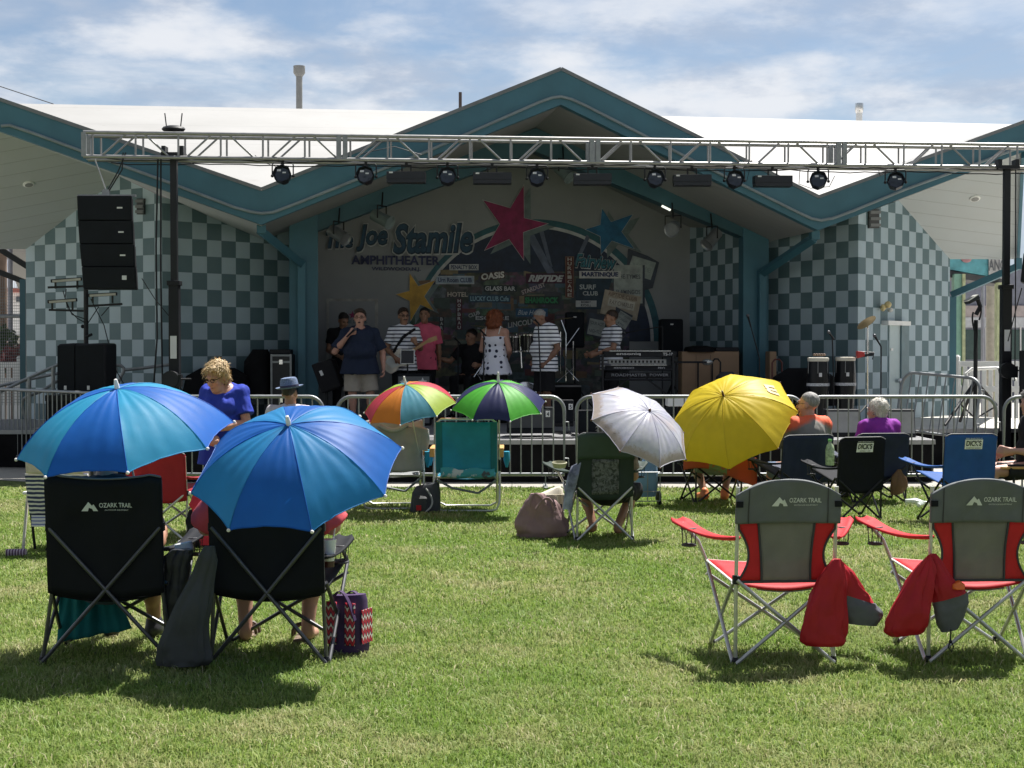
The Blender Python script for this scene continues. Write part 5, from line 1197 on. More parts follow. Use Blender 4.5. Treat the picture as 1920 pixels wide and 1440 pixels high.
def white_umb():
    n = NT('white_printed_umbrella'); o = n.obj(); uv = n.sep(n.uv()); a = n.noise(o, 9, 4); b = n.noise(o, 34, 5, .75)
    col = n.mix(n.ramp(a, .35, .7), (.66, .66, .74, 1), (.54, .54, .70, 1)); col = n.mix(n.math('MULTIPLY', n.ramp(n.noise(o, 5, 2), .55, .75), .5), col, (.70, .55, .50, 1))
    rim = n.ramp(n.math('ADD', uv[1], n.math('MULTIPLY', b, .25)), .93, 1.03); col = n.mix(n.math('MULTIPLY', rim, .8), col, (.42, .33, .26, 1))
    col = n.mix(n.math('MULTIPLY', n.ramp(b, .60, .68), n.math('MULTIPLY', rim, .7)), col, (.10, .09, .08, 1))
    return n.bsdf(col, .4, transl=.45, bump=a, bstr=.1)
Wu = white_umb()
umbrella('small white umbrella with a faint printed landscape, tilted over the dark green chair', (1197, 800), 12.3, (-88, -61), (-33, 45), (20, -30), [Wu], .6, tipm=mat('brown_tip', (.10, .04, .03), .5), tip_len=.02)
u_yel = ucloth('umbrella_yellow', (.72, .55, .02), .38)
ty, ny, ribY, cY = umbrella('large bright yellow umbrella tilted back, among the right-hand audience', (1373, 790), 15.0, (121, -18), (-5, 87), (-16, -47), [u_yel], .9, tipm=mat('brown_tip', (.10, .04, .03), .5), tip_len=.07)
MB().text('m', (0, 0, 0), X, Z, .26, .17, 0, .05, 0, lambda x, y: (ribY(7, .70 - y).lerp(ribY(8, .70 - y), .5 + x * 1.6) + ny * .016)).build('printed_letter', mat('print_taupe', (.50, .40, .22), .6), ty)

# ------------------------------------------------------------------ bags and small things
def bag_px(name, label, cat, Y, secs, m, split=None, m2=None, depth=.6, wob=.02, cap=None, ws=7, pleat=.24):
    base = P(secs[-1][0], secs[-1][1], Y); t = thing(name, label, cat, base); px = F / Y
    def ring(s):
        c = P(s[0], s[1], Y); hw = s[2] / px; tl = s[3] if len(s) > 3 else 0
        return (c, V((hw * math.cos(tl), 0, hw * math.sin(tl))), V((0, hw * depth, 0)))
    def dens(ss):
        out = []
        for a, b in zip(ss, ss[1:]):
            for i in range(4): out.append(tuple(a[j] + (b[j] - a[j]) * (i / 4) if j < 3 else (a[3] if len(a) > 3 else 0) * (1 - i / 4) + (b[3] if len(b) > 3 else 0) * i / 4 for j in range(4)))
        out.append(tuple(list(ss[-1]) + [0])[:4]); return out
    k = split if split is not None else len(secs)
    mb = MB(); mb.loft([ring(s) for s in dens(secs[:k + 1] if split else secs)], 40, wob=wob, ws=ws, pleat=pleat); o = mb.build('bag_body', m, t, world=True, smooth=True, ang=60)
    if split: mb = MB(); mb.loft([ring(s) for s in dens(secs[k:])], 40, wob=wob, ws=ws, pleat=pleat * .4); mb.build('bag_base', m2, t, world=True, smooth=True, ang=60)
    return t
F_redb = fabric('red_bag_nylon', (.40, .012, .022), .5, .05, fold=3, bump=.7); F_slate = fabric('slate_bag_nylon', (.10, .105, .125), .5, fold=3, bump=.7); F_blkb = fabric('black_bag_nylon', (.025, .026, .03), .4, fold=3, bump=.8); F_char = fabric('charcoal_bag', (.045, .05, .053), .6, fold=2, bump=.6)
bag_px('carry_bag', 'long red carry bag hanging from the right post of the left front chair', 'bag', 7.27, [(1569, 1048, 3), (1566, 1062, 12), (1559, 1085, 24), (1553, 1115, 33), (1549, 1150, 38), (1545, 1185, 42), (1544, 1203, 41), (1544, 1210, 34)], F_redb, depth=.45)
bag_px('carry_bag', 'red bag with grey and black base, hanging beside the long red bag', 'bag', 7.33, [(1572, 1050, 3), (1583, 1072, 16), (1594, 1098, 28, -.3), (1604, 1120, 36, -.3), (1611, 1140, 41, -.15), (1613, 1155, 38, -.1), (1613, 1170, 30, -.1)], F_redb, 3, F_slate, .5)
bag_px('carry_bag', 'plump red carry bag hanging from the left post of the right front chair', 'bag', 7.27, [(1742, 1040, 3), (1735, 1060, 16), (1722, 1090, 30, .35), (1710, 1125, 38, .35), (1702, 1155, 42, .25), (1698, 1178, 40, .1), (1700, 1190, 28, .1)], F_redb, depth=.5)
bag_px('carry_bag', 'open red and slate bag hanging on the right front chair beside the plump bag', 'bag', 7.30, [(1749, 1038, 4), (1756, 1062, 14), (1768, 1095, 26, .1), (1777, 1120, 34, .3), (1785, 1140, 34, .35), (1785, 1160, 26, .3), (1782, 1182, 14, .2)], F_redb, 3, F_slate, .45)
mb = MB(); mb.tube([P(x, y, 7.25) for x, y in ((1783, 1180), (1782, 1200), (1778, 1214), (1784, 1222), (1788, 1212), (1783, 1202))], .004, 5); mb.ball(P(1782, 1203, 7.25), .01, 8); tag(mb.build('drawstring', M_black, None, world=True, smooth=True, loc=P(1783, 1200, 7.25)), 'black drawstring with a toggle dangling below the slate bag', 'cord')
mb = MB(); mb.loft([(P(1792, 1092, 7.27), V((.02, 0, .01)), V((0, .02, 0))), (P(1796, 1099, 7.27), V((.034, 0, .01)), V((0, .03, 0))), (P(1797, 1104, 7.27), V((.030, 0, .0)), V((0, .03, 0)))], 12); tag(mb.build('snack_packet', mat('orange_packet', (.70, .14, .02), .35), None, world=True, smooth=True, loc=P(1796, 1099, 7.27)), 'small orange packet peeking out of the open hanging bag', 'packet')
bag_px('carry_bag', 'long charcoal chair bag leaning between the two black chairs', 'bag', 7.22, [(393, 1024, 9), (388, 1050, 16), (378, 1085, 22), (366, 1125, 29), (354, 1170, 38), (346, 1210, 46), (344, 1236, 49), (344, 1246, 44)], F_char, depth=.5, wob=.015)
bag_px('carry_bag', 'upright dark bag with grey rim hanging beside the left black chair', 'bag', 7.42, [(340, 1030, 20), (334, 1042, 24), (331, 1070, 23), (328, 1100, 22), (326, 1150, 20), (326, 1200, 18)], F_blkb, depth=.6, wob=.015)
mb = MB(); mb.loft([(P(343, 1018, 7.5), V((.04, 0, .008)), V((0, .04, 0))), (P(341, 1030, 7.5), V((.056, 0, .008)), V((0, .05, 0))), (P(338, 1038, 7.5), V((.05, 0, 0)), V((0, .05, 0)))], 14, wob=.01); tag(mb.build('sun_hat', fabric('pale_grey_cloth', (.45, .46, .46), .8), None, world=True, smooth=True, loc=P(341, 1030, 7.5)), 'pale grey cloth cap tucked on top of the dark bag', 'cap')
# turquoise beach towel under the left chair
mb = MB(); mb.grid(lambda a, b: V((-.25 + .30 * a + .10 * b * a, .02 * math.sin(a * 13) + .012 * math.sin(a * 31 + b * 3) - .04 * b, .29 - .25 * b * (1 - .30 * a))), 50, 10); tag(mb.build('towel', fabric('turquoise_cloth', (.01, .17, .18), .8, .2, fold=2, bump=.4), None, smooth=True, solid=.008, loc=gx(195, 7.75)), 'turquoise towel hanging under the left black chair', 'towel')
# purple tote with a red and white printed front
n_ = NT('tote_print'); s_ = n_.sep(n_.obj()); fx = n_.math('FRACT', n_.math('DIVIDE', n_.math('ADD', n_.math('ADD', s_[0], s_[1]), 5.0), .029)); fz = n_.math('FRACT', n_.math('DIVIDE', n_.math('ADD', s_[2], 5.0), .052))
tri = n_.math('ABSOLUTE', n_.math('SUBTRACT', fx, .5)); v1_ = n_.math('ADD', n_.math('MULTIPLY', tri, 1.1), fz)
ca = n_.mix(n_.ramp(v1_, .36, .40), (.72, .66, .60, 1), (.03, .015, .05, 1)); ca = n_.mix(n_.ramp(v1_, .58, .62), ca, (.55, .025, .05, 1)); ca = n_.mix(n_.ramp(v1_, .88, .92), ca, (.28, .015, .04, 1)); ca = n_.mix(n_.ramp(v1_, 1.16, 1.2), ca, (.72, .66, .60, 1))
M_tote = n_.bsdf(ca, .6); F_pur = fabric('purple_canvas', (.055, .028, .085), .7, fold=1)
tt = thing('tote_bag', 'purple tote bag with red and white printed panels beside the second black chair', 'bag', gx(652, 7.66), math.radians(-24))
mb = MB(); mb.loft([((0, 0, .005), (.105, 0, 0), (0, .075, 0)), ((0, 0, .03), (.112, 0, 0), (0, .08, 0)), ((0, 0, .16), (.110, 0, 0), (0, .078, 0)), ((0, 0, .28), (.105, 0, .005), (0, .06, 0)), ((0, 0, .31), (.10, 0, .008), (0, .045, 0))], 32, wob=.008); mb.build('bag_body', F_pur, tt, smooth=True, ang=60)
for x0, x1 in ((-.088, -.025), (.028, .088)):
    MB().grid(lambda a, b: V((x0 + (x1 - x0) * a, -.0795 - .006 + .020 * max(0, b - .7), .055 + .225 * b)), 4, 8).build('printed_panel', M_tote, tt, smooth=True, solid=.004)
MB().grid(lambda a, b: V((.1105 + .004, -.055 + .11 * a, .06 + .18 * b)), 3, 3).build('printed_panel', M_tote, tt, solid=.004)
for yy_, hh in ((-.085, .085), (.05, .065)):
    pts = bez((-.055, yy_, .27), (.04, yy_ - .05, .27 + hh * 2.1), (.09, yy_, .19), 14); mb = MB()
    for a, b in zip(pts, pts[1:]): mb.beam(a, b, .006, .026, up=(0, 1, 0))
    mb.build('strap', F_pur, tt)
# pink tote and striped tote
bag_px('tote_bag', 'slumped mauve tote bag on the grass left of the green camouflage chair', 'bag', 12.4, [(1008, 925, 8), (1012, 938, 24), (1016, 955, 38), (1017, 975, 46), (1016, 995, 47), (1015, 1006, 42), (1015, 1010, 34)], fabric('mauve_canvas', (.26, .17, .17), .75, fold=4, bump=.9), depth=.5, wob=.05)
for q_ in (((992, 950), (1000, 905), (1022, 945)), ((1005, 955), (1030, 912), (1040, 958))): MB().tube(bez(*[P(x, y, 12.25) for x, y in q_], 10), .012, 7).build('strap', MATS['mauve_canvas'], bpy.data.objects['tote_bag.001'], world=True, smooth=True)
stt = thing('tote_bag', 'cream and navy striped beach tote behind the slumped mauve bag', 'bag', gx(1028, 12.75), .15); W_, NV_ = fabric('cream_canvas', (.58, .54, .44), .8), fabric('navy_canvas', (.03, .035, .06), .8)
for z0, z1, m in ((.0, .10, W_), (.10, .19, W_), (.19, .26, NV_), (.26, .345, W_)):
    MB().loft([((0, 0, z0), (.14, 0, 0), (0, .07, 0)), ((0, 0, z1), (.145, 0, 0), (0, .075, 0))], 24, wob=.006).build('stripe_band', m, stt, smooth=True, ang=50)
MB().loft([((0, 0, .335), (.14, 0, 0), (0, .07, 0)), ((.03, 0, .37), (.10, 0, .02), (0, .05, 0)), ((.06, 0, .40), (.04, 0, .01), (0, .03, 0))], 18, wob=.02).build('bag_top', W_, stt, smooth=True)
for yy_ in (-.08, .08): MB().tube([(.06, yy_, .33), (.065, yy_ - .02, .20), (.09, yy_ - .02, .12), (.12, yy_ - .01, .22), (.12, yy_, .34)], .011, 8).build('rope_handle', W_, stt, smooth=True)
# grey cooler backpack beside the teal chair
cb_ = thing('cooler_bag', 'dark grey cooler bag on the grass between the two beach chairs', 'bag', gx(797, 14.4), .1); px = F / 14.4
MB().loft([((0, 0, .0), (.15, 0, 0), (0, .10, 0)), ((.0, 0, .03), (.155, 0, 0), (0, .11, 0)), ((.01, 0, .2), (.14, 0, 0), (0, .10, 0)), ((.02, 0, .28), (.11, 0, .02), (0, .06, 0))], 26, wob=.012).build('bag_body', fabric('cooler_grey', (.045, .05, .06), .7, fold=1), cb_, smooth=True, ang=60)
MB().loft([((-.05, -.10, .02), (.075, 0, 0), (0, .03, 0)), ((-.05, -.105, .15), (.07, 0, 0), (0, .03, 0)), ((-.04, -.09, .18), (.05, 0, 0), (0, .015, 0))], 18).build('pocket', F_char, cb_, smooth=True); MB().box((-.07, -.137, .06), (.05, .01, .05)).build('trim', F_red, cb_)
MB().tube(bez((.0, -.12, .25), (.13, -.14, .10), (.0, -.12, .02), 10), .009, 6).build('strap', mat('strap_pale', (.35, .36, .36), .7), cb_, smooth=True)
# blue wheeled cart
cart = thing('wheeled_cart', 'small two-wheeled cart with a pale blue bag, behind the green camouflage chair', 'cart', gx(1211, 15.0), .1); M_pb = fabric('pale_blue_cloth', (.16, .27, .40), .7, .15, fold=3, bump=.6)
MB().loft([((0, 0, .1), (.11, 0, 0), (0, .09, 0)), ((0, 0, .2), (.12, 0, 0), (0, .1, 0)), ((.01, 0, .33), (.12, 0, 0), (0, .1, 0)), ((.03, 0, .42), (.08, 0, .01), (0, .07, 0)), ((.04, 0, .5), (.07, 0, .01), (0, .05, 0)), ((.04, 0, .53), (.03, 0, 0), (0, .03, 0))], 24, wob=.03).build('bag_body', M_pb, cart, smooth=True)
mb = MB()
for x in (-.13, 0, .13): mb.tube([(x, -.11, .06), (x, -.11, .36)], .005, 6)
for z in (.06, .16, .36): mb.tube([(-.13, -.11, z), (.13, -.11, z)], .005, 6)
mb.tube([(.13, .1, .05), (.15, .12, .55), (.12, .12, .62)], .007, 6); mb.build('frame', M_galv, cart, smooth=True)
for x in (.145, -.15):
    MB().lathe([(.062, -.012), (.078, -.012), (.078, .012), (.062, .012), (.062, -.012)], (x, .02, .078), roty(math.pi / 2), 20).build('wheel', M_black, cart, smooth=True)
# red jacket and black bag by the red chair
bag_px('jacket', 'bright red jacket hanging off the red camp chair', 'jacket', 11.6, [(372, 928, 9), (380, 945, 20), (385, 962, 20), (387, 990, 14), (385, 1012, 13), (384, 1022, 10)], fabric('scarlet_cloth', (.55, .03, .06), .6, .15, fold=3, bump=.6), depth=.4, wob=.03)
bag_px('backpack', 'black backpack on the grass beside the red camp chair', 'bag', 11.75, [(368, 955, 12), (372, 975, 20), (374, 1000, 24), (374, 1022, 22), (374, 1028, 18)], F_black, depth=.6, wob=.02)
# white shoes and drinks
for x, y, rzz, lb in ((345, 1024, .5, 'white and turquoise trainer on the grass, nearer the red chair post'), ):
    mb = MB(); mb.loft([(V((0, -.12, .05)), V((.035, 0, 0)), V((0, 0, .05))), (V((0, -.06, .06)), V((.042, 0, 0)), V((0, 0, .06))), (V((0, .05, .045)), V((.045, 0, 0)), V((0, 0, .045))), (V((0, .12, .03)), V((.03, 0, 0)), V((0, 0, .028)))], 14); o = mb.build('trainer', fabric('trainer_white', (.6, .62, .62), .6), None, smooth=True, loc=G(x, y + 10), rz=rzz); tag(o, lb, 'shoe')
    mb = MB()
    for i in range(4): mb.tube([(-.03, -.02 + .03 * i, .09 - .008 * i), (0, -.015 + .03 * i, .108 - .009 * i), (.03, -.02 + .03 * i, .09 - .008 * i)], .006, 5)
    mb.build('lace', mat('turquoise_lace', (.05, .45, .5), .6), o)
cp = thing('insulated_cup', 'white insulated cup in the right armrest of the second black chair', 'cup', P(616, 1052, 7.55)); MB().lathe([(.030, 0), (.042, .11), (.043, .115), (.038, .115)], (0, 0, 0), None, 20).build('cup', M_white, cp, smooth=True); MB().lathe([(.030, -.03), (.031, 0.002)], (0, 0, 0), None, 20).build('base', mat('brown_base', (.06, .02, .015), .4), cp, smooth=True)
MB().cyl((.02, 0, .08), (.045, 0, .25), .005, n=8).build('straw', M_white, cp)
def bottle(name, label, c, h, r, m, cap, liquid=None, R=None):
    t = thing(name, label, 'bottle', c); R = R or Matrix.Identity(3)
    MB().lathe([(r * .9, 0), (r, .01), (r, h * .62), (r * .75, h * .76), (r * .38, h * .86), (r * .36, h * .94)], (0, 0, 0), R, 16).build('bottle', m, t, smooth=True); MB().lathe([(r * .45, h * .92), (r * .45, h), (0, h)], (0, 0, 0), R, 12).build('cap', cap, t); return t
M_pet = mat('clear_plastic', (.75, .82, .80), .12, var=.02, alpha=.45); M_petg = mat('green_drink', (.50, .62, .38), .12, var=.5, vs=30, alpha=.6)
bottle('drink_bottle', 'clear bottle of green drink in the armrest of the orange-shirted man', P(1556, 872, 14.4), .26, .045, M_petg, mat('green_cap', (.2, .6, .15), .4))
mb = MB(); mb.loft([(V((-.11, 0, .035)), V((0, .05, 0)), V((0, 0, .035))), (V((0, .01, .04)), V((0, .06, 0)), V((0, 0, .04))), (V((.08, 0, .03)), V((0, .04, 0)), V((0, 0, .03))), (V((.13, 0, .03)), V((0, .02, 0)), V((0, 0, .02)))], 12, wob=.02, ws=25); tag(mb.build('plastic_bag', mat('crumpled_film', (.7, .74, .74), .25, alpha=.6), None, smooth=True, loc=G(1718, 948), rz=-.3), 'crumpled clear plastic bag on the grass near the blue chair', 'plastic bag')
bottle('water_bottle', 'clear water bottle lying on the grass beside the crumpled plastic bag', G(1728, 950) + Z * .035, .22, .034, M_pet, M_white, R=rotz(-.4) @ rotx(math.pi / 2))
# brown bag hanging by the navy chair
bag_px('shoulder_bag', 'brown bag hanging on the navy chair of the purple-shirted woman', 'bag', 15.1, [(1686, 880, 4), (1686, 895, 13), (1685, 912, 15), (1680, 925, 11), (1676, 928, 7)], fabric('tan_canvas', (.16, .09, .05), .7, fold=1), depth=.4)
# orange towel across the yellow umbrella's chair
mb = MB(); mb.grid(lambda a, b: V((-.385 + .77 * a, -.06 - .03 * math.sin(a * 8) - .06 * b * (1 - b), .52 + .02 * math.sin(a * 5) - (.24 - .10 * math.sin(a * 2.6 + 1.2)) * b)), 36, 10); 
n_ = NT('orange_towel'); s_ = n_.sep(n_.obj()); band = n_.math('LESS_THAN', n_.math('ABSOLUTE', n_.math('ADD', s_[0], .02)), .10); sp_n = n_.ramp(n_.noise(n_.obj(), 30, 3), .52, .58)
M_ot = n_.bsdf(n_.mix(band, (.58, .12, .06, 1), n_.mix(sp_n, (.25, .36, .20, 1), (.55, .20, .10, 1))), .8, transl=.2)
tag(mb.build('towel', M_ot, None, smooth=True, solid=.01, loc=gx(1348, 15.1), rz=.05), 'orange and green towel draped over the chair under the yellow umbrella', 'towel')
# ------------------------------------------------------------------ people
def skin_mat(name, c):
    n = NT(name); o = n.obj(); a = n.noise(o, 18, 4); b = n.noise(o, 6, 3)
    c = lin(c); col = n.mix(n.ramp(a, .3, .7), tuple(v * .88 for v in c[:3]) + (1,), c); col = n.mix(n.math('MULTIPLY', n.ramp(b, .5, .75), .35), col, (c[0] * 1.05, c[1] * .72, c[2] * .66, 1))
    return n.bsdf(col, .5, bump=a, bstr=.05)
S_lt, S_tan, S_pk, S_dk = skin_mat('skin_light', (.50, .31, .23)), skin_mat('skin_tan', (.34, .18, .11)), skin_mat('skin_pink', (.50, .27, .20)), skin_mat('skin_brown', (.22, .11, .07))
def hair_mat(name, c, sc=60):
    n = NT(name); o = n.obj(); s = n.n('ShaderNodeMapping'); n.l(o, s.inputs[0]); s.inputs['Scale'].default_value = (1, 1, .25)
    a = n.noise(s.outputs[0], sc, 4, .7); return n.bsdf(n.mix(n.ramp(a, .3, .7), tuple(v * .55 for v in c) + (1,), tuple(min(1, v * 1.25) for v in c) + (1,)), .55, bump=a, bstr=.5)
H_blond, H_red, H_dark, H_brn, H_grey, H_white = hair_mat('hair_blonde', (.50, .35, .17)), hair_mat('hair_auburn', (.24, .065, .022)), hair_mat('hair_dark', (.018, .013, .011)), hair_mat('hair_brown', (.045, .026, .017)), hair_mat('hair_grey', (.26, .25, .24)), hair_mat('hair_white', (.66, .63, .56))
M_eye, M_lip = mat('eye_dark', (.03, .02, .018), .2), mat('lip_red', (.28, .10, .085), .5)
def stand(h=1.75, w=1.0):
    s = h / 1.75; J = {'pel': (0, .0, .97), 'wai': (0, -.005, 1.13), 'che': (0, .005, 1.33), 'nek': (0, .02, 1.49), 'hed': (0, -.015, 1.635)}
    for n, sg in (('L', -1), ('R', 1)):
        J.update({'hip' + n: (sg * .095 * w, 0, .92), 'kne' + n: (sg * .105 * w, -.02, .50), 'ank' + n: (sg * .11 * w, .02, .085), 'toe' + n: (sg * .135 * w, -.15, .03),
                  'sho' + n: (sg * .185 * w, .015, 1.425), 'elb' + n: (sg * .235 * w, .04, 1.13), 'wri' + n: (sg * .245 * w, -.04, .88)})
    return {k: V(v) * s for k, v in J.items()}
def sit(h=1.7, seat=.42, w=1.0, spread=.12):
    J = stand(h, w); dz = seat + .06 - J['pel'].z
    for k in J:
        if k[:3] in ('pel', 'wai', 'che', 'nek', 'hed', 'sho', 'elb', 'wri'): J[k] = J[k] + V((0, 0, dz))
    for n, sg in (('L', -1), ('R', 1)):
        J['hip' + n] = V((sg * .095 * w, -.02, seat + .04)); J['kne' + n] = V((sg * spread, -.44, seat + .02)); J['ank' + n] = V((sg * spread, -.50, .085)); J['toe' + n] = V((sg * (spread + .02), -.66, .03))
        J['elb' + n] = J['sho' + n] + V((sg * .07, -.05, -.28)); J['wri' + n] = J['elb' + n] + V((-sg * .02, -.24, .02))
    return J
def perp(d, ref):
    s = d.cross(ref)
    if s.length < 1e-4: s = d.orthogonal()
    return s.normalized()
def hand_prims(W, d, palm_n, side, curl=.5, s=1.0):
    # W wrist, d pointing direction, palm_n direction the palm faces, side +1/-1 where the thumb lies along d x palm_n
    d = d.normalized(); palm_n = (palm_n - d * palm_n.dot(d)).normalized(); x = d.cross(palm_n).normalized() * side; out = []
    c = W + d * (.052 * s)
    for k in (-1, 0, 1): out.append(('c', W + d * .012 + x * (k * .014 * s), W + d * (.088 * s) + x * (k * .024 * s), .017 * s, .0145 * s))
    for k, (off, L) in enumerate(((.033, .074), (.011, .084), (-.011, .078), (-.032, .060))):
        p = W + d * (.092 * s) + x * (off * s); dd = d.copy(); c_ = curl * (1 + .12 * k)
        for seg in (.45, .32, .23):
            ang = c_ * (1.0 if seg == .45 else 1.25); dd = (dd * math.cos(ang) + palm_n.cross(dd).cross(dd) * 0 + (palm_n - dd * palm_n.dot(dd)).normalized() * math.sin(ang)).normalized()
            q = p + dd * (L * seg * s); out.append(('c', p, q, .0098 * s, .0088 * s)); p = q
    p = W + d * (.03 * s) + x * (.028 * s); dd = (d * .75 + x * .6 + palm_n * (.25 + .4 * curl)).normalized()
    for L in (.045, .032):
        q = p + dd * (L * s); out.append(('c', p, q, .0125 * s, .010 * s)); p = q; dd = (dd * .8 + d * .3 + palm_n * .5 * curl - x * .25).normalized()
    return out
def person(label, loc, rz, J, g=1.0, bel=0.0, skin=S_lt, hy=0, hp=0, ht=0, hair=None, shirt=None, pants=None, shoes=None, face=True, glasses=None, curl=(.5, .5), palms=None, h=.0125, group=None, hs=1.0, extra=(), cat='person', bust=0, hidelegs=False):
    t = thing('person', label, cat, loc, rz, group)
    HR = Matrix.Rotation(hy, 3, 'Z') @ Matrix.Rotation(hp, 3, 'X') @ Matrix.Rotation(ht, 3, 'Y')
    hc = J['hed']; hd = lambda x, y, z: hc + HR @ (V((x, y, z)) * hs)
    def tor(d=0):
        up = (J['nek'] - J['pel']).normalized(); q = Z.rotation_difference(up).to_matrix()
        q2 = [list(r) for r in q]
        fw = q @ V((0, -1, 0))
        P_ = [('e', J['pel'], (.160 * g + d, .112 * g + bel * .35 + d, .125 + d), q2), ('e', J['wai'] + fw * bel * .55, (.142 * g + bel * .5 + d, .100 * g + bel * .75 + d, .155 + d), q2), ('e', J['che'] + fw * bel * .12, (.160 * g + bel * .15 + d, .112 * g + bel * .25 + d, .185 + d), q2),
              ('c', J['shoL'], J['shoR'], .060 * g + d, .060 * g + d)]
        for n in 'LR': P_.append(('c', J['nek'] - Z * .02, J['sho' + n], .048 + d, .055 * g + d))
        if bust:
            for sg in (-1, 1): P_.append(('e', J['che'] + q @ V((sg * .075, -.085 * g, -.03)), (.07 + bust + d, .06 + bust + d, .07 + d), q2))
        return P_
    ag = .55 + .45 * g
    body = tor() + [('c', J['nek'] - Z * .03, hd(0, .012, -.06), .056 * (.6 + .4 * g), .050 * (.7 + .3 * g))]
    body += [('e', hd(0, .018, .03), [v * hs for v in (.074, .094, .086)], [list(r) for r in HR]), ('e', hd(0, -.028, -.03), [v * hs for v in (.060 + .008 * (g - 1), .066, .082)], [list(r) for r in HR]), ('e', hd(0, -.050, -.088), [v * hs for v in (.040 + .02 * (g - 1), .040, .030)], [list(r) for r in HR]),
             ('c', hd(0, -.092, .012), hd(0, -.113, -.030), .009, .0145), ('e', hd(0, -.078, .030), (.050, .020, .013), [list(r) for r in HR]), ('e', hd(0, -.090, -.062), (.024, .012, .012), [list(r) for r in HR])]
    for sg in (-1, 1):
        body += [('e', hd(sg * .076, .012, -.012), (.011, .026, .034), [list(r) for r in HR]), ('e', hd(sg * .038, -.066, -.030), (.024, .022, .022), [list(r) for r in HR])]
    if bel or g > 1.15: body.append(('e', hd(0, -.035, -.105), (.052, .05, .03), [list(r) for r in HR]))
    for i, n in enumerate('LR'):
        sg = -1 if n == 'L' else 1
        E, Wr, S_ = J['elb' + n], J['wri' + n], J['sho' + n]
        body += [('c', S_, E, .050 * ag, .040 * ag), ('c', E, E.lerp(Wr, .4), .039 * ag, .039 * ag), ('c', E.lerp(Wr, .35), Wr, .039 * ag, .026 * (.7 + .3 * ag))]
        d = (Wr - E).normalized(); pn = palms[i] if palms and palms[i] is not None else V((-sg, 0, 0))
        hd_ = d
        if palms and len(palms) > 2 and palms[2 + i] is not None: hd_ = palms[2 + i]
        side = palms[4 + i] if palms and len(palms) > 4 else (1 if n == 'L' else -1) * (1 if hd_.dot(Z) < 0 else -1)
        body += hand_prims(Wr, V(hd_), V(pn), side, curl[i], .95 * (.9 + .1 * g))
        if not hidelegs:
            K, A, T, Hp = J['kne' + n], J['ank' + n], J['toe' + n], J['hip' + n]
            body += [('c', Hp, K, .082 * g, .055 * (.5 + .5 * g)), ('c', K, A, .052 * (.5 + .5 * g), .036), ('e', K.lerp(A, .3) + V((0, .018, 0)), (.052 * (.4 + .6 * g),) * 2 + (.11,), None), ('c', A - Z * .03, T, .036, .028)]
    sdf_obj('body', body, skin, t, h, .018)
    if face:
        for sg in (-1, 1):
            MB().ball(hd(sg * .031, -.083, .008), (.012, .007, .006), 8, R=HR).build('eye', M_eye, t, smooth=True)
            mb = MB(); mb.tube([hd(sg * .016, -.096, .026), hd(sg * .032, -.094, .031), hd(sg * .048, -.084, .026)], .0045, 5); mb.build('eyebrow', (hair[1] if hair else H_brn), t, smooth=True)
        MB().ball(hd(0, -.099, -.062), (.022, .006, .006 if face != 'sing' else .013), 8, R=HR).build('mouth', M_lip if face != 'sing' else mat('open_mouth', (.06, .015, .015), .5), t, smooth=True)
    if glasses:
        mb = MB()
        for sg in (-1, 1):
            mb.tube([hd(sg * .033 + .021 * math.cos(a), -.104, .006 + .015 * math.sin(a)) for a in [i * math.pi / 6 for i in range(12)]], .0028, 5, closed=True); mb.tube([hd(sg * .054, -.102, .012), hd(sg * .078, -.06, .012), hd(sg * .08, .01, .008)], .0028, 5)
            if glasses == 'sun': mb.ball(hd(sg * .034, -.102, .004), (.023, .006, .017), 8, R=HR)
        mb.tube([hd(-.012, -.105, .008), hd(.012, -.105, .008)], .0028, 5); mb.build('glasses', M_gloss, t, smooth=True)
    if hair:
        st, hm = hair[0], hair[1]; R_ = [list(r) for r in HR]; w_ = .006; c_ = [(hd(0, -.02, .045), HR @ V((0, -.62, -.78)))]
        if st == 'short': pr = [('e', hd(0, .022, .040), [v * hs for v in (.081, .099, .088)], R_)]
        elif st == 'crop': pr = [('e', hd(0, .022, .036), [v * hs for v in (.0775, .0965, .0865)], R_)]; w_ = .002
        elif st == 'quiff': pr = [('e', hd(0, .022, .044), [v * hs for v in (.082, .100, .092)], R_), ('e', hd(-.01, -.05, .098), [v * hs for v in (.058, .042, .032)], R_)]
        elif st == 'bob': pr = [('e', hd(0, .028, .045), [v * hs for v in (.098, .112, .098)], R_), ('e', hd(0, .055, -.03), [v * hs for v in (.086, .075, .075)], R_), ('e', hd(0, -.05, .085), [v * hs for v in (.075, .05, .035)], R_)]; w_ = .012; c_ = [(hd(0, -.052, .050), HR @ V((0, -.86, -.5)))]
        elif st == 'curly': pr = [('e', hd(0, .03, .03), [v * hs for v in (.118, .125, .115)], R_), ('e', hd(0, .05, -.07), [v * hs for v in (.12, .10, .095)], R_)]; w_ = .024; c_ = [(hd(0, -.055, .03), HR @ V((0, -.95, -.3)))]
        elif st == 'cap': pr = [('e', hd(0, .028, .035), [v * hs for v in (.088, .105, .095)], R_), ('e', hd(0, .06, -.03), [v * hs for v in (.075, .05, .06)], R_)]; w_ = .008; c_ = [(hd(0, -.045, .045), HR @ V((0, -.8, -.6)))]
        elif st == 'pony': pr = [('e', hd(0, .024, .038), [v * hs for v in (.082, .100, .090)], R_), ('c', hd(0, .12, .02), hd(0, .14, -.12), .035, .02)]
        sdf_obj('hair', pr, hm, t, .008, .012, c_, wob=w_, ws=(48 if st == 'bob' else 34), zs=.6, strands={'bob': (1500, .034, .5), 'curly': (1500, .040, .8), 'cap': (1000, .026, .4), 'short': (350, .018, .3), 'quiff': (350, .020, .3), 'pony': (300, .02, .3)}.get(st))
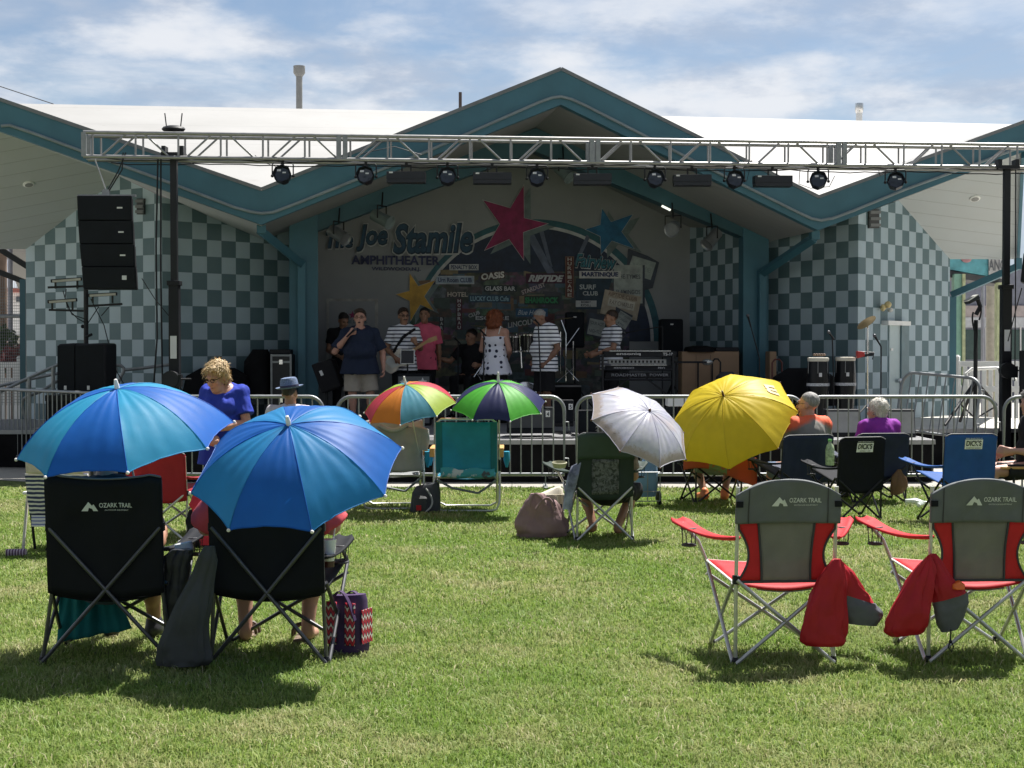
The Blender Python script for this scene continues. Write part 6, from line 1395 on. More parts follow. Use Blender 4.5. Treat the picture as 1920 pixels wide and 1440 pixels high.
        if len(hair) > 2 and hair[2] == 'moustache':
            mb = MB(); mb.tube([hd(-.030, -.094, -.055), hd(-.012, -.104, -.047), hd(.012, -.104, -.047), hd(.030, -.094, -.055)], .008, 6); mb.build('moustache', hm, t, smooth=True)
    if shirt:
        d = shirt.get('d', .014); fr_ = shirt.get('sleeve', .55); pr = tor(d); lo = shirt.get('hem', J['pel'].z - .03)
        if lo < J['pel'].z - .02:
            pr.append(('c', J['pel'] + Z * .02, V((J['pel'].x, J['pel'].y - bel * .15, lo)), .125 * g + d + bel * .3, .125 * g + d + bel * .3 + shirt.get('flare', 0)));
            for n in 'LR': pr.append(('c', J['pel'] + V(((-1 if n == 'L' else 1) * .06 * g, 0, 0)), V((J['pel'].x + (-1 if n == 'L' else 1) * .075 * g, J['pel'].y - bel * .1, lo)), .10 * g + d + bel * .3, .105 * g + d + bel * .3 + shirt.get('flare', 0)))
        if fr_ > 0:
            for n in 'LR':
                S_, E, Wr = J['sho' + n], J['elb' + n], J['wri' + n]
                if fr_ <= 1: pr.append(('c', S_, S_.lerp(E, fr_), .054 * ag + d, .050 * ag + d + shirt.get('loose', .008), True))
                else: pr += [('c', S_, E, .054 * ag + d, .046 * ag + d), ('c', E, E.lerp(Wr, fr_ - 1), .044 * ag + d, .036 * ag + d, True)]
        nk = J['nek']; cu = [(V((0, 0, lo)), (0, 0, -1)), (nk + Z * shirt.get('neck', .035) + V((0, -.02, 0)), shirt.get('nn', (0, -.45, .9)))]
        so = sdf_obj('shirt', pr, shirt['m'], t, h, .02, cu, wob=.012, ws=13, zs=.45)
        if shirt.get('collar'):
            mb = MB(); cc = nk + Z * .012; mb.loft([(cc + V((0, -.008, -.022)), V((.086, 0, 0)), V((0, .080, .015))), (cc + V((0, .0, .02)), V((.070, 0, 0)), V((0, .066, .016)))], 18); mb.build('collar', shirt['collar'], so, smooth=True)
    if pants:
        d = min(.016, pants.get('d', .016)) if pants.get('to', 1.7) > 1 else pants.get('d', .016); to = pants.get('to', 1.7); pr = [('e', J['pel'] - Z * .01, (.165 * g + d, .118 * g + bel * .3 + d, .12 + d), None)]
        for n in 'LR':
            Hp, K, A = J['hip' + n], J['kne' + n], J['ank' + n]
            if to <= 1: pr.append(('c', Hp, Hp.lerp(K, to), .084 * g + d, .074 * g + d + .012, True))
            else: pr += [('c', Hp, K, .084 * g + d, .058 * g + d), ('c', K, K.lerp(A, to - 1), .058 * (.5 + .5 * g) + d, .046 + d, True)]
        sdf_obj('trousers' if to > 1 else 'shorts', pr, pants['m'], t, h, .02, [(V((0, 0, J['pel'].z + pants.get('top', .03))), (0, 0, 1))], wob=.012, ws=13, zs=.4)
    if shoes:
        for n in 'LR':
            A, T = J['ank' + n], J['toe' + n]; d = (T - A); d.z = 0; d.normalize()
            pr = [('c', A - Z * .035 - d * .02, T + d * .02, .046, .038), ('c', A - Z * .03, A + Z * (.01 if shoes is not M_gloss else .03), .045, .046)]
            sdf_obj('shoe', pr, shoes, t, h, .015, [(V((0, 0, .004)), (0, 0, -1))])
    return t
polo = stripe_mat('striped_polo', (.82, .83, .87), (.014, .018, .045), .058, .34, 2)
M_polo_col = fabric('polo_collar_black', (.012, .013, .02), .8); C_blk = fabric('black_cotton', (.012, .012, .014), .9, fold=1, bump=.5); C_khk = fabric('khaki_cotton', (.36, .32, .27), .9, fold=1.5, bump=.6); C_nvs = fabric('navy_shirt_cotton', (.016, .024, .050), .85, fold=2, bump=.6); C_pink = fabric('hot_pink_cotton', (.74, .13, .21), .85, fold=2, bump=.5)
M_shoe = mat('dark_shoe', (.03, .03, .035), .5)
def deck_at(x, Y): v = gx(x, Y); v.z = DZ + .002; return v
# 1 singer
J = stand(1.70, 1.10)
for n in 'LR': J['sho' + n] = J['sho' + n] + V((0, 0, -.035))
J['elbL'] = V((-.37, -.03, 1.09)); J['wriL'] = V((-.165, -.20, 1.345)); J['elbR'] = V((.335, .03, 1.08)); J['wriR'] = V((.345, -.05, .84)); J['ankL'].x = -.10; J['ankR'].x = .16; J['kneR'].x = .15; J['toeR'].x = .2
pz = person('heavyset singer in a navy short-sleeved shirt and khaki shorts, holding a microphone to his mouth', deck_at(675, 21.3), math.radians(8), J, 1.30, .09, S_pk, hy=-.15, hp=.02, hair=('quiff', H_brn), shirt=dict(m=C_nvs, sleeve=.86, hem=.76, loose=.022, d=.02, flare=.02, collar=C_nvs), pants=dict(m=C_khk, to=.95, d=.02), shoes=M_shoe, face='sing', glasses='clear', curl=(1.15, .45), palms=(V((.5, .3, .4)), V((-1, 0, 0)), V((.62, -.25, .65)), None, -1, -1), h=.0115, hs=1.07)
mp_ = MW[pz.name] @ V((-.10, -.235, 1.40)); md_ = (MW[pz.name].to_3x3() @ V((.55, .55, .50))).normalized()
def microphone(label, p, d, wire=None):
    t = thing('microphone', label, 'microphone', p); R = d.to_track_quat('Z', 'Y').to_matrix()
    MB().lathe([(.011, -.17), (.014, -.05), (.018, 0), (.018, .01)], (0, 0, 0), R, 12).build('handle', M_black, t, smooth=True); MB().ball(d * .032, .026, 12).build('grille', mat('mic_mesh', (.10, .10, .11), .4, .6), t, smooth=True); return t
microphone('black handheld microphone in the singer\'s fist', mp_, md_)
# 2 guitarist
J = stand(1.76, .93); J['shoL'].z -= .025; J['shoR'].z -= .025; J['elbL'] = V((-.27, .04, 1.14)); J['wriL'] = V((-.13, -.24, 1.01)); J['elbR'] = V((.26, .0, 1.14)); J['wriR'] = V((.20, -.27, 1.21))
gt_ = person('guitarist in a navy and white striped polo shirt with glasses and a moustache', deck_at(757, 22.4), math.radians(2), J, 1.06, .04, S_tan, hy=.35, hp=.08, hair=('quiff', H_brn, 'moustache'), shirt=dict(m=polo, sleeve=.68, hem=.80, collar=M_polo_col, loose=.014), pants=dict(m=C_blk, to=1.85), shoes=M_gloss, glasses='clear', curl=(.6, 1.1), palms=(V((.1, 1, -.1)), V((-.2, .9, .2)), V((.75, -.1, -.6)), V((-.3, -.25, .85)), -1, 1))
# guitar (in guitarist's frame)
gm = MW[gt_.name]; gtr = thing('electric_guitar', 'cream electric guitar hanging low on a black strap across the striped guitarist', 'guitar', gm @ V((-.02, -.19, 1.02)), math.radians(2))
ux = V((.80, -.06, .50)).normalized(); fy = V((-.05, -1, 0)); uy_ = ux.cross(fy).normalized(); fy = uy_.cross(ux) * 1
gp = lambda a, b, c=0: V((-.10, 0, -.08)) + ux * a + uy_ * b + fy * c
prof = [(-.20, .06), (-.16, .13), (-.06, .135), (.0, .10), (.06, .12), (.14, .165), (.17, .12), (.11, .06), (.11, -.05), (.19, -.11), (.15, -.15), (.07, -.12), (.0, -.10), (-.06, -.14), (-.16, -.145), (-.205, -.08)]
mb = MB(); mb.prism([gp(a, b, .02) for a, b in prof], fy * -.042); mb.build('body', mat('cream_lacquer', (.62, .58, .48), .25, coat=.5), gtr, bevel=.008)
mb = MB(); mb.prism([gp(a, b, .024) for a, b in ((-.1, .06), (.1, .09), (.1, -.06), (-.05, -.1), (-.14, -.09))], fy * -.004); mb.build('pickguard', mat('mint_guard', (.6, .62, .58), .35), gtr)
mb = MB(); mb.beam(gp(.10, 0, .03), gp(.60, 0, .03), .045, .025, up=fy); mb.beam(gp(.60, .0, .03), gp(.74, .03, .02), .07, .016, up=fy); mb.build('neck', mat('maple', (.42, .24, .10), .4), gtr)
MB().tube([gp(-.2, .02, -.02), V((-.10, .05, .12)), V((.02, .02, .30)), V((.19, .12, .42)), V((.14, .30, .30)), V((-.1, .32, .0)), gp(-.2, 0, -.04)], .022, 6).build('strap', C_blk, gtr, smooth=True)
# 3 pink shirt man
J = stand(1.80, .94); J['shoL'].z -= .03; J['shoR'].z -= .03; J['wriR'] = V((.24, .08, .92)); J['wriL'] = V((-.2, -.1, .95))
person('tall man in a hot pink t-shirt and black trousers behind the guitarist', deck_at(796, 23.3), 0, J, 1.06, .02, S_tan, hy=-.05, hair=('short', H_dark), shirt=dict(m=C_pink, sleeve=.8, hem=.80, loose=.02, d=.016), pants=dict(m=C_blk, to=1.85), shoes=M_gloss)
# 4 dark man at the console
J = stand(1.72); J['wriL'] = V((-.1, -.35, 1.0)); J['wriR'] = V((.15, -.35, 1.0)); J['hed'] = V((0, -.07, 1.60))
person('man in black looking down at equipment behind the singer', deck_at(643, 23.6), .3, J, 1.05, .02, S_tan, hy=.25, hp=.55, hair=('short', H_dark), shirt=dict(m=C_blk, sleeve=.6), pants=dict(m=C_blk, to=1.8), shoes=M_gloss)
# 5 seated man in black behind the woman
J = sit(1.74, .62); J['elbL'] = J['shoL'] + V((-.16, -.10, -.20)); J['wriL'] = J['elbL'] + V((-.20, -.12, .06))
person('dark-haired drummer in black seated beside the drum kit, arm stretched left', deck_at(884, 23.6), -.35, J, 1.05, .02, S_tan, hy=-.45, hp=.15, hair=('short', H_dark), shirt=dict(m=C_blk, sleeve=.7), pants=dict(m=C_blk, to=1.85), shoes=M_gloss)
# 6 woman in polka dots (seen from behind, facing left and away)
n_ = NT('polka_dot_cloth'); v_ = n_.n('ShaderNodeTexVoronoi'); mp2 = n_.n('ShaderNodeMapping'); n_.l(n_.obj(), mp2.inputs[0]); mp2.inputs['Scale'].default_value = (11, 11, 11); n_.l(mp2.outputs[0], v_.inputs['Vector']); v_.inputs['Scale'].default_value = 1; v_.inputs['Randomness'].default_value = .35
M_dot = n_.bsdf(n_.mix(n_.math('LESS_THAN', v_.outputs['Distance'], .30), (.80, .80, .90, 1), (.012, .014, .05, 1)), .8)
J = stand(1.70); J['elbL'] = V((-.25, .0, 1.12)); J['wriL'] = V((-.10, -.22, 1.02)); J['elbR'] = V((.27, -.03, 1.12)); J['wriR'] = V((.12, -.24, 1.03))
pw_ = person('red-haired woman in a white polka dot camisole, her back to the audience', deck_at(929, 22.0), math.radians(180 - 32), J, 1.06, .03, S_pk, hy=-.15, hair=('curly', H_red), shirt=dict(m=M_dot, sleeve=0, hem=.74, neck=-.125, nn=(0, .0, 1), flare=.05, d=.022), pants=dict(m=C_blk, to=1.8), shoes=M_gloss, bust=.01)
for s in (-1, 1): MB().tube([V((s * .12, .10, 1.36)), V((s * .13, .055, 1.475)), V((s * .12, -.08, 1.42)), V((s * .10, -.125, 1.34))], .008, 6).build('strap', F_wht, pw_, smooth=True)
# 7 striped man with bowed head facing left
J = stand(1.74); J['hed'] = V((0, -.10, 1.60)); J['nek'] = V((0, -.005, 1.49)); J['elbR'] = V((.24, .08, 1.14)); J['wriR'] = V((.19, -.08, .93)); J['elbL'] = V((-.24, .05, 1.14)); J['wriL'] = V((-.17, -.10, .95))
p7 = person('grey-haired singer in a striped polo and black shorts with head bowed over a microphone', deck_at(1022, 21.6), math.radians(-62), J, 1.16, .07, S_dk, hy=.0, hp=.5, hair=('crop', H_grey), shirt=dict(m=polo, sleeve=.75, hem=.80, collar=M_polo_col, loose=.02, d=.018), pants=dict(m=C_blk, to=1.0, d=.016), shoes=M_gloss, curl=(.9, .9))
# 8 keyboard player facing left
J = stand(1.73); J['elbL'] = V((-.24, -.06, 1.14)); J['wriL'] = V((-.16, -.30, 1.06)); J['elbR'] = V((.25, -.06, 1.14)); J['wriR'] = V((.17, -.30, 1.06))
person('keyboard player in a striped polo shirt standing side-on behind the keyboards', deck_at(1147, 22.5), math.radians(-75), J, 1.12, .06, S_tan, hy=-.12, hp=.12, hair=('short', H_brn), shirt=dict(m=polo, sleeve=.72, hem=.82, collar=M_polo_col, loose=.018, d=.016), pants=dict(m=C_blk, to=1.85), shoes=M_gloss)
# 9 blonde woman in blue standing on the lawn
C_roy = fabric('royal_blue_jersey', (.02, .045, .38), .8, fold=2, bump=.5)
J = stand(1.52, .96); J['hed'] = V((-.02, -.11, 1.385)); J['nek'] = V((0, -.02, 1.27)); J['elbL'] = V((-.20, -.12, .98)); J['wriL'] = V((-.02, -.27, .88)); J['elbR'] = V((.235, -.04, .97)); J['wriR'] = V((.06, -.28, .93))
pb = person('blonde woman in a royal blue top looking down, standing between the blue umbrellas', gx(420, 12.9), math.radians(-14), J, 1.08, .03, S_pk, hy=-.25, hp=.42, hair=('bob', H_blond), shirt=dict(m=C_roy, sleeve=.72, hem=.60, neck=.02, nn=(0, -.6, .8), loose=.02, flare=.03), pants=dict(m=fabric('navy_twill', (.014, .018, .06), .8), to=1.7), shoes=M_shoe, glasses='clear', curl=(.5, .6), h=.009, bust=.015, palms=(V((.2, .2, -1)), V((-.2, .3, -1))), hs=1.02)
hc = J['hed']; MB().ball(hc + V((.078, -.01, -.06)), (.006, .006, .02), 8).build('earring', M_gloss, pb)
mb = MB(); mb.loft([(V((-.10, -.25, .83)), V((.09, 0, 0)), V((0, .05, 0))), (V((-.10, -.25, .93)), V((.10, 0, .02)), V((0, .05, 0)))], 16, wob=.015); o = mb.build('handbag', fabric('navy_twill', (.014, .018, .06), .8), None, smooth=True, loc=gx(404, 12.9), rz=0); tag(o, 'dark navy bag held in front of the blonde woman', 'bag')
# 10 man with hat
J = sit(1.74, .44)
C_plaid = stripe_mat('plaid_cloth', (.10, .13, .16), (.50, .50, .54), .09, .5, 0, .05)
ph = person('seated man in a blue straw trilby, seen from behind at the barrier', gx(543, 15.5), math.pi, J, 1.05, .03, S_tan, hy=-.25, hair=('crop', H_dark), shirt=dict(m=fabric('lilac_white_shirt', (.52, .48, .52), .8, fold=1), sleeve=.7, loose=.02), pants=dict(m=C_khk, to=.95), shoes=M_shoe, face=False)
hm = MW[ph.name] @ (J['hed'] + V((0, .02, .055))); hat = thing('trilby_hat', 'blue woven trilby hat with a dark band on the seated man', 'hat', hm, 0); Rh = Matrix.Rotation(-.12, 3, 'Y') @ Matrix.Rotation(.06, 3, 'X')
n_ = NT('blue_straw'); o_ = n_.obj(); w1 = n_.noise(o_, 160, 2); M_straw = n_.bsdf(n_.mix(n_.ramp(w1, .35, .65), (.06, .09, .17, 1), (.17, .23, .36, 1)), .8, bump=w1, bstr=.4)
MB().lathe([(.103, 0), (.099, .03), (.092, .09), (.080, .112), (.05, .118), (0, .100)], (0, 0, 0), Rh, 28).build('crown', M_straw, hat, smooth=True); MB().lathe([(.10, .004), (.150, .008), (.163, .020), (.150, .014), (.10, .010)], (0, 0, 0), Rh @ Matrix.Diagonal((.92, 1.08, 1)), 32).build('brim', M_straw, hat, smooth=True); MB().lathe([(.1035, .008), (.1020, .036), (.1, .037)], (0, 0, 0), Rh, 28).build('band', mat('hat_band', (.02, .02, .05), .7), hat, smooth=True)
# his chair
camp_chair('camp chair with a green leaf-printed back under the man in the trilby', gx(545, 15.35), 0, hw=.27, zt=.90, zs=.40, depth=.46, style='plain', group='folding chairs by the barrier', arm=.58, af=.05, zb=.36, top='round', frame=F_dkt, fab=fabric('leaf_print', (.10, .26, .10), .7, var=.9), logo=False)
# 11 man in the left black chair
J = sit(1.70, .36, .96); J['hed'] = J['hed'] + V((0, -.02, .03))
person('man in a black shirt seated in the left black chair, hidden by the umbrella', gx(199, 7.55), math.pi, J, 1.1, .04, S_tan, hair=('crop', H_dark), shirt=dict(m=C_blk, sleeve=.7, loose=.02), pants=dict(m=fabric('denim_blue', (.06, .09, .17), .85), to=.95), shoes=M_shoe, face=False)
# 12 woman in coral in the second black chair
C_coral = fabric('coral_cotton', (.60, .085, .10), .8, .1, fold=3, bump=.5)
J = sit(1.66, .41, 1.12, .20); J['hed'] = J['hed'] + V((.0, -.05, -.04))
for n, sg in (('L', -1), ('R', 1)):
    J['sho' + n] = J['sho' + n] + V((sg * .03, 0, -.06)); J['elb' + n] = V((sg * .33, -.04, .68)); J['wri' + n] = V((sg * .27, -.28, .66)); J['kne' + n] = V((sg * .19, -.42, .42)); J['ank' + n] = V((sg * .17, -.34, .085)); J['toe' + n] = V((sg * .19, -.5, .03))
person('person in a coral top and sandals in the second black chair, head hidden', gx(502, 7.55), math.pi + .04, J, 1.15, .05, S_pk, hair=('bob', H_grey), shirt=dict(m=C_coral, sleeve=.95, loose=.03, d=.022), pants=dict(m=C_blk, to=.9), shoes=None, face=False, h=.011)
for x, y, s in ((466, 1196, -1), (566, 1200, 1)):
    b = G(x, y); t = thing('sandal', 'brown strap sandal on the ' + ('left' if s < 0 else 'right') + ' foot of the coral-topped person', 'sandal', b)
    MB().loft([((0, -.10, .012), (.036, 0, 0), (0, 0, .012)), ((0, 0, .012), (.042, 0, 0), (0, 0, .012)), ((0, .13, .012), (.045, 0, 0), (0, 0, .012))], 12).build('sole', M_wood, t, smooth=True)
    M_lea = mat('brown_leather', (.07, .04, .025), .6); MB().tube(arc((0, -.03, .03), (.048, 0, 0), (0, -.03, .075), 0, math.pi, 8), .009, 6).build('strap', M_lea, t, smooth=True); MB().tube(arc((0, .06, .02), (.052, 0, 0), (0, 0, .06), 0, math.pi, 8), .010, 6).build('strap', M_lea, t, smooth=True)
# 13 person in the green chair
J = sit(1.5, .36, .9, .17)
for n, sg in (('L', -1), ('R', 1)): J['kne' + n] = V((sg * .2, -.40, .40)); J['ank' + n] = V((sg * .13 + (.0 if n == 'L' else .0), -.22, .085)); J['toe' + n] = V((sg * .16, -.36, .03))
J['kneL'] = V((-.24, -.36, .38)); J['ankL'] = V((-.08, -.12, .085)); J['toeL'] = V((-.12, -.28, .03)); J['hed'] = J['hed'] + V((-.02, -.12, -.10)); J['nek'] = J['nek'] + V((-.02, -.06, -.03))
person('barefoot person seated in the dark green chair behind the white umbrella', gx(1143, 12.42), math.pi, J, 1.0, .02, S_tan, hair=('bob', H_grey), shirt=dict(m=fabric('leopard_cloth', (.16, .13, .10), .8, var=.9, weave=90), sleeve=.8), pants=dict(m=C_blk, to=.9), shoes=None, face=False)
mb = MB(); mb.loft([(P(1081, 870, 12.15), V((.045, 0, .02)), V((0, .03, 0))), (P(1076, 890, 12.1), V((.05, 0, 0)), V((0, .04, 0))), (P(1070, 915, 12.1), V((.042, 0, 0)), V((0, .04, 0))), (P(1067, 935, 12.1), V((.03, 0, 0)), V((0, .03, 0))), (P(1064, 955, 12.1), V((.035, 0, 0)), V((0, .02, 0)))], 16, wob=.02, ws=20); tag(mb.build('scarf', fabric('blue_white_print', (.20, .22, .30), .8, var=.9, weave=60), None, world=True, smooth=True, loc=P(1070, 930, 12.1)), 'blue and white printed scarf hanging on the left post of the green chair', 'scarf')
mb = MB(); mb.lathe([(.05, 0), (.062, .04), (.055, .045), (.04, .01)], P(1049, 876, 11.7), rotx(.15), 18); tag(mb.build('bucket_hat', fabric('khaki_hat', (.33, .32, .22), .8), None, world=True, smooth=True, loc=P(1049, 876, 11.7)), 'khaki cloth hat on the left armrest of the green chair', 'hat')
# 14 person under the yellow umbrella
J = sit(1.64, .40, 1, .2); J['hed'] = J['hed'] + V((0, -.15, -.22)); J['nek'] = J['nek'] + V((0, -.08, -.10)); J['che'] = J['che'] + V((0, -.04, -.03))
for n, sg in (('L', -1), ('R', 1)): J['sho' + n] = J['sho' + n] + V((0, -.05, -.08)); J['elb' + n] = J['sho' + n] + V((sg * .05, -.1, -.25)); J['wri' + n] = J['elb' + n] + V((0, -.22, .05)); J['kne' + n] = V((sg * .19, -.38, .40)); J['ank' + n] = V((sg * .11, -.18, .085)); J['toe' + n] = V((sg * .14, -.34, .03))
person('person hidden by the yellow umbrella, only bare legs and orange shoes showing', gx(1345, 15.4), math.pi, J, 1.05, .03, S_tan, hair=('short', H_grey), shirt=dict(m=C_khk, sleeve=.7), pants=dict(m=fabric('sage_shorts', (.24, .27, .20), .8), to=.75), shoes=mat('orange_shoe', (.70, .22, .08), .5), face=False)
# 15 bald man
def ombre(name, a, b, z0, z1):
    n = NT(name); o = n.obj(); sx_ = n.sep(o); s = n.math('MULTIPLY_ADD', n.math('ABSOLUTE', sx_[0]), .45, n.math('SUBTRACT', sx_[2], .06)); f = n.ramp(n.math('ADD', s, n.math('MULTIPLY', n.noise(o, 30, 3), .05)), z0, z1); return n.bsdf(n.mix(f, lin(a), lin(b)), .8)
J = sit(1.78, .36, .98)
for k in ('nek', 'hed', 'shoL', 'shoR', 'che', 'wai', 'elbL', 'elbR', 'wriL', 'wriR'): J[k] = J[k] + V((0, .05 * (J[k].z - .4), -.03))
sh = J['shoR'].z; J['elbR'] = J['shoR'] + V((.10, -.16, -.20)); J['wriR'] = J['elbR'] + V((.0, -.22, .0))
person('close-cropped man in an orange and grey shirt and sunglasses, seated in a navy chair', gx(1513, 14.84), math.pi + math.radians(24), J, 1.18, .06, S_pk, hy=.55, hp=-.02, hair=('crop', H_grey), shirt=dict(m=ombre('orange_grey_shirt', (.21, .20, .18), (.72, .12, .05), sh + .015, sh + .06), sleeve=.95, loose=.02, d=.018), pants=dict(m=fabric('denim_pale', (.16, .22, .34), .85), to=.95), shoes=M_shoe, face=True, glasses='sun', h=.010, hs=1.06)
# 16 white-haired woman in purple
J = sit(1.58, .34, .98); J['hed'] = J['hed'] + V((0, -.03, -.02))
person('white-haired woman in a purple top seated behind the black store-label chair', gx(1648, 15.35), math.pi + .25, J, 1.08, .03, S_pk, hy=.35, hp=.05, hair=('cap', H_white), shirt=dict(m=fabric('purple_jersey', (.25, .03, .32), .8, fold=2), sleeve=.8, loose=.02), pants=dict(m=C_nvs, to=1.7), shoes=M_shoe, face=True, h=.0105, hs=1.05)
# 17 person at the right edge
J = sit(1.64, .42, 1, .16); J['elbL'] = J['shoL'] + V((-.10, .02, -.27)); J['wriL'] = V((-.24, -.20, .58))
person('bare-armed grey-haired person cut off by the right edge, elbow on a chair arm', gx(1937, 14.2), math.radians(-90), J, 1.0, .03, S_pk, hy=.2, hair=('bob', H_grey), shirt=dict(m=C_blk, sleeve=.15), pants=dict(m=fabric('black_shorts', (.012, .012, .014), .8), to=.7), shoes=M_shoe, face=False)
t = thing('armchair', 'wooden-armed dark chair mostly cut off by the right edge', 'chair', gx(1935, 14.0)); q = P(1905, 877, 14.0) - t.location
mb = MB(); mb.box(q + V((.06, 0, 0)), (.42, .06, .025)); mb.build('armrest', F_wood, t, bevel=.008)
for dx in (-.02, .40):
    MB().cyl(q + V((dx, .0, -.01)), V((q.x + dx, 0, 0)), .013, n=8).build('leg', M_blackm, t)
    MB().cyl(q + V((dx, .45, -.01)), V((q.x + dx, .45, 0)), .013, n=8).build('leg', M_blackm, t)
mb = MB(); mb.box((q.x + .19, .22, .39), (.46, .42, .03)); mb.build('seat', C_blk, t, bevel=.01)
mb = MB(); mb.box((q.x + .43, .22, .66), (.03, .42, .5)); mb.build('backrest', C_blk, t, bevel=.01)
# ------------------------------------------------------------------ stage gear
def D(x, Y, z=0): v = gx(x, Y); v.z = DZ + z; return v
def pzt(x, y, Y): return P(x, y, Y)
def boxthing(name, label, cat, x0, x1, y0, Y, depth, m, part='body', bevel=.012, y1=None):
    a, b = D(x0, Y), D(x1, Y); zt = P(x0, y0, Y).z; zb = P(x0, y1, Y).z if y1 else DZ + .002
    t = thing(name, label, cat, (a + b) / 2 + V((0, depth / 2, zb - DZ)))
    mb = MB(); mb.box((0, 0, (zt - zb) / 2), ((b - a).length, depth, zt - zb)); mb.build(part, m, t, bevel=bevel); return t, (b - a).length, zt - zb
t, w_, h_ = boxthing('flight_case', 'black flight case with aluminium edges left of the left column', 'case', 509, 545, 664, 22.0, .7, mat('case_black', (.014, .014, .016), .5))
mb = MB()
for x in (-w_ / 2, w_ / 2):
    mb.beam((x, -.352, 0), (x, -.352, h_), .028, .012, up=Yv)
for z in (h_ - .02, h_ - .12, .02): mb.beam((-w_ / 2, -.354, z), (w_ / 2, -.354, z), .012, .03, up=Z)
mb.build('edge_trim', M_galv, t)
for z in (h_ - .12, .35): MB().box((0, -.36, z), (.05, .02, .07)).build('latch', M_chrome, t)
def lump(name, label, cat, x0, x1, y0, y1, Y, m, wob=.05, depth=.35):
    a = P((x0 + x1) / 2, y1, Y); px = F / Y; w_ = (x1 - x0) / 2 / px; h_ = (y1 - y0) / px
    t = thing(name, label, cat, a); MB().loft([((0, 0, 0), (w_, 0, 0), (0, depth, 0)), ((0, 0, h_ * .3), (w_ * 1.02, 0, 0), (0, depth, 0)), ((0, 0, h_ * .75), (w_ * .95, 0, 0), (0, depth * .9, 0)), ((0, 0, h_), (w_ * .5, 0, 0), (0, depth * .4, 0))], 24, wob=wob, ws=4).build('cover', m, t, smooth=True); return t
lump('covered_gear', 'tall heap of gear under a black cloth beside the flight case', 'covered gear', 461, 512, 655, 745, 22.3, M_skirt); lump('covered_gear', 'low black covered cases behind the blonde woman', 'covered gear', 345, 470, 690, 750, 22.0, M_skirt, .04); lump('covered_gear', 'long low black cloth-covered heap at the foot of the right checkered wall', 'covered gear', 1447, 1570, 690, 760, 21.6, M_skirt, .02, .3)
boxthing('trunk', 'black trunk on the flight case by the left column', 'case', 505, 545, 655, 22.2, .5, M_black, y1=664)
# music stand draped in black
t = thing('music_stand', 'black cloth-draped music stand with a paper badge beside the singer', 'music stand', D(615, 21.4)); q = [P(x, y, 21.3) for x, y in ((583, 684), (620, 672), (640, 724), (603, 738))]
mb = MB(); mb.prism([q[3], q[2], q[1], q[0]], V((.03, .35, 0))); mb.build('desk', C_blk, t, world=True, bevel=.02); mb = MB(); mb.prism([P(x, y, 21.28) for x, y in ((602, 705), (607, 703), (603, 694), (598, 696))], V((0, .01, 0))); mb.build('badge', M_lead, t, world=True)
mb = MB(); mb.tube([P(612, 730, 21.5), D(614, 21.5, .05)], .02, 8); mb.tube([D(600, 21.3, .03), D(614, 21.5, .2), D(632, 21.7, .03)], .012, 6); mb.build('stem', M_blackm, t, world=True)
def mic_stand(label, x, Y, ytop, tip=None, tilt=0, boom=None):
    b = D(x, Y); t = thing('microphone_stand', label, 'microphone stand', b); zt = P(x, ytop, Y).z - b.z
    MB().lathe([(.12, 0), (.12, .012), (.02, .03)], (0, 0, 0), None, 20).build('base', M_blackm, t, smooth=True); MB().tube([(0, 0, .02), (0, 0, zt * .55), (tilt, 0, zt)], .010, 8).build('pole', M_blackm, t, smooth=True)
    e = V((tilt, 0, zt))
    if boom: e2 = P(boom[0], boom[1], Y) - b; MB().tube([e, e2], .008, 6).build('boom', M_blackm, t, smooth=True); d = (e2 - e).normalized(); e = e2
    else: d = V((-.5, -.5, .5)).normalized()
    R = d.to_track_quat('Z', 'Y').to_matrix(); MB().lathe([(.011, -.06), (.014, .06), (.018, .1)], e, R, 10).build('microphone', M_black, t, smooth=True); MB().ball(e + d * .12, .025, 10).build('mic_grille', mat('mic_mesh', (.10, .10, .11), .4, .6), t, smooth=True); return t
mic_stand('microphone stand in front of the polka dot woman', 907, 21.4, 625); mic_stand('microphone stand in front of the bowed-head singer', 1013, 21.2, 606, tilt=-.03); mic_stand('microphone stand crossing in front of the right column', 1424, 21.6, 672, boom=(1406, 606)); mic_stand('boom microphone reaching left from the right-hand loudspeaker', 1242, 23.2, 612, boom=(1184, 622))
mic_stand('microphone stand rising behind the two congas', 1563, 20.6, 632, tilt=-.02); mic_stand('microphone stand on the right of the percussion, angled left', 1652, 20.4, 650, boom=(1648, 643)); mic_stand('thick black stand between the pink-shirted man and the drummer', 859, 22.8, 640)
# guitarist's tablet
t = thing('tablet', 'black tablet on a stand in front of the guitarist', 'tablet', P(764, 669, 21.7)); mb = MB(); mb.box((0, 0, 0), (.19, .015, .20), rotx(-.25)); mb.build('screen', M_gloss, t, bevel=.006); mb = MB(); mb.box((0, .006, 0), (.215, .012, .225), rotx(-.25)); mb.build('bezel', M_white, t, bevel=.005); MB().cyl((0, .02, -.1), (0, .03, -(P(764, 669, 21.7).z - DZ)), .012, n=8).build('stand', M_blackm, t)
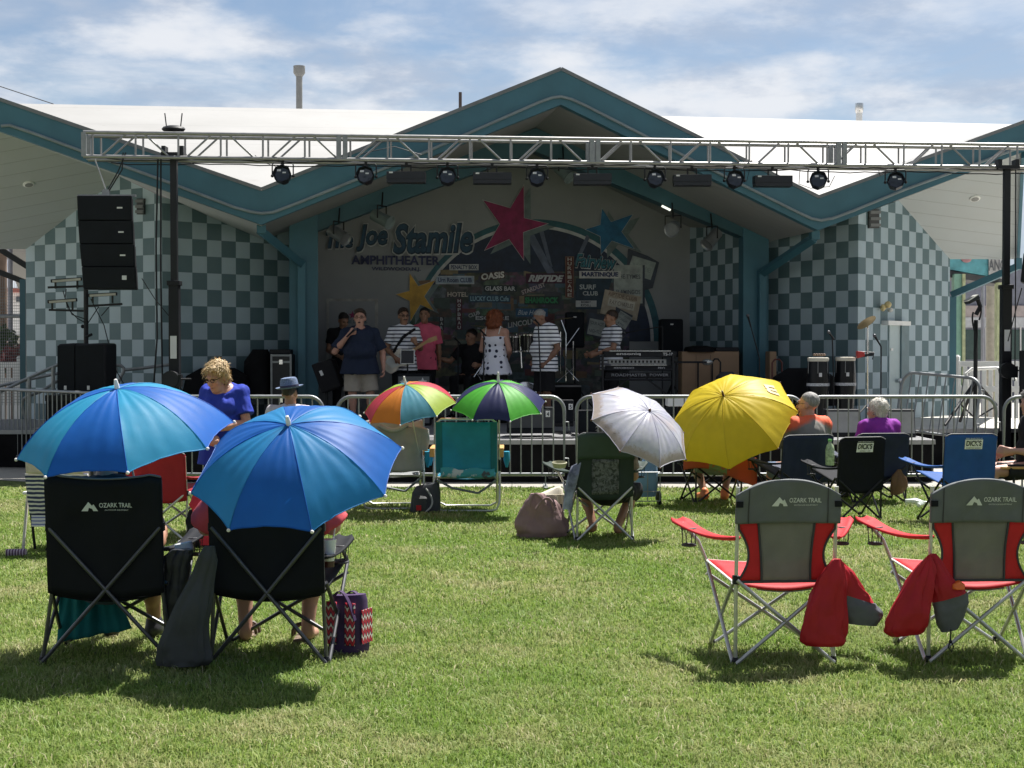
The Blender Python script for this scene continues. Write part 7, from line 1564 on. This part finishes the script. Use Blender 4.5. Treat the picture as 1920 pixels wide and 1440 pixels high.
# guitar amp with a printed grey front, floor cases
t, w_, h_ = boxthing('guitar_amplifier', 'grey-fronted guitar amplifier at the feet of the guitarist', 'amplifier', 745, 807, 701, 21.2, .35, M_cab); mb = MB(); mb.box((0, -.18, h_ / 2), (w_ * .94, .012, h_ * .9)); mb.build('grille', mat('amp_grille_grey', (.12, .125, .13), .8), t)
mb = MB(); star10 = [(.07 * (1 if i % 2 == 0 else .45) * math.sin(i * math.pi / 5), .07 * (1 if i % 2 == 0 else .45) * math.cos(i * math.pi / 5)) for i in range(10)]
for dx, s in ((.13, 1), (-.17, .6)): mb.poly([V((dx + x * s, -.190, h_ - .12 + y * s)) for x, y in star10])
mb.build('star_print', M_lead, t)
def wedge(label, x0, x1, y0, y1, Y, num=None, front=M_grill, m=M_cab):
    a, b = P(x0, y1, Y), P(x1, y1, Y); zt = P(x0, y0, Y).z - a.z; w_ = (b - a).length; t = thing('monitor_speaker', label, 'monitor speaker', V(((a.x + b.x) / 2, Y, a.z)))
    mb = MB(); mb.prism([V((-w_ / 2, 0, 0)), V((-w_ / 2, .08, zt)), V((-w_ / 2, .30, zt)), V((-w_ / 2, .52, 0))][::-1], V((w_, 0, 0))); mb.build('cabinet', m, t, bevel=.015)
    mb = MB(); n_ = V((0, -zt, .08)).normalized()
    mb.prism([V((-w_ * .46, .02, zt * .2)) + n_ * .006, V((w_ * .46, .02, zt * .2)) + n_ * .006, V((w_ * .46, .072, zt * .92)) + n_ * .006, V((-w_ * .46, .072, zt * .92)) + n_ * .006], -n_ * .005); mb.build('grille', front, t)
    mb = MB(); mb.box((0, -.004, zt * .08), (w_ * .9, .01, zt * .10)); mb.build('kick_plate', M_black, t)
    if num:
        mb = MB(); mb.box((w_ * .36, .035, zt * .74), (.055, .02, .075), m=0); mb.text(num, (w_ * .36, .0245, zt * .74), X, Z, .03, .055, 1, .02); mb.build('number_plate', [M_white, mat('print_black', (.02, .02, .022), .6)], t)
    return t
wedge('grey floor monitor numbered 4 on the stage front, behind the green and navy umbrella', 950, 1040, 764, 812, 18.3, '4', mat('monitor_grille_grey', (.06, .062, .065), .7)); wedge('black floor monitor numbered 5 behind the gap between two barriers', 1034, 1076, 750, 800, 19.3, '5')
M_sunpaint = mat('painted_sun_grille', (.34, .34, .33), .7, var=.15)
wedge('floor monitor with painted-on sunlight behind the man in the orange and grey shirt', 1550, 1616, 768, 822, 18.4, None, M_sunpaint, M_black); wedge('floor monitor with painted-on sunlight behind the white-haired woman', 1666, 1718, 768, 824, 18.3, None, M_sunpaint, M_black); wedge('black floor monitor behind the right barrier end, under the keyboards', 1085, 1135, 770, 815, 18.6)
# sunlight on those two is painted in as a paler grille colour
# drum kit
dk = thing('drum_kit', 'black drum kit with chrome hardware behind the polka dot woman', 'drum kit', D(965, 23.4)); M_dr = mat('drum_black', (.012, .012, .014), .2, coat=.4); M_head = mat('drum_head', (.5, .5, .48), .5)
def drum(c, r, h, R, nm):
    MB().lathe([(r, -h / 2), (r, h / 2)], c, R, 26).build(nm, M_dr, dk, smooth=True)
    for z in (-h / 2, h / 2): MB().lathe([(r + .002, z - .015), (r + .012, z - .012), (r + .012, z + .012), (r + .002, z + .015)], c, R, 26).build('hoop', M_chrome, dk, smooth=True)
    MB().lathe([(r * .98, h / 2 + .002), (0, h / 2 + .004)], c, R, 26).build('drum_head', M_head, dk); MB().lathe([(0, -h / 2 - .004), (r * .98, -h / 2 - .002)], c, R, 26).build('drum_head', M_dr if nm == 'bass_drum' else M_head, dk)
    mb = MB()
    for k in range(8):
        a = k * math.pi / 4; p = V((math.cos(a) * (r + .014), math.sin(a) * (r + .014), 0)); mb.cyl(V(c) + R @ (p + V((0, 0, -h / 2))), V(c) + R @ (p + V((0, 0, h / 2))), .006, n=5)
    mb.build('tension_rod', M_chrome, dk)
I3 = Matrix.Identity(3)
drum(P(962, 643, 23.3) - dk.location, .15, .24, rotx(.15), 'tom_drum'); drum(P(990, 641, 23.3) - dk.location, .17, .26, rotx(.12), 'tom_drum'); drum(D(985, 23.3, .30) - dk.location, .29, .40, rotx(math.pi / 2), 'bass_drum'); drum(D(945, 23.2, .55) - dk.location, .18, .15, I3, 'snare_drum')
mb = MB(); p = D(985, 23.3, .42) - dk.location + V((0, -.215, 0)); mb.text('YAMAHA', p, X, Z, .24, .045, 0, .01); mb.lathe([(.025, 0), (.0, .002)], p + V((-.17, 0, 0)), rotx(math.pi / 2), 14, 0); mb.build('logo', M_lead, dk)
def hw(pts, r=.011, nm='stand'): MB().tube([P(x, y, 23.2) - dk.location for x, y in pts], r, 7).build(nm, M_chrome, dk, smooth=True)
hw(((1051, 622), (1051, 700)), .009); hw(((1052, 600), (1061, 625), (1061, 715)), .012); hw(((1086, 615), (1061, 650)), .008); hw(((1075, 640), (1075, 712)), .012); hw(((1061, 690), (1085, 715)), .01); hw(((1075, 690), (1045, 716)), .01); hw(((885, 712), (902, 688)), .010); hw(((893, 700), (902, 712)), .010); hw(((976, 650), (978, 690)), .016)
for (x, y, rr2, tl) in ((905, 612, .2, .1), (1052, 598, .22, -.15)): MB().lathe([(.0, .012), (.03, .012), (rr2 * .5, .004), (rr2, -.008), (rr2, -.010), (.0, .006)], P(x, y, 23.4) - dk.location, roty(tl), 28).build('cymbal', mat('cymbal_bronze', (.22, .17, .09), .4, .8), dk, smooth=True)
t, w_, h_ = boxthing('drum_riser', 'low black drum riser with a grey lip behind the bowed-head singer', 'riser', 1030, 1090, 722, 22.6, 1.2, M_skirt); mb = MB(); mb.box((0, -.605, h_ - .015), (w_, .02, .03)); mb.build('lip', M_deck, t)
# loudspeakers on stage
def pa(label, x0, x1, y0, y1, Y, yaw=0):
    a, b = P(x0, y1, Y), P(x1, y1, Y); zt = P(x0, y0, Y).z; w_ = (b - a).length; h_ = zt - a.z; t = thing('loudspeaker', label, 'speaker', V(((a.x + b.x) / 2, Y, a.z)), yaw)
    mb = MB(); mb.box((0, .17, h_ / 2), (w_, .34, h_)); mb.build('cabinet', M_cab, t, bevel=.03); mb = MB(); mb.box((0, -.004, h_ / 2), (w_ * .86, .012, h_ * .9)); mb.build('grille', M_grill, t); mb = MB(); mb.box((0, -.012, h_ * .86), (.05, .006, .02)); mb.build('badge', M_lead, t); return t
pa('black loudspeaker on the back of the stage between the two striped men', 1060, 1096, 585, 652, 24.2); pa('black loudspeaker standing against the cream wall right of the keyboards', 1238, 1281, 598, 670, 24.4)
for x, y, lb in ((1078, 652, 'left'), (1260, 670, 'right')):
    t = thing('speaker_stand', 'black tripod stand under the ' + ('loudspeaker between the striped men' if lb == 'left' else 'loudspeaker right of the keyboards'), 'speaker stand', D(x, 24.4)); top = P(x, y, 24.4) - t.location; MB().tube([(0, 0, .2), top], .018, 8).build('pole', M_blackm, t)
    for k in range(3): a = k * 2.1; MB().tube([(0, 0, .55), (.4 * math.cos(a), .4 * math.sin(a), .02)], .012, 6).build('leg', M_blackm, t)
# keyboards
ks = thing('keyboard_stand', 'black two-tier keyboard stand with lettered front panel in front of the keyboard player', 'keyboard stand', D(1195, 21.4)); a = lambda x, y, dy=0: P(x, y, 21.3 + dy) - ks.location
for x in (1130, 1262): MB().tube([a(x, 664), a(x, 745)], .018, 8).build('post', M_blackm, ks, smooth=True)
for y in (693, 712): MB().tube([a(1130, y), a(1262, y)], .014, 8).build('crossbar', M_blackm, ks, smooth=True)
MB().tube([a(1135, 745), a(1190, 700)], .012, 6).build('crossbar', M_blackm, ks); MB().tube([a(1258, 745), a(1200, 700)], .012, 6).build('crossbar', M_blackm, ks)
mb = MB(); mb.box(a(1196, 704), (.96, .02, .085)); mb.text('ROADMASTER  POWER', a(1200, 703) + V((0, -.012, 0)), X, Z, .84, .040, 1, .0); mb.build('front_panel', [C_blk, mat('dim_letter', (.25, .26, .28), .6)], ks)
def keyboard(label, x0, x1, y, Y, hh, txts):
    c = P((x0 + x1) / 2, y, Y); w_ = (x1 - x0) / F * Y; t = thing('keyboard', label, 'keyboard', c, 0, 'keyboards on the stand'); MB().box((0, .15, 0), (w_, .34, hh)).build('case', M_black, t, bevel=.006)
    mb = MB(); mb.box((0, .03, hh / 2 + .004), (w_ * .84, .14, .012)); mb.build('white_keys', mat('key_white', (.6, .6, .57), .4), t); mb = MB(); n = int(w_ / .033)
    for i in range(n):
        if i % 7 not in (2, 6): mb.box((-w_ * .42 + (i + 1) * w_ * .84 / (n + 1), .06, hh / 2 + .014), (.012, .085, .012))
    mb.build('black_keys', M_gloss, t); mb = MB()
    for s_, px_, w2, h2 in txts: mb.text(s_, ((px_ - (x0 + x1) / 2) / F * Y, -.022, 0), X, Z, w2, h2, 0, .015)
    mb.build('lettering', M_lead, t); return t
keyboard('upper black keyboard with white lettering on its rear edge', 1132, 1268, 664, 21.35, .085, (('ensoniq', 1178, .36, .045), ('TS-10', 1252, .15, .045))); keyboard('lower black keyboard below the lettered one', 1136, 1260, 690, 21.4, .08, (('PERFORMANCE', 1170, .3, .025), ('PRO', 1240, .1, .03)))
t = thing('keyboard_rack', 'silver rack unit with knobs between the two keyboards', 'rack unit', P(1195, 678, 21.45)); MB().box((0, .1, 0), (.86, .25, .07)).build('case', mat('rack_silver', (.30, .31, .32), .4, .4), t, bevel=.004); mb = MB()
for i in range(14): mb.box((-.38 + .058 * i, -.03, .0), (.028, .01, .035))
mb.build('button', M_black, t)
# wooden cabinet/piano back, hand truck, cases at right back
M_ply = mat('plywood_tan', (.30, .19, .11), .6, var=.15, vs=2)
t, w_, h_ = boxthing('wooden_cabinet', 'wide tan plywood cabinet against the back wall right of the keyboards', 'cabinet', 1278, 1386, 659, 23.4, .5, M_ply); mb = MB(); mb.box((0, -.255, h_ * .5), (.01, .006, h_ * .9)); mb.box((-w_ * .25, -.255, h_ * .5), (.008, .006, h_ * .9)); mb.build('seam', M_wood, t)
t2, w2, h2 = boxthing('wooden_cabinet', 'narrow tan plywood cabinet right of the right column', 'cabinet', 1443, 1456, 659, 23.0, .4, M_ply)
lump('cable_bag', 'coiled black cables and bags on top of the tan cabinet', 'bag', 1284, 1340, 648, 660, 23.5, M_skirt, .05, .2); boxthing('case', 'flat black case lying on the tan cabinet', 'case', 1342, 1385, 651, 23.4, .3, M_black, y1=659)
def truck(label, x, Y, y0, w2, m):
    t = thing('hand_truck', label, 'hand truck', D(x, Y)); zt = P(x, y0, Y).z - DZ; MB().tube([(-w2, 0, .05), (-w2, 0, zt - .05), (-w2 + .04, 0, zt), (w2 - .04, 0, zt), (w2, 0, zt - .05), (w2, 0, .05)], .014, 8).build('frame', m, t, smooth=True); mb = MB(); mb.box((0, -.1, .04), (2 * w2, .25, .02)); mb.build('toe_plate', m, t)
    for z in (.3, .6): MB().cyl((-w2, 0, z), (w2, 0, z), .010, n=6).build('crossbar', m, t)
    for s in (-1, 1): MB().lathe([(.0, -.02), (.09, -.02), (.09, .02), (0, .02)], (s * (w2 + .03), .06, .09), roty(math.pi / 2), 16).build('wheel', M_black, t, smooth=True)
truck('dark hand truck leaning on the tan cabinet', 1343, 22.8, 673, .065, M_blackm); truck('dark red hand truck between the right column and the congas', 1457, 22.4, 674, .075, mat('truck_red', (.10, .02, .015), .5))
t = thing('work_table', 'folding table top edge with a clip-on lamp in front of the tan cabinet', 'table', D(1292, 22.4)); zt = P(1290, 679, 22.4).z - DZ; mb = MB(); mb.box((0, 0, zt), (.50, .4, .03)); mb.build('tabletop', M_black, t)
for x in (-.2, .14): MB().tube([(x, 0, 0), (x, 0, zt)], .014, 6).build('leg', M_blackm, t)
MB().ball((.27, -.1, zt - .0), (.09, .06, .05), 12).build('lamp_hood', mat('lamp_foil', (.5, .5, .48), .2, .6), t, smooth=True)
lump('backpack', 'grey backpack on the stage in front of the tan cabinet', 'bag', 1342, 1386, 697, 735, 22.2, fabric('cooler_grey', (.045, .05, .06), .7, fold=1), .04, .18)
boxthing('white_case', 'white case at the stage front beside the yellow umbrella', 'case', 1252, 1300, 743, 19.0, .3, M_white, y1=762)
# congas
M_dia = mat('conga_rim_cloth', (.45, .46, .48), .5, var=.5, vs=60)
def conga(label, x, Y, y0, rpx):
    px = F / Y; t = thing('conga_drum', label, 'drum', D(x, Y), 0, 'congas'); zt = P(x, y0, Y).z - DZ; r = rpx / px
    pr = [(r * .72, 0), (r * .78, zt * .12), (r * .95, zt * .4), (r * 1.1, zt * .62), (r * 1.04, zt * .85), (r, zt * .97)]
    MB().lathe(pr, (0, 0, 0), None, 28).build('shell', mat('conga_black', (.006, .007, .009), .3, spec=.3), t, smooth=True); MB().lathe([(r * 1.02, zt * .95), (r * 1.06, zt * .97), (r * 1.03, zt), (r * .9, zt * 1.005), (0, zt * 1.005)], (0, 0, 0), None, 28).build('drum_head', mat('conga_head', (.58, .55, .46), .6), t, smooth=True); MB().lathe([(r * 1.12, zt * .60), (r * 1.13, zt * .62), (r * 1.125, zt * .64)], (0, 0, 0), None, 28).build('band', M_dia, t, smooth=True)
    mb = MB()
    for k in range(6): a = k * math.pi / 3 + .3; mb.tube([(r * 1.05 * math.cos(a), r * 1.05 * math.sin(a), zt * .95), (r * 1.09 * math.cos(a), r * 1.09 * math.sin(a), zt * .78)], .005, 5)
    mb.build('tension_rod', M_galv, t); mb = MB(); mb.box((0, -r * 1.10, zt * .76), (.04, .012, .055)); mb.build('badge', M_lead, t)
conga('black conga drum, left of the pair, with a pale skin and silver band', 1534, 20.6, 671, 19); conga('black conga drum, right of the pair, with a pale skin and silver band', 1585, 20.7, 670, 18)
t = thing('percussion_tray', 'small percussion pieces lying on the left conga', 'percussion', P(1536, 668, 20.6)); mb = MB()
for i in range(5): mb.ball((-.07 + .035 * i, 0, .02), (.025, .03, .022), 8)
mb.build('shaker', M_wood, t, smooth=True)
# cymbal/cowbell stand
t = thing('cymbal_stand', 'chrome cymbal stand with a tilted cymbal and a red cowbell right of the congas', 'cymbal stand', D(1627, 20.5)); q = lambda x, y: P(x, y, 20.5) - t.location
MB().tube([q(1627, 612), (0, 0, .05)], .014, 8).build('pole', M_chrome, t, smooth=True)
for k in range(3): MB().tube([(0, 0, .35), (.3 * math.cos(k * 2.1 + .4), .3 * math.sin(k * 2.1 + .4), .01)], .011, 6).build('leg', M_chrome, t)
d = (q(1638, 592) - q(1609, 614)).normalized(); n_ = V((-d.z, -.25, d.x)).normalized(); MB().lathe([(.0, .014), (.03, .014), (.07, .004), (.15, -.008), (.15, -.010), (.0, .006)], q(1624, 604), n_.to_track_quat('Z', 'Y').to_matrix(), 28).build('cymbal', mat('cymbal_bronze', (.22, .17, .09), .4, .8), t, smooth=True)
mb = MB(); mb.prism([q(1606, 672) + V((0, -.05, 0)), q(1620, 668) + V((0, -.05, 0)), q(1620, 660) + V((0, -.05, 0)), q(1606, 658) + V((0, -.05, 0))], V((0, .1, 0))); mb.build('cowbell', mat('cowbell_red', (.45, .03, .03), .35), t, bevel=.008); mb = MB(); mb.tube([q(1612, 668), q(1638, 664)], .02, 8); mb.tube([q(1617, 660), q(1639, 661), q(1636, 674)], .008, 6); mb.build('clamp', M_blackm, t)
# cables on the deck
for i, pts in enumerate((((1040, 19.2), (1052, 18.9), (1066, 19.0), (1078, 18.7)), ((960, 18.0), (1000, 17.95), (1040, 18.05), (1075, 18.0)), ((1655, 20.0), (1690, 19.4), (1730, 19.3)))):
    mb = MB(); mb.tube([D(x, Y, .012) for x, Y in pts], .010, 5); tag(mb.build('stage_cable', M_black, None, smooth=True), ['black cable looping on the deck beside monitor number 5', 'black cable along the stage front edge below monitor number 4', 'black cable on the deck near the right monitor with painted-on sunlight'][i], 'cable')
# stage spotlights under the inner beam
def spot(label, x, y, dx, dy, r=.11, L=.34, m=None):
    c = BL(x, y, 1.9); px = F / c.y; d = V((dx / px, -.12, -dy / px)).normalized(); t = thing('stage_spotlight', label, 'spotlight', c, 0, 'spotlights under the inner beam'); R = d.to_track_quat('Z', 'Y').to_matrix(); m = m or mat('spot_grey', (.24, .25, .26), .35, .5)
    MB().lathe([(r * .5, -L * .55), (r * .85, -L * .5), (r * .9, L * .4), (r * 1.05, L * .5), (r * 1.0, L * .5), (r * .85, L * .42)], (0, 0, 0), R, 20).build('can', m, t, smooth=True); MB().lathe([(r * .8, L * .40), (0, L * .41)], (0, 0, 0), R, 16).build('lens', mat('lens_glass', (.05, .06, .08), .08), t)
    MB().tube([R @ V((r * 1.1, 0, 0)), R @ V((r * 1.1, 0, 0)) + Z * .2, R @ V((-r * 1.1, 0, 0)) + Z * .2, R @ V((-r * 1.1, 0, 0))], .012, 6).build('yoke', M_blackm, t); MB().tube([(0, 0, .18), (0, .15, .42)], .014, 6).build('hanger', M_blackm, t); return t
spot('grey tin spotlight lowest on the left inner beam, over the word The', 635, 440, 22, 14); spot('grey tin spotlight higher on the left inner beam, above Joe', 716, 410, 26, 14, m=mat('spot_teal', (.16, .20, .20), .5)); spot('round-faced spotlight on the right inner beam near the blue star', 1262, 428, -6, 6, .12, .2); spot('grey tin spotlight low on the right inner beam by the checkered strip', 1335, 448, -18, 20); spot('grey tin spotlight near the gable peak beside the magenta star', 1056, 322, 18, 18, m=mat('spot_teal', (.16, .20, .20), .5))
# ------------------------------------------------------------------ grass blades (one uncountable thing)
def grass_mat():
    n = NT('grass_blades'); at_ = n.n('ShaderNodeAttribute'); at_.attribute_name = 'tint'; o = n.obj(); f = at_.outputs['Fac']
    col = n.mix(f, (.15, .245, .042, 1), (.40, .46, .14, 1)); dry = n.ramp(n.math('ADD', n.noise(o, 1.6, 6, .65), n.math('MULTIPLY', f, .16)), .53, .74)
    col = n.mix(n.math('MULTIPLY', dry, .75), col, (.46, .41, .23, 1)); col = n.mix(n.math('MULTIPLY', n.ramp(n.noise(o, .55, 4), .42, .62), .62), col, (.15, .27, .035, 1))
    straw = n.math('GREATER_THAN', f, .90); col = n.mix(straw, col, (.55, .50, .31, 1))
    return n.bsdf(col, .55, transl=.42, spec=.25)
def grass():
    V_, T_ = [], []
    Yb = np.arange(5.2, 17.0, .2); vs = []; tint = []
    for y0 in Yb:
        xc = .375 * (y0 + .3) + .25; xw = xc + 2.2; dens = 8200 * min(1, (6.2 / y0) ** 1.55); n = int(dens * 2 * xw * .2)
        x = rng.uniform(-xw, xw, n); x = x[(np.abs(x) < xc) | (rng.random(n) < .45)]; n = len(x); y = rng.uniform(y0, y0 + .2, n)
        cl = np.array([mnoise.noise(V((a * 2.1, b * 2.1, 4))) for a, b in zip(x, y)]); fi = np.array([mnoise.noise(V((a * 9, b * 9, 9))) for a, b in zip(x, y)])
        hgt = (.019 + .016 * rng.random(n) + .013 * cl + .016 * fi) * (1 + .6 * (rng.random(n) > .97)); wd = (.0019 + .0013 * rng.random(n)) * max(1, y0 / 7.0) ** .9
        lean = rng.uniform(.3, 1.7, n); az = rng.uniform(0, 2 * np.pi, n); dx, dy = np.cos(az), np.sin(az); face = az + np.pi / 2 + rng.uniform(-.9, .9, n); sx, sy = np.cos(face) * wd, np.sin(face) * wd
        hgt = np.maximum(.010, hgt); m = .55
        b0 = np.stack([x - sx, y - sy, np.full(n, -.004)], 1); b1 = np.stack([x + sx, y + sy, np.full(n, -.004)], 1)
        mx, my, mz = x + dx * lean * hgt * .35, y + dy * lean * hgt * .35, hgt * .62
        m0 = np.stack([mx - sx * .8, my - sy * .8, mz], 1); m1 = np.stack([mx + sx * .8, my + sy * .8, mz], 1)
        tp_ = np.stack([x + dx * lean * hgt, y + dy * lean * hgt, hgt * (1.05 - .35 * lean * .6)], 1)
        vs.append(np.stack([b0, b1, m0, m1, tp_], 1).reshape(-1, 3)); tint.append(np.repeat(np.clip(rng.random(n) ** 1.25 * .93 + .16 * cl + .10 * fi, 0, 1), 5))
    vs = np.concatenate(vs).astype(np.float32); tint = np.concatenate(tint).astype(np.float32); N = len(vs) // 5; b = (np.arange(N) * 5)[:, None]
    tri = np.concatenate([b + np.array([0, 1, 3]), b + np.array([0, 3, 2]), b + np.array([2, 3, 4])], 1).reshape(-1).astype(np.int32); nf = 3 * N
    me = bpy.data.meshes.new('grass'); me.vertices.add(len(vs)); me.vertices.foreach_set('co', vs.ravel()); me.loops.add(len(tri)); me.loops.foreach_set('vertex_index', tri)
    me.polygons.add(nf); me.polygons.foreach_set('loop_start', np.arange(0, 3 * nf, 3, dtype=np.int32)); me.polygons.foreach_set('loop_total', np.full(nf, 3, dtype=np.int32)); me.update()
    a = me.attributes.new('tint', 'FLOAT', 'POINT'); a.data.foreach_set('value', tint); me.materials.append(grass_mat())
    o = bpy.data.objects.new('grass', me); COL.objects.link(o); o['kind'] = 'stuff'; print('blades', N)
grass()
